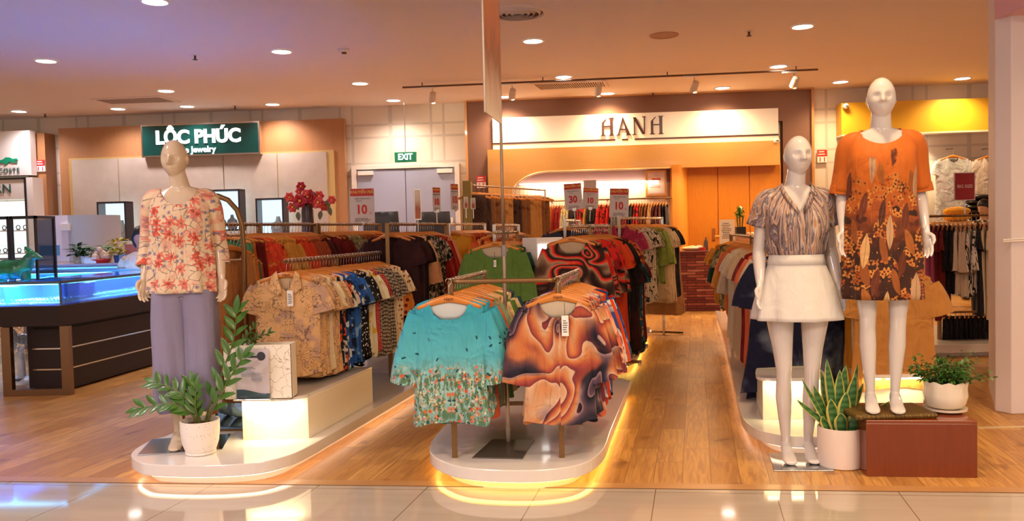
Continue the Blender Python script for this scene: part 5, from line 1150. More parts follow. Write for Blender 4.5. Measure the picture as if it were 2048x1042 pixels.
bm = body_mb(yaw=-.02, armL=[(.155, .01, 1.405), (.185, .05, 1.15), (.192, -.02, .965)], armR=[(.155, .01, 1.405), (.185, .05, 1.15), (.205, -.02, .955)], stance=.078, stepL=-.02, stepR=.0, headx=.0, curl=.3)
bo3 = finish_body(bm, 'body', M_man, M3); bo3.location = (.0, .0, .028)
MB().box(-.20, .22, -.05, .22, 0, .027).build('cushion_pad', M_gold, cu, bevel=.012)
cu.location.z = bh; 
rows = dense([(.595, 0, 0, .205, .150, 1), (.70, 0, 0, .200, .148, .9), (.82, 0, 0, .196, .142, .7), (.95, 0, 0, .188, .134, .5), (1.06, 0, 0, .176, .125, .4), (1.15, 0, 0, .168, .122, .3), (1.25, 0, 0, .170, .132, .2), (1.33, 0, 0, .168, .130, .1), (1.39, 0, .005, .168, .108, .1), (1.435, 0, .01, .156, .084, 0), (1.468, 0, .01, .124, .070, 0), (1.482, 0, .01, .104, .063, 0), (1.486, 0, .01, .096, .06, 0)])
t_ = MB(); t_.loft(neck_rings(rows, scoop(.085, .115), 6, .010), False, False); ds = t_.build('autumn_dress', FB['autumndress'], M3, True, solid=.003); ds.location = bo3.location
for s in (-1, 1):
    m_ = sleeve_cloth(MB(), [(s*.10, .008, 1.432), (s*.14, .01, 1.415), (s*.160, .015, 1.38), (s*.174, .03, 1.28), (s*.187, .045, 1.17)], [.050, .062, .062, .058, .061], .98, 4, .004, ph=s); q = m_.build('dress_sleeve', FB['orangecloth'], ds, True, solid=.003)
    sleeve_cloth(MB(), [(s*.185, .043, 1.20), (s*.187, .045, 1.175), (s*.190, .046, 1.15)], [.064, .066, .067], .86, 4, .003, ph=s).build('cuff', FB['orangecloth'], q, True, solid=.004)
# ------------------------------------------------------------------ plants
def leafmat(name, c1, c2):
    n = N(name); v = n.coord('Object', flat=False); g = n.noise(v, 12, 2)[0]; return n.bsdf(n.mix(g, C(c1), C(c2)), .32, spec=.5, coat=.15)
M_leaf = leafmat('zz_leaf', '#264a16', '#4c7a24'); M_leaf2 = leafmat('bush_leaf', '#2c5a24', '#5c8a38'); M_stem = leafmat('stem_green', '#4c5c24', '#6a6a34'); M_soil = flat('soil', '#3c2618', .95)
n = N('speckled_pot'); v = n.coord('Object', flat=False); M_spk = n.bsdf(n.mix(n.step(n.voro(v, 70, dim='3D')['Distance'], .16, .04), C('#efe6da'), C('#b8a898')), .5)
def leaf(mb, p, d, up, L_, w, cup=.15, n=6):
    d = Vector(d).normalized(); up = Vector(up); s = d.cross(up); s = s.normalized() if s.length > 1e-4 else Vector((1, 0, 0)); u = s.cross(d).normalized(); R = []
    for i in range(n+1):
        t = i/n; ww = w*math.sin(PI*min(.985, t*.93+.05))**.8*(1-.2*t); c = Vector(p)+d*(L_*t)-u*(L_*cup*t*t); R.append([tuple(c-s*ww+u*ww*.3), tuple(c), tuple(c+s*ww+u*ww*.3)])
    return mb.loft(R, closed=False)
def zz(name, loc, stems, label, pot=None, sc=1.0, cat='plant'):
    e = E(name, loc, label, cat); rr = random.Random(5)
    z0 = 0
    if pot:
        r, h = pot; z0 = h*.88
        MB().lathe([(r*.62, .012), (r*.78, .02), (r*.93, h*.35), (r, h*.7), (r*1.0, h), (r*.93, h), (r*.92, h*.86)], 36, cap1=False).build('pot', M_spk, e, 'auto'); MB().lathe([(r*.72, 0), (r*.78, .004), (r*.78, .018), (r*.62, .018)], 32).build('saucer', M_spk, e, 'auto')
        MB().lathe([(r*.93, h*.84), (r*.5, h*.88), (.001, h*.9)], 24, cap0=False).build('soil', flat('bark_soil', '#6a3f22', .95), e, True)
    for pts, nl, ll in stems:
        pts = [Vector(p)+Vector((0, 0, z0)) for p in pts]; sp_ = [Vector(p) for p in spline([tuple(p) for p in pts], 6)]; m_ = MB(); L_ = len(sp_)
        m_.tube(sp_, [.0075*(1-.7*i/L_) for i in range(L_)], 7)
        st_ = m_.build('stem', M_stem, e, True); lf = MB()
        for k in range(nl):
            t = .22+.76*k/(nl-1); i = min(L_-2, int(t*(L_-1))); p = sp_[i].lerp(sp_[i+1], t*(L_-1)-i); tg = (sp_[i+1]-sp_[i]).normalized()
            s = -1 if k % 2 else 1; sd = tg.cross(Vector((0, -.85, .5))).normalized()*s; d = (tg*.75+sd*.8+Vector((0, -.15, .2+rr.uniform(-.1, .15)))).normalized()
            leaf(lf, p, d, Vector((rr.uniform(-.3, .3), -.7, .6)), ll*rr.uniform(.85, 1.1)*(1.08-.35*abs(t-.5)), ll*.21, .12)
        leaf(lf, sp_[-1], (sp_[-1]-sp_[-2]).normalized(), (0, -.7, .6), ll*.9, ll*.2); lf.build('leaf_cluster', M_leaf, st_, True)
    return e
pz = G(402, 906, .12); s_ = pz.y/F
zz('potted_plant', pz, [([(0, 0, 0), (-.05, -.02, .07), (-.15, -.03, .12), (-.30, -.05, .10)], 14, .09), ([(-.02, .0, 0), (-.05, -.01, .12), (-.13, 0, .19), (-.24, .02, .23)], 12, .085), ([(0, .0, 0), (-.01, -.03, .1), (.0, -.03, .2)], 8, .075), ([(.0, .02, 0), (-.05, .03, .14), (-.06, .05, .22)], 9, .075),
   ([(.02, .02, 0), (.06, .03, .12), (.13, .04, .30), (.19, .04, .46), (.21, .03, .60)], 15, .105), ([(.03, .02, 0), (.10, .0, .12), (.18, .0, .26), (.25, .0, .36)], 11, .10)], 'leafy green plant with arching stems in a speckled white pot on the left platform', pot=(38*s_, 68*s_))
# snake plant
ps = G(1681, 930); s_ = ps.y/F; e = E('potted_snake_plant', ps, 'yellow-edged snake plant in a plain white cylinder pot beside the brown box', 'plant'); r, h = 44*s_, 80*s_
MB().lathe([(r*.9, 0), (r*.97, .006), (r, .03), (r, h), (r*.94, h), (r*.93, h*.88)], 40, cap1=False).build('pot', flat('matte_white_pot', '#efe0d6', .35), e, 'auto'); MB().lathe([(r*.94, h*.86), (.001, h*.88)], 24, cap0=False).build('soil', M_soil, e)
n = N('snake_leaf'); v = n.coord('UV', flat=False); 
n2 = n.math('ABSOLUTE', n.math('SUBTRACT', n.xyz[0], .5)); ob = n.n.new('ShaderNodeTexCoord').outputs['Object']; bands = n.wave(ob, 9, 4, 2, 1, d='Z')
M_snake = n.bsdf(n.mix(n.step(n2, .34, .03), C('#c8c064'), n.mix(bands, C('#2c5a2c'), C('#4c7c44'))), .35)
def blade(root, base, tip, w, bend, twist):
    b, t = Vector(base), Vector(tip); R = []; n_ = 12; ax = (t-b); s = Vector((math.cos(twist), math.sin(twist), 0)); nn = ax.cross(s).normalized(); s = nn.cross(ax.normalized())
    for i in range(n_+1):
        k = i/n_; c = b+ax*k+Vector(bend)*math.sin(PI*k*.5)*k; ww = w*min(1, (.55+1.2*k))*(1-max(0, (k-.6)/.4)**1.8)+.0005; R.append([tuple(c+s*(ww*u)+nn*(abs(u)*ww*.35)) for u in (-1, -.5, 0, .5, 1)])
    m_ = MB().loft(R, closed=False); o = m_.build('blade', M_snake, root, True, solid=.003)
    uv = o.data.uv_layers.new(name='UVMap')
    for p in o.data.polygons:
        for li in p.loop_indices: vi = o.data.loops[li].vertex_index; uv.data[li].uv = ((vi % 5)/4, (vi//5)/n_)
rr = random.Random(11)
for bx_, by_, tx, tz, w, tw in ((-.02, 0, -.05, .34, .022, .1), (.01, .02, .03, .31, .024, -.2), (-.05, 0, -.10, .22, .025, .3), (.04, 0, .06, .27, .026, -.1), (0, -.04, .01, .20, .030, .05), (-.03, -.04, -.05, .17, .030, .2), (.03, -.05, .06, .13, .030, -.2), (-.06, -.02, -.15, .27, .013, .5), (-.04, -.02, -.17, .18, .014, .3), (.05, .0, .19, .16, .015, .2), (.06, -.02, .20, .10, .016, -.1), (.05, .03, .10, .22, .022, .4), (-.01, -.06, -.02, .11, .03, 0), (-.07, -.03, -.08, .09, .02, .4), (.02, .03, -.02, .25, .022, .7), (-.03, .03, -.06, .28, .018, -.4), (.06, .02, .075, .31, .018, .2), (.0, .0, .0, .29, .024, .0)):
    blade(e, (bx_, by_, h*.8), (tx*1.1, by_*1.3, h*.8+tz*1.18), w*1.2, (tx*.3, 0, -.02 if abs(tx) > .14 else 0), tw)
# bushy plant on the box
pb = G(1890, 822, bh); s_ = pb.y/F; e = E('potted_bush', pb, 'bushy fine-leaved green plant in a scalloped white pot on the brown box', 'plant'); h = 62*s_; r = 41*s_
n_ = 40; R = []
for q, z in ((.6, .02), (.82, .03), (.93, .3*h+.0), (1.0, .55*h), (.97, .8*h), (1.02, h), (.96, h), (.9, .85*h)):
    R.append([((q*r*(1+(.025*math.cos(10*2*PI*k/n_) if z > .5*h else 0)))*math.cos(2*PI*k/n_), (q*r*(1+(.025*math.cos(10*2*PI*k/n_) if z > .5*h else 0)))*math.sin(2*PI*k/n_), z+(.006*math.cos(10*2*PI*k/n_) if z > .9*h else 0)) for k in range(n_)])
MB().loft(R, True, False).build('scalloped_pot', flat('glazed_pot', '#ece0cc', .2, coat=.3), e, 'auto'); MB().lathe([(r*.7, 0), (r*.98, .012), (r*1.0, .024), (r*.95, .022), (r*.6, .014)], 36).build('saucer', flat('glazed_pot', ''), e, 'auto')
MB().lathe([(r*.92, h*.86), (.001, h*.88)], 24, cap0=False).build('soil', M_soil, e)
fo = MB(); stm = MB()
for k in range(46):
    a = rr.uniform(0, 2*PI); ln = rr.uniform(.07, .17); el = rr.uniform(.12, 1.0); d = Vector((math.cos(a)*math.cos(el), math.sin(a)*math.cos(el)*.8, math.sin(el)*.85)); p0 = Vector((rr.uniform(-.05, .05), rr.uniform(-.04, .04), h*.86)); p1 = p0+d*ln+Vector((0, 0, .02)); 
    if k % 9 == 0: p1 = p0+d*ln*1.5
    stm.tube([p0, p0.lerp(p1, .5)+Vector((0, 0, .02)), p1], .0016, 5)
    for j in range(26):
        t = rr.uniform(.3, 1.08); c = p0.lerp(p1, t)+Vector((rr.gauss(0, .016), rr.gauss(0, .014), rr.gauss(.012, .012))); dd = Vector((rr.gauss(0, 1)+d.x*1.2, rr.gauss(0, 1)+d.y, rr.gauss(-.1, .5))); leaf(fo, c, dd, (rr.gauss(0, .3), rr.gauss(0, .3), 1), rr.uniform(.022, .034), .0075, .2, 3)
stm.build('stems', M_stem, e, True); fo.build('foliage', M_leaf2, e, True)
# ------------------------------------------------------------------ things on the left riser
lidz = .12+.25
pbx = G(560, 800, lidz); x0_, x1_ = G(458, 795, lidz).x, G(585, 797, lidz).x
BXy = pbx.y+.03; e = E('paper_box', ((x0_+x1_)/2, BXy, lidz), 'white decorative paper box with fine line drawings on the left riser', 'box')
w = x1_-x0_; h = (796-686)*BXy/F
n = N('line_drawing_paper'); v = n.coord('Object'); w_ = n.vm('ADD', v, n.vm('SCALE', n.noise(v, 18, 3)[1], None, .12)); ed = n.voro(w_, 16, 'DISTANCE_TO_EDGE')['Distance']; M_line = n.bsdf(n.mix(n.step(ed, .022, .012), C('#f2e8d6'), C('#a08c70')), .6)
bb_ = MB(); bb_.box(-w/2, w/2, 0, .12, 0, .004).box(-w/2, w/2, 0, .004, 0, h).box(-w/2, w/2, .116, .12, 0, h).box(-w/2, -w/2+.004, 0, .12, 0, h).box(w/2-.004, w/2, 0, .12, 0, h).build('box_shell', M_ivory, e)
MB().box(-w/2+.012, w/2-.002, -.001, 0, .006, h-.006).build('drawn_front', M_line, e)
zz('trailing_plant', ((x0_+x1_)/2, BXy+.06, lidz+.01), [([(-.06, 0, h-.12), (-.05, 0, h-.03), (-.03, -.01, h+.02), (.06, -.02, h+.05)], 12, .045), ([(-.08, 0, h-.12), (-.10, 0, h-.02), (-.06, -.02, h+.04), (-.02, -.03, h+.09)], 10, .04), ([(-.10, .0, h-.12), (-.15, -.0, h-.0), (-.17, -.02, h-.08), (-.16, -.02, h-.14)], 6, .04)], 'small green plant growing out of the white decorative paper box')
bsx = G(507, 800, lidz); e = E('brochure_stand', bsx+Vector((0, .0, 0)), 'acrylic brochure stand with a grey and teal leaflet in front of the paper box', 'sign stand', -.06)
wb = 68*bsx.y/F; hb = 103*bsx.y/F
n = N('leaflet_print'); v = n.coord('Object', flat=False); x_, z_ = n.xyz[0], n.xyz[2]
base = n.mix(n.step(z_, n.math('MULTIPLY_ADD', n.math('SINE', n.math('MULTIPLY', x_, 22)), -.012, hb*.17), .001), C('#cfc4c8'), C('#3f5860'))
M_bro = n.bsdf(base, .55)
MB().box(-wb/2-.01, wb/2+.012, -.035, .045, 0, .012).build('foot', M_chrome, e, bevel=.004)
lf_ = MB().box(-wb/2, wb/2, -.002, .002, .014, hb).build('leaflet', M_bro, e)
g = MB().box(-wb*.36, wb*.18, -.0035, -.002, hb*.83, hb*.87); g.lathe([(wb*.13, -.0005), (wb*.13, .0005)], 24); g.v[-48:] = [(a_+wb*.28, -.003-c_*.5, b_+hb*.86) for a_, b_, c_ in g.v[-48:]]; g.build('dark_heading', flat('heading_dark', '#3a3c44', .5), lf_)
for (a_, b_, c_, d_, n_) in ((-.34, .1, .46, .66, 7), (-.05, .36, .36, .54, 7), (-.42, -.1, .05, .08, 1), (.1, .45, .1, .13, 1)): g = MB(); strokes(g, n_, wb*a_, wb*b_, hb*c_, hb*d_, -.002, seed=int(c_*100)); g.build('printed_block', flat('print_blue', '#7c88a0', .5), lf_)
# blue reflecting panel behind riser
q0 = G(462, 862, .12); e = E('mirror_panel', q0, 'low blue reflecting mirror panel beside the lit riser box on the left platform', 'mirror')
MB().box(-.075, .075, 0, .012, .012, .17).build('mirror_glass', flat('mirror_glass_blue', '#8ab0d8', .04, 1.0), e); MB().box(-.085, .085, -.006, .02, 0, .012).build('mirror_foot', M_bronze, e)
# ------------------------------------------------------------------ banner stand and sale signs
bp = G(1017, 884, .12); e = E('banner_stand', bp, 'tall slim banner stand on the centre platform with a hanging printed banner', 'banner stand')
q = [G(a_, b_, .12)-bp for a_, b_ in ((985, 880), (1068, 882), (1045, 919), (944, 917))]; MB().prism([(p.x, p.y) for p in q], 0, .006).build('base_plate', flat('grey_steel_plate', '#6c645c', .35, .5), e, bevel=.001)
zt_ = P(1003, 10, bp.y).z-.12+.25; MB().tube([(0, 0, 0), (0, 0, 1.05)], .0105, 10).lathe([(.014, 0), (.014, .09)], 14).build('lower_pole', M_pole, e, 'auto'); MB().tube([(0, 0, 1.03), (0, 0, zt_)], .008, 10).build('upper_pole', M_pole, e, True); MB().lathe([(.015, 1.03), (.016, 1.07), (.015, 1.09)], 14).build('pole_clamp', flat('clamp_grey', '#8c8480', .4, .3), e, 'auto')
pa, pb_ = P(970, 222, 4.02), P(1002, 251, 4.50); za = (pa.z+pb_.z)/2; top_z = za+.98
n = N('banner_print'); v = n.coord('Generated', flat=False); z_ = n.xyz[2]; nz = n.noise(v, 3, 3, 1)[0]
col = n.ramp(n.math('ADD', z_, n.math('MULTIPLY', n.math('SUBTRACT', nz, .5), .35)), [(0, C('#d8c8b8')), (.14, C('#c8b0a0')), (.3, C('#8a5a48')), (.5, C('#c87850')), (.72, C('#d88c64')), (.86, C('#e0b8a4')), (1, C('#d8c4b8'))])
M_ban = n.bsdf(col, .3); dv = Vector((pb_.x-pa.x, pb_.y-pa.y, 0)); u = dv.normalized(); nrm = Vector((u.y, -u.x, 0))
A_ = Vector((pa.x, pa.y, za))-bp; m_ = MB(); P4 = [A_, A_+dv, A_+dv+nrm*.006, A_+nrm*.006]
m_.prism([(p.x, p.y) for p in P4], za-bp.z, top_z-bp.z+0); ban = m_.build('banner', M_ban, e)
MB().tube([A_+dv+Vector((0, 0, 0)), A_+dv+Vector((0, 0, .98))], .007).tube([A_, A_+Vector((0, 0, .98))], .006).tube([A_+Vector((0, 0, .98)), A_+dv+Vector((0, 0, .98))], .007).build('banner_frame', M_pole, ban)
MB().tube([Vector((0, 0, A_.z+.6)), A_+dv+Vector((0, 0, .6))], .006).tube([Vector((0, 0, A_.z+.97)), A_+dv+Vector((0, 0, .97))], .006).build('banner_bracket', M_pole, e)
def sale(rect, Y, num, label, rz=0, tilt=0, stem=.2, pct=True, header='KHUYẾN MÃI', pale=False):
    x0, y0, x1, y1 = rect; p = P((x0+x1)/2, y1, Y); w = (x1-x0)*Y/F/max(.2, math.cos(rz)); h = (y1-y0)*Y/F; e = E('sale_sign', p, label, 'sign', rz); e.rotation_euler.y = tilt
    c = MB().box(-w/2, w/2, -.003, .003, 0, h).build('card', flat('sign_card', '#dcd2d0', .35), e)
    MB().tube([(0, 0, 0), (0, 0, -stem)], .006).build('stem', M_chrome, e); MB().box(-.02, .02, -.012, .012, -.015, .015).build('clip', M_chrome, e)
    MB().box(-w*.47, w*.47, -.005, -.003, h*.78, h*.985).build('red_header', M_red if not pale else M_orange_print, c); text('header_text', header, h*.115, flat('header_yellow', '#f4c860', .5), c, (0, -.006, h*.89), .0006, sx=min(1, w/h*1.45), shear=.25, bold=.001)
    text('number', num, h*.36, M_red, c, (-w*.03, -.004, h*.38), .0008, bold=.004, sx=.9)
    if pct: text('percent', '%', h*.10, M_red, c, (w*.34, -.004, h*.28), .0006)
    text('small_text', 'THỜI TRANG MAY', h*.055, M_ink, c, (-w*.0, -.004, h*.70), .0005); g = MB(); strokes(g, 1, -w*.25, w*.05, h*.62, h*.655, -.003, seed=3); strokes(g, 3, -w*.38, w*.45, h*.03, h*.15, -.003, seed=6); g.build('small_print', M_ink, c)
    return e
sale((701, 377, 750, 446), 8.07, '10', 'red and white 10 percent sale sign left of the pale blue doors', stem=.05)
sale((1131, 367, 1166, 419), 8.7, '30', 'red and white 30 percent sale sign in front of the red clothes', tilt=-.06, stem=.12)
sale((1165, 376, 1196, 417), 9.0, '10', 'red and white 10 percent sale sign tucked right behind the 30 sign', tilt=.05, stem=.14, pale=True)
e = E('photo_card', P(1180, 374, 9.05), 'small clear card standing above the middle 10 percent sign', 'sign'); MB().box(-.07, .07, -.002, .002, -.02, .075).build('card', flat('pale_card', '#d8bca8', .4), e)
sale((1219, 377, 1257, 434), 8.63, '10', 'red and white 10 percent sale sign above the pink shirt', tilt=.03, stem=.05)
sale((867, 375, 880, 422), 7.9, '10', 'narrow angled 10 percent sale sign in front of the right door', rz=.95, stem=.12)
sale((903, 368, 916, 420), 8.3, '10', 'narrow angled sale sign at the right edge of the blue door', rz=1.0, stem=.12)
n = N('portrait_card'); v = n.coord('Generated', flat=False); M_port = n.bsdf(n.ramp(n.math('ADD', n.xyz[2], n.math('MULTIPLY', n.noise(v, 4, 2)[0], .3)), [(0, C('#c87850')), (.5, C('#b8603c')), (.75, C('#dcb8a0')), (1, C('#e8d8cc'))]), .35)
for (x0, y0, x1, y1, Y, lb) in ((829, 378, 843, 440, 7.0, 'narrow portrait card in a silver frame in front of the blue doors'), (928, 394, 936, 417, 8.6, 'small orange card clipped left of the brown trousers'), (942, 396, 951, 418, 8.7, 'small orange card clipped in front of the brown trousers')):
    p = P((x0+x1)/2, y1, Y); h = (y1-y0)*Y/F; w = (x1-x0)*Y/F; e = E('card_holder', p, lb, 'sign', .3); MB().box(-w/2, w/2, -.006, .006, 0, h).build('frame', M_chrome, e); MB().box(-w*.4, w*.4, -.008, -.006, h*.04, h*.96).build('portrait_card', M_port, e); MB().tube([(0, 0, 0), (0, 0, -.1)], .006).build('stem', M_chrome, e)
e_p = P(1929, 401, 7.35); w, h = 41*7.35/F, 56*7.35/F; e = E('size_sign', e_p, 'dark red BIG SIZE sign standing on the right rack', 'sign', -.05)
MB().box(-w/2, w/2, -.004, .004, 0, h).build('frame', flat('sign_card', ''), e); q = MB().box(-w/2+.008, w/2-.008, -.006, -.004, .008, h-.008).build('red_card', flat('sign_crimson', '#a8141c', .4), e); text('lettering', 'BIG SIZE', h*.155, M_paper, q, (0, -.007, h*.5), .0006, sx=.95); MB().tube([(0, 0, 0), (0, 0, -.12)], .006).build('stem', M_chrome, e)
# light column between the racks
x0_, x1_ = P(1045, 470, 6.3).x, P(1073, 470, 6.3).x; e = E('light_box_column', (x0_+(x1_-x0_)/2, 6.3, .12), 'square white light box column between the green and red swirl blouses', 'light box', 0)
wz = P(1060, 476, 6.3).z-.12; hw_ = (x1_-x0_)/2; c_ = [(-hw_, 0), (.0, -.0), (.0+.16, .30), (-hw_+.10, .34)]
MB().prism([(-hw_, .1), (hw_, .0), (hw_+.20, .0), (hw_+.20, .13), (-hw_, .13)], 0.0, wz).build('column_body', M_white, e, bevel=.003)
MB().box(hw_+.01, hw_+.19, -.008, -.0, wz*.45, wz-.05).build('lit_face', emit('lightbox_face', (1, .95, .88, 1), 1.6), e)
q = MB().box(-.05, .05, 0, .1, 0, .09).build('white_block', M_white, None, bevel=.004); q.location = G(1071, 845, .12); T(q, 'small white block standing on the centre platform behind the low rack', 'block')
# ------------------------------------------------------------------ vase with red flowers
vp = P(616, 455, 9.2); vz = vp.z; cz = vz
e = E('flower_vase', (vp.x, vp.y, 1.05), 'tall dark vase with big red and coral artificial flowers before the concrete wall', 'vase'); s_ = vp.y/F; hz_ = P(616, 413, vp.y).z-1.05
w_ = 12*s_; MB().lathe([(w_*.8, 0), (w_, .02), (w_, hz_*.9), (w_*.85, hz_), (w_*.75, hz_)], 20).build('vase_body', flat('dark_vase', '#3a2a30', .25), e, 'auto')
fl_ = [(603, 373, 11, 0), (617, 393, 17, 0), (601, 402, 16, 0), (580, 395, 12, 1), (586, 415, 12, 1), (617, 412, 13, 1), (637, 405, 15, 1), (639, 392, 12, 1), (649, 413, 11, 1), (664, 400, 10, 1), (598, 383, 8, 1), (612, 386, 8, 1)]
M_f = [flat('flower_red', '#b01828', .6), flat('flower_coral', '#d84840', .6)]; M_fy = flat('flower_heart', '#e8a040', .6); sm = MB()
for k, (a_, b_, r_, c_) in enumerate(fl_):
    p = P(a_, b_, vp.y+random.uniform(-.08, .08))-e.location; R_ = r_*s_; sm.tube([(0, 0, hz_*.9), (p.x*.4, p.y*.4, hz_+(p.z-hz_)*.5), p], .005, 5); m_ = MB()
    for lay, (nn, rad, el) in enumerate(((6, 1.0, .1), (5, .8, .5), (4, .5, .9))):
        for q in range(nn):
            t = 2*PI*q/nn+lay*.5; d = Vector((math.cos(t)*math.cos(el), -math.sin(el)-.15, math.sin(t)*math.cos(el))); leaf(m_, p, d, (0, -1, 0) if el < .6 else (math.cos(t), 0, math.sin(t)), R_*rad, R_*.48, -.1, 4)
    f_ = m_.build('bloom', M_f[c_], e, True, solid=.002); MB().ball(tuple(p+Vector((0, -R_*.35, 0))), R_*.2).build('bloom_heart', M_fy, f_, True)
sm.build('branches', flat('branch_brown', '#5a4030', .8), e, True); m_ = MB()
for a_, b_ in ((596, 424), (642, 422), (658, 414), (654, 400), (590, 404), (625, 383)): p = P(a_, b_, vp.y)-e.location; leaf(m_, p, (random.uniform(-.5, .5), -.3, -1), (0, -1, 0), .1, .03)
m_.build('leaves', flat('flower_leaf', '#5c5a34', .6), e, True)
st_ = MB().box(-.35, .35, -.2, .25, -1.05, 0).build('pedestal', M_white); T(st_, 'white pedestal cabinet under the red flower vase', 'cabinet'); st_.location = e.location
# office chairs
for k, px in enumerate((758, 867)):
    Y = 11.2+.3*k; p = P(px, 425, Y); wz = 34*Y/F/2; e = E('office_chair', (p.x, Y, 0), 'black office chair before the double doors, '+('left one' if k == 0 else 'right one'), 'chair', .1)
    tz = P(px, 422, Y).z
    MB().prism([(-.24, 0), (.24, 0), (.26, .44), (-.26, .44)], .46, .53).build('seat', M_black, e, bevel=.02)
    R = [[(x*(.24+.02*math.sin(PI*t)), .42+.06*t+.03*(1-x*x), .56+(tz-.56)*t) for x in (-1, -.5, 0, .5, 1)] for t in [i/6 for i in range(7)]]; MB().loft(R, closed=False).build('backrest', flat('chair_mesh', '#2c2c30', .6), e, True, solid=.03)
    for s in (-1, 1): MB().tube([(s*.27, .05, .5), (s*.28, .05, .7), (s*.28, .35, .7), (s*.26, .4, .55)], .014).build('armrest', M_black, e)
    MB().tube([(0, .2, .46), (0, .2, .1)], .03).build('column', M_chrome, e)
    g = MB(); [g.tube([(0, .2, .1), (.28*math.cos(t), .2+.28*math.sin(t), .06)], .018) for t in [2*PI*i/5 for i in range(5)]]; g.build('star_base', M_black, e)
    for i in range(5): t = 2*PI*i/5; MB().ball((.28*math.cos(t), .2+.28*math.sin(t), .03), .03, n=10).build('caster', M_black, e)
# ------------------------------------------------------------------ brick counter, its things
b0, b1 = G(1275, 624), G(1441, 622); e = E('cash_counter', (b0+b1)/2, 'checkout counter faced with maroon stacked stone at the end of the aisle', 'counter', math.atan2((b1-b0).y, (b1-b0).x)); w = (b1-b0).length; h = P(1360, 503, b0.y).z
n = N('stacked_stone'); v = n.coord('Object', flat=False); cb = n.n.new('ShaderNodeCombineXYZ'); n._in(cb, 0, n.xyz[0]); n._in(cb, 1, n.xyz[2]); b = n.n.new('ShaderNodeTexBrick'); n._in(b, 'Vector', cb.outputs[0]); b.inputs['Scale'].default_value = 1; b.inputs['Brick Width'].default_value = .26; b.inputs['Row Height'].default_value = .042; b.inputs['Mortar Size'].default_value = .005; b.inputs['Bias'].default_value = -.1
b.inputs['Color1'].default_value = (0, 0, 0, 1); b.inputs['Color2'].default_value = (1, 1, 1, 1); nz = n.noise(n.vm('MULTIPLY', v, (1, 1, 4)), 9, 4)[0]
col = n.ramp(n.math('ADD', n.math('MULTIPLY', n.math('MULTIPLY', b.outputs[0], 1.0), .6), n.math('MULTIPLY', nz, .5)), [(.1, C('#581c16')), (.4, C('#7c2c22')), (.6, C('#98483a')), (.9, C('#c08068'))]); M_stone = n.bsdf(n.mix(b.outputs[1], col, C('#3c120e')), .7, bump=b.outputs[1], bd=-.01)
MB().box(-w/2, w/2, 0, .5, 0, h-.02).build('stone_front', M_stone, e); MB().box(-w/2-.01, w/2+.01, -.012, .52, h-.02, h).build('counter_top', flat('maroon_top', '#6a241c', .4), e)
CT = e; cy = b0.y
def on_counter(px, dy): p = P(px, 503, cy+dy); return Vector((p.x, p.y, h+(b0.z)))
e = E('paper_sign', on_counter(1455, .25), 'white paper notice standing on the checkout counter', 'sign'); hh_ = 62*cy/F; MB().box(-.12, .12, 0, .006, .0, hh_).build('sheet', flat('sheet_white', '#e8d8c4', .6), e); MB().box(-.13, .13, -.03, .04, 0, .01).build('foot', M_acryl, e); g = MB(); strokes(g, 9, -.09, .09, hh_*.35, hh_*.9, 0, seed=2); g.build('print', M_ink, e)
e.location = Vector((P(1455, 503, 12.9).x, 12.9, h))
tb = E('side_table', (P(1488, 500, 13.0).x, 13.0, 0), 'low wooden side cabinet with the small potted plant behind the aisle end', 'cabinet'); tz = P(1488, 470, 13).z; MB().box(-.35, .35, -.05, .35, 0, tz-.03).build('body', woodmat('orange_wood', '', ''), tb, bevel=.004); MB().box(-.37, .37, -.07, .36, tz-.03, tz).build('top', M_maple, tb, bevel=.003)
e = E('potted_plant', (P(1480, 470, 13.05).x, 13.05, tz), 'small plant with upright stems in a dark square pot on the wooden side cabinet', 'plant'); MB().prism([(-.075, -.075), (.075, -.075), (.075, .075), (-.075, .075)], 0, .13).build('pot', M_black, e, bevel=.005)
g = MB(); [g.tube([(x, 0, .12), (x*1.5, 0, .3)], .012, 6) for x in (-.03, 0, .035)]; g.build('trunk', M_stem, e); g = MB()
for k in range(70): t = random.uniform(0, 2*PI); el = random.uniform(-.3, 1.3); leaf(g, (random.gauss(0, .02), random.gauss(0, .02), random.uniform(.26, .4)), (math.cos(t)*math.cos(el), math.sin(t)*math.cos(el), math.sin(el)), (0, 0, 1), .1, .014, .2, 4)
g.build('foliage', M_leaf2, e, True)
for k, (px, c_) in enumerate(((1497, '#d8b0a0'), (1505, '#e8d0b8'))): q = MB().ball((0, 0, .022), .03, .03, .022).build('small_cup', flat('cup%d' % k, c_, .4)); q.location = (P(px, 470, 12.98).x, 12.98, tz); T(q, 'tiny pale cup on the wooden side cabinet, '+('left' if k == 0 else 'right')+' one', 'cup')
for k, (px, dy, nm, col, lb) in enumerate(((1412, .2, 'bottle', '#5a4a40', 'small dark bottle on the checkout counter'), (1404, .15, 'tape_roll', '#b83020', 'red tape roll on the checkout counter'), (1392, .2, 'wrapped_bundle', '#c8b49c', 'pale wrapped bundle on the checkout counter'), (1378, .22, 'folded_cloth', '#d8b078', 'small folded tan cloth in the middle of the checkout counter'), (1330, .2, 'folded_scarf', '#9a94a8', 'grey folded scarf at the left end of the checkout counter'))):
    p = P(px, 500, cy+dy); m_ = MB()
    if nm == 'bottle': m_.lathe([(.035, 0), (.035, .13), (.012, .17), (.012, .2)], 14)
    elif nm == 'tape_roll': m_.lathe([(.06, 0), (.06, .05), (.03, .05), (.03, .01)], 18)
    else: m_.ball((0, 0, .035), .12, .08, .035, 14); m_.ball((.05, .0, .055), .06, .05, .028, 12)
    q = m_.build(nm, flat('c_'+nm, col, .6), None, 'auto'); q.location = (p.x, p.y, h); T(q, lb, nm.replace('_', ' '))
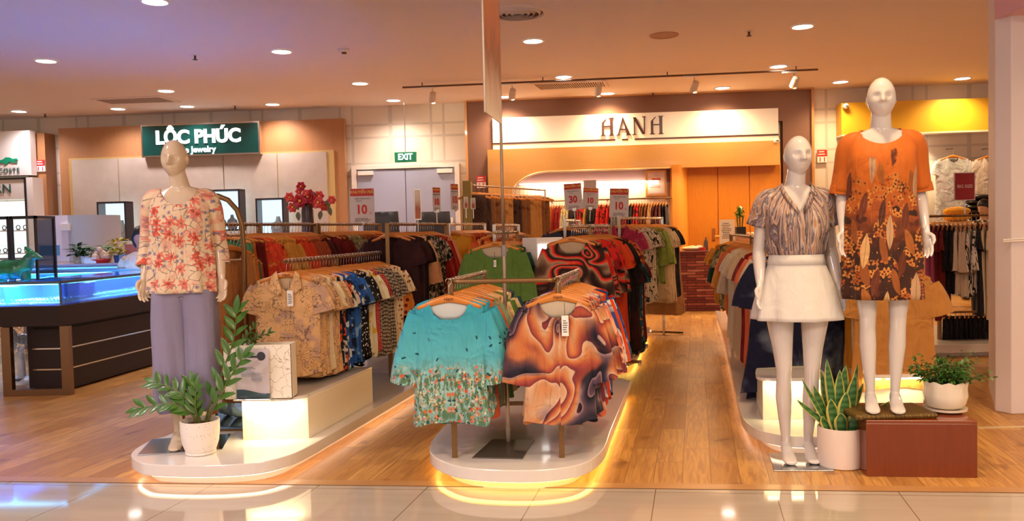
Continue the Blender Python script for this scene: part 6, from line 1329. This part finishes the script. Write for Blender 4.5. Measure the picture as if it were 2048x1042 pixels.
# ------------------------------------------------------------------ dresses on the right wall
M_wallsh = flat('shirt_hook', '#8c8480', .3, .8)
for px, fb, lb in ((1906, 'bluewhite', 'white dress with blue flowers hanging on the right wall'), (1980, 'pinkwhite', 'white dress with pink flowers hanging on the right wall')):
    p = WP(px, 300, .25); o = garment('long top', fb, p, WANG, lb, None); o.scale = (1.2, 1.1, 1.25)
    g = MB().tube([(0, .25, .03), (0, 0, .02)], .006).box(-.03, .03, .235, .25, -.02, .06).build('wall_hook', M_wallsh, o)
# stack of dark bags at the back right and a person
e = E('bag_stack', (P(1957, 430, 13.0).x, 13.0, 0), 'tall pile of black plastic-wrapped bags behind the right rack', 'bag pile'); zt_ = P(1957, 388, 13.0).z
g = MB()
for i in range(22): z = zt_-.05-i*.075; g.ball((random.uniform(-.03, .03), 0, z), .24, .2, .05, 14)
g.build('wrapped_bags', flat('black_plastic_wrap', '#1c1a1c', .25), e, True); MB().box(-.2, .2, -.15, .15, 0, zt_-1.6).build('carton', flat('carton', '#b08a5c', .8), e)
yb_ = MB(); [yb_.ball((random.uniform(-.05, .05), 0, .06+.09*i), .2, .14, .07, 14) for i in range(2)]; q = yb_.build('yellow_bundle', FB['yellow']); pq = P(1920, 436, 12.2); q.location = (pq.x, pq.y, pq.z-.05); T(q, 'yellow cloth bundle on the shelf behind the right rack', 'cloth bundle')
sh_ = MB().box(-.5, .4, -.15, .25, -.03, 0).box(-.48, -.44, -.1, .2, -q.location.z, -.03).box(.34, .38, -.1, .2, -q.location.z, -.03).build('wooden_shelf', M_maple); sh_.location = q.location+Vector((0, 0, .0)); T(sh_, 'wooden shelf behind the right rack holding the yellow bundle', 'shelf')
M_skin = flat('skin', '#c8946c', .5); M_hair = flat('black_hair', '#140e0c', .45)
def person(loc, rz, label, top_fab, low_fab, seated=False, yaw=0, nod=0, H=1.0):
    e = E('person', loc, label, 'person', rz); e.scale = (H, H, H)
    mb = body_mb(yaw=yaw, nod=nod, legs=not seated)
    if seated:
        for s in (-1, 1): mb.tube([(s*.09, .0, .93), (s*.10, -.18, .93), (s*.11, -.40, .92), (s*.11, -.43, .86), (s*.11, -.42, .66), (s*.11, -.40, .52)], [.085, .08, .06, .055, .05, .035], 14); mb.tube([(s*.11, -.38, .50), (s*.11, -.5, .47), (s*.11, -.6, .46)], [.035, .035, .025], 10)
    b = finish_body(mb, 'body', M_skin, e, .006, 4); dz = -.44 if seated else 0; b.location.z = dz
    t_ = MB(); t_.loft(ring_cloth(dense([(.93, 0, 0, .185, .13, .8), (1.1, 0, 0, .16, .12, .6), (1.25, 0, 0, .165, .13, .3), (1.38, 0, .005, .182, .108, .1), (1.435, 0, .01, .174, .084, 0), (1.468, 0, .01, .120, .070, 0), (1.49, 0, .01, .075, .06, 0)]), 8, .008), False, False)
    for s in (-1, 1): sleeve_cloth(t_, [(s*.14, .01, 1.41), (s*.185, .02, 1.36), (s*.215, .045, 1.22)], [.058, .062, .066])
    q = t_.build('shirt', FB[top_fab], e, True, solid=.003); q.location.z = dz
    m_ = MB(); 
    for s in (-1, 1):
        if seated: sleeve_cloth(m_, [(s*.08, .03, .94), (s*.10, -.2, .93), (s*.11, -.42, .92), (s*.11, -.44, .8), (s*.11, -.42, .56)], [.10, .095, .08, .07, .065], 1)
        else: m_.loft(ring_cloth(dense([(.1, s*.075, .01, .06, .065, .5), (.5, s*.085, 0, .075, .08, .3), (.8, s*.085, 0, .092, .105, .1), (1.0, s*.06, 0, .11, .12, .1)]), 5, .006, 24), False, False)
    q = m_.build('trousers', FB[low_fab], e, True, solid=.003); q.location.z = dz
    hb = MB(); hb.M = Matrix.Translation((0, -.012, 1.645)) @ Matrix.Rotation(yaw, 4, 'Z') @ Matrix.Rotation(nod, 4, 'X')
    R = []
    for i in range(15):
        a = PI*.03+PI*.60*i/14; R.append([(.087*math.sin(a)*math.cos(t), .012+.103*math.sin(a)*math.sin(t)*(1 if math.sin(t) > -.2 or a < 1.0 else max(.2, 1-(a-1.0)*1.2)), .122*math.cos(a)) for t in [2*PI*k/28 for k in range(28)]])
    hb.loft(R[::-1], False, True); hb.ball((0, .05, -.03), .08, .06, .11, 18); q = hb.build('hair', M_hair, e, True, solid=.006); q.location.z = dz
    return e
pp = P(1968, 400, 9.6); person((pp.x, 9.6, 0), -.4, 'person with black hair in a black and white top behind the right rack, looking down', 'whitepat', 'black', yaw=-.7, nod=.3, H=P(1968, 399, 9.6).z/1.765)
pp = P(281, 455, 9.6); person((pp.x, pp.y, .0), .2, 'seated person with dark hair partly hidden behind the floral-blouse mannequin', 'pinkwhite', 'navy', seated=True, yaw=.3, nod=.25, H=P(272, 453, 9.6).z/(1.765-.44))
stl = E('stool', (pp.x, pp.y+.02, 0), 'dark round stool under the seated person behind the jewelry counter', 'stool'); MB().lathe([(.17, 0), (.17, .05)], 20, (0, 0, .40)).build('seat', M_black, stl); MB().tube([(0, 0, .4), (0, 0, .02)], .03).lathe([(.2, 0), (.2, .02)], 20).build('leg', M_chrome, stl)
# ------------------------------------------------------------------ jewelry counters
M_walnut = flat('dark_walnut', '#2c140c', .35); M_walnut = woodmat('dark_walnut_wood', '#2a0f06', '#160804', 1, .55, 'X', coat=0); M_steelb = flat('brushed_brass_steel', '#8a6c50', .3, .9)
M_cyan = emit('case_led', (.15, .6, 1, 1), 8)
n = N('blue_glow_tint'); v = n.coord('Object', flat=False); M_bluebed = n.bsdf(n.mix(n.noise(v, 5, 2)[0], C('#2a90e0'), C('#1460b8')), .4); M_tray = flat('tray_white', '#e8f2f8', .4)  # blue of the case lighting put into the bed colour; the bed emits nothing
cn = G(130, 793); 
zg0, zg1, zs = .747, .953, .578
cr0 = Vector((P(130, 790, 6.85).x, 6.85, 0)); rdir = (P(303, 590, 8.1)-P(130, 612, 6.85)); rdir.z = 0; rdir.normalize(); ldir = Vector((-1, .03, 0)).normalized()
def counter_run(label, o, u, L_, dep, zs=zs, drawers=True, seedk=0, frame=True, led=45, short=''):
    """o front corner, u direction along the front, depth direction to the left of u when +1"""
    ang = math.atan2(u.y, u.x); e = E('jewelry_counter', (o.x, o.y, 0), label, 'display counter', ang); D_ = dep
    y0, y1 = (0, D_) if D_ > 0 else (D_, 0)
    MB().box(0, L_, y0, y1, zs, zg0).build('wooden_body', M_walnut, e, bevel=.003)
    MB().box(.01, L_-.01, y0+.01, y1-.01, zg0, zg0+.012).build('blue_bed', M_bluebed, e)
    MB().box(.02, L_-.02, (y1-.03 if D_ > 0 else y0+.02), (y1-.02 if D_ > 0 else y0+.03), zg0+.012, zg1-.03).build('added_blue_panel', M_bluebed, e)  # panel added so the case looks filled with blue light
    g = MB(); yf = 0; yb = D_; s = 1 if D_ > 0 else -1
    g.box(.0, L_, min(yf, s*.006), max(yf, s*.006), zg0, zg1-.008).box(0, .006, y0, y1, zg0, zg1-.008).box(L_-.006, L_, y0, y1, zg0, zg1-.008).build('glass_panes', M_glass, e)
    MB().box(0, L_, y0, y1, zg1-.008, zg1).build('glass_top', M_glass, e)
    f = MB(); zt = zg1+.001
    f.box(-.004, L_+.004, -.008 if s > 0 else -.004, .004 if s > 0 else .008, zt-.022, zt); f.box(-.004, L_+.004, yb-.012, yb+.004, zt-.014, zt)
    for x in (0, L_): f.box(x-.006, x+.006, y0, y1, zt-.014, zt).box(x-.006, x+.006, -.006, .006, zg0, zt)
    f.build('metal_edges', flat('blue_grey_metal', '#5c6c80', .3, .8), e)
    MB().box(.04, L_-.04, s*.03-.008, s*.03+.008, zg1-.030, zg1-.018).build('led_bar', M_cyan, e)
    lamp('case_light', 'AREA', (L_/2, s*.06, zg1-.035), led*L_/1.2, (.06, .42, 1), e, size=L_*.9, sy=.03, rot=(s*math.radians(25), 0, 0))
    rr3 = random.Random(seedk); n_ = int(L_/.23)
    for i in range(n_):
        for j in range(2):
            cx_, cy_ = .14+i*.23, s*(.12+.22*j)
            if abs(cy_) > abs(D_)-.06: continue
            wx = Vector((cx_, cy_, 0)); wx.rotate(Matrix.Rotation(ang, 3, 'Z')); tr_ = E('jewelry_tray', e.location+wx+Vector((0, 0, zg0+.012)), 'white tray of rings in %s, %s of the %s row' % (short, ORD[i % 20].replace('foremost', 'first'), 'front' if j == 0 else 'rear'), 'tray', ang, 'ring trays in the lit counters')
            MB().box(-.095, .095, -.08, .08, 0, .014).build('tray_base', M_tray, tr_, bevel=.003); q = MB()
            for a_ in range(5):
                for b_ in range(4): q.tube([(-.076+a_*.038+.009*math.cos(t), -.058+b_*.039, .030+.011*math.sin(t)) for t in [2*PI*k/6 for k in range(7)]], .0028, 4).box(-.084+a_*.038, -.068+a_*.038, -.064+b_*.039, -.052+b_*.039, .014, .022)
            q.build('rings', flat('silver_rings', '#f4f8ff', .15, .9), tr_)
    return e
CA = counter_run('dark walnut jewelry counter with blue lit glass top, front run facing the walkway', cr0+ldir*1.9, -ldir, 1.9, .55, seedk=1, short='the left front jewelry counter')
CB = counter_run('dark walnut jewelry counter with blue lit glass top, long side run behind the lavender trousers', cr0+rdir*.0, rdir, 3.4, .55, seedk=2, short='the side run jewelry counter')
# steel leg frames and drawer cabinets under the counters
fr = E('leg_frame', cr0+Vector((0, .0, 0)), 'brushed steel leg frame under the corner of the jewelry counter', 'leg frame', 0)
xl, xr_ = P(7, 793, 6.83).x-cr0.x, P(143, 793, 6.83).x-cr0.x; lw_ = .075
MB().box(xl, xl+lw_, -.02, .03, 0, zs).build('leg', M_steelb, fr); MB().box(xr_-lw_, xr_, -.02, .03, 0, zs).build('leg', M_steelb, fr); MB().box(xl+lw_, xr_-lw_, -.02, .03, 0, .055).build('foot_rail', M_steelb, fr)
def drawer_cab(label, o, u, x0, x1, y0, y1, zt=.565):
    ang = math.atan2(u.y, u.x); e = E('drawer_cabinet', (o.x, o.y, 0), label, 'cabinet', ang); MB().box(x0, x1, y0, y1, .01, zt).build('carcass', M_walnut, e, bevel=.003); h = (zt-.03)/3
    for k in range(3): d_ = MB().box(x0+.012, x1-.012, y0-.014, y0, .02+k*h, .008+(k+1)*h).build('drawer_front', M_walnut, e, bevel=.002)
    for k in (1, 2): MB().box(x0, x1, y0-.018, y0-.003, .008+k*h, .02+k*h).build('chrome_strip', M_chrome, e)
    return e
drawer_cab('dark drawer cabinet under the long side run of the jewelry counter', cr0+rdir*.0, rdir, .22, 1.55, .10, .5)
drawer_cab('dark drawer cabinet behind the steel leg frame', cr0, Vector((1, -.03, 0)), P(62, 700, 7.0).x-cr0.x, P(128, 700, 7.0).x-cr0.x-.02, .16, .5)
# desk fan
fp = P(42, 700, 7.4); e = E('desk_fan', (fp.x, fp.y, 0.10), 'white desk fan standing under the jewelry counter', 'fan'); zb_ = G(42, 716, 0).y
e.location = (P(42, 712, 7.5).x, 7.5, 0)
MB().lathe([(.15, 0), (.15, .02), (.12, .04), (.04, .06)], 28).build('base', flat('fan_white', '#dfe4ee', .35), e, 'auto'); MB().box(-.05, .05, -.13, -.06, .035, .05).build('button_panel', flat('fan_blue', '#3a4a5c', .4), e); MB().tube([(0, 0, .05), (0, 0, .33)], [.035, .025]).build('neck', flat('fan_white', ''), e, True)
cg = MB(); 
for r_ in (.04, .08, .12, .16): cg.tube([(r_*math.cos(t), -.08-(.03 if r_ < .15 else 0), .40+r_*math.sin(t)) for t in [2*PI*i/24 for i in range(25)]], .0025, 4)
for i in range(18): t = 2*PI*i/18; cg.tube([(0, -.115, .40), (.1*math.cos(t), -.11, .40+.1*math.sin(t)), (.165*math.cos(t), -.06, .40+.165*math.sin(t)), (.1*math.cos(t), -.0, .40+.1*math.sin(t))], .0018, 4)
cg.build('wire_cage', flat('fan_white', ''), e); MB().ball((0, .03, .40), .05, .07, .05).build('motor', flat('fan_white', ''), e, True)
for i in range(3): m_ = MB(); t = 2*PI*i/3; leaf(m_, (0, -.06, .40), (math.cos(t), 0, math.sin(t)), (0, -1, .3), .14, .05, 0); m_.build('blade', flat('fan_blade', '#9ab0c8', .3), e, solid=.002)
# counters farther back, seen over the front ones
o2 = Vector((P(60, 545, 8.4).x, 9.3, 0)); CC = counter_run('dark walnut jewelry counter with blue lit glass top, second run farther back', Vector((-6.8, 9.0, 0)), Vector((1, 0, 0)), 2.9, .5, seedk=3, short='the rear jewelry counter')
tbx = E('side_counter', (-5.35, 9.9, 0), 'pale lavender counter top with plants and gifts behind the jewelry cases', 'counter'); MB().box(-.55, 1.6, 0, .5, 0, .97).build('cabinet_body', flat('lavender_laminate', '#a8a0b8', .4), tbx); MB().box(-.58, 1.63, -.03, .52, .97, 1.0).build('counter_top', flat('lavender_laminate', ''), tbx, bevel=.004)
def on_t(px, dy=.15): return Vector((P(px, 515, 9.9+dy).x, 9.9+dy, 1.0))
def tuft(px, label, col, hh=.16, n_=40, pot='#e8e4e0', w=.035, potname='flower_pot', dy=.15, spread=.09):
    e = E('potted_plant', on_t(px, dy), label, 'plant'); MB().lathe([(.05, 0), (.062, .09), (.055, .09)], 16).build('pot', flat(potname+pot, pot, .5), e, 'auto'); g = MB()
    for k in range(n_): t = random.uniform(0, 2*PI); r_ = random.uniform(0, spread); leaf(g, (r_*math.cos(t), r_*math.sin(t), .08+random.uniform(0, hh)), (math.cos(t), math.sin(t), random.uniform(-.2, 1)), (0, 0, 1), w*2.2, w*.6, .2, 3)
    g.build('foliage', flat('foliage'+col, col, .5), e, True); return e
tuft(157, 'dark leafy plant in a terracotta pot at the left of the lavender counter', '#2c5034', .14, 40, '#c8a07c', .05)
tuft(172, 'green leafy plant in a white square pot on the lavender counter', '#4c7a34', .10, 60, '#e8e8f0', .035)
tuft(215, 'small round green plant in the middle of the lavender counter', '#4a8430', .12, 60, '#c8b88c', .03, dy=.3)
tuft(238, 'yellow flower bunch in a dark blue wrap on the lavender counter', '#c8b420', .2, 70, '#2a3a6c', .035)
e = E('flower_basket', on_t(200), 'red basket with cream and pink flowers on the lavender counter', 'flower basket'); MB().lathe([(.10, 0), (.13, .045), (.12, .05)], 20).build('basket', M_red, e, 'auto'); g = MB(); [g.ball((random.gauss(0, .05), random.gauss(0, .04), .06+abs(random.gauss(0, .05))), .035, n=8) for _ in range(16)]; g.build('blooms', flat('bloom_cream', '#e8c8a8', .6), e, True)
for px, dy, nm, sz, c_, lb in ((254, .12, 'gift_box', (.07, .06, .10), '#7c8cac', 'grey-blue gift box on the lavender counter'), (268, .2, 'gift_bag', (.08, .06, .22), '#c87060', 'red and white gift bag beside the seated person'), (184, .08, 'tissue_box', (.07, .05, .07), '#e8e8ec', 'white tissue box on the lavender counter')):
    m_ = MB().box(-sz[0], sz[0], -sz[1], sz[1], 0, sz[2]).box(-sz[0]*.3, sz[0]*.3, -sz[1]*1.02, -sz[1], sz[2]*.3, sz[2]*.7); q = m_.build(nm, flat('g_'+nm, c_, .5), None, bevel=.006); q.location = on_t(px, dy); T(q, lb, nm.replace('_', ' '))
# partition boards with curved grey end
a_, b_ = P(74, 520, 10.6), P(139, 520, 10.6); zp = P(105, 431, 10.6).z; e = E('partition', (a_.x, 10.6, 0), 'white and grey curved partition board behind the tall glass showcase', 'partition')
MB().box(0, b_.x-a_.x, 0, .04, 0, zp).build('white_board', flat('cool_white_board', '#ece6f0', .5), e)
wq = P(204, 520, 10.6).x-b_.x; arcp = [(b_.x-a_.x+wq*math.sin(t)*1.0, .55*(1-math.cos(t))) for t in [PI/2*i/10 for i in range(11)]]; MB().prism(arcp+[(x-.03, y+.03) for x, y in arcp[::-1]], 0, zp).build('curved_board', flat('cool_grey_board', '#b4bac2', .5), e, 'auto')
q = MB().box(-.06, .06, -.05, -.003, 0, .09).build('wall_socket_box', M_white, e, bevel=.004); q.location = (b_.x-a_.x-.02, 0, zp-.2)
q = MB().box(-.13, .13, -.012, -.002, 0, .13).build('small_blue_poster', flat('poster_blue', '#5a9ad0', .4), e); q.location = (P(100, 510, 10.6).x-a_.x, 0, P(100, 511, 10.6).z)
# tall glass showcase
Yc = 7.25; a_, b_ = P(-60, 533, Yc), P(77, 533, Yc); zt_ = P(40, 432, Yc).z; e = E('glass_showcase', (b_.x, Yc, zg1), 'tall black-framed glass showcase standing on the jewelry counter at the left edge', 'showcase'); H_ = zt_-zg1; W_ = b_.x-a_.x; xm = P(27, 480, Yc).x-b_.x
g = MB().box(-W_, 0, -.01, .02, H_-.025, H_)
for x in (0, xm, xm-.03, -W_): g.box(x-.02, x, -.01, .01, 0, H_)
g.box(-W_, 0, .28, .30, H_-.02, H_).box(-.02, 0, 0, .3, H_-.02, H_).box(-.02, 0, .28, .30, 0, H_).build('black_frame', M_black, e); MB().box(-W_, -.02, -.002, .002, .0, H_-.025).box(-.012, -.008, .01, .28, 0, H_-.02).build('glass_panes', M_glass, e)
for z_ in (.16, .30): MB().box(-W_, -.02, .05, .27, z_, z_+.008).build('glass_shelf', M_glass, e)
# figurine inside: green glass rooster-like ornament
pq = P(37, 530, 7.05); e = E('green_ornament', (pq.x, 7.05, zg1), 'green and blue decorative animal ornament on the glass counter at the left', 'ornament'); n = N('green_glaze'); v = n.coord('Object', flat=False); M_gg = n.bsdf(n.ramp(n.noise(v, 6, 3)[0], [(.35, C('#0c5a34')), (.5, C('#1c8a5c')), (.65, C('#2c5a80'))]), .15, coat=.5)
g = MB().tube([(-.22, 0, .06), (-.12, 0, .10), (0, 0, .10), (.07, 0, .14), (.10, 0, .20)], [.05, .085, .085, .06, .045], 16); g.ball((.12, 0, .21), .06, .035, .04, 14); g.tube([(.15, 0, .21), (.21, -.0, .19)], [.028, .008]); g.tube([(.11, 0, .24), (.06, 0, .29)], [.03, .01]); g.tube([(.05, 0, .1), (.06, 0, 0)], [.05, .04]); g.tube([(-.14, 0, .06), (-.14, 0, 0)], [.04, .035]); finish_body(g, 'body', M_gg, e, .006, 3)
# second low platform under the right rack and far wall items
a_ = G(1880, 752, .0); e = E('low_platform', (P(1920, 745, 7.4).x+.3, 7.7, 0), 'low white platform under the dark trousers at the right', 'display platform'); MB().box(-.9, 1.6, -.05, 1.4, .04, .12).build('slab', M_plat, e, bevel=.004); MB().box(-.8, 1.5, .02, 1.3, 0, .04).build('plinth', M_white, e)
g0, g1_ = G(1958, 857), G(2048, 857); ST(MB().prism([(g0.x, g0.y), (g1_.x+1, g1_.y), (g1_.x+1, g1_.y+.03), (g0.x, g0.y+.03)], 0, .004).build('trim_3', flat('brass_floor_strip', '#e8d8b0', .3, .5)))
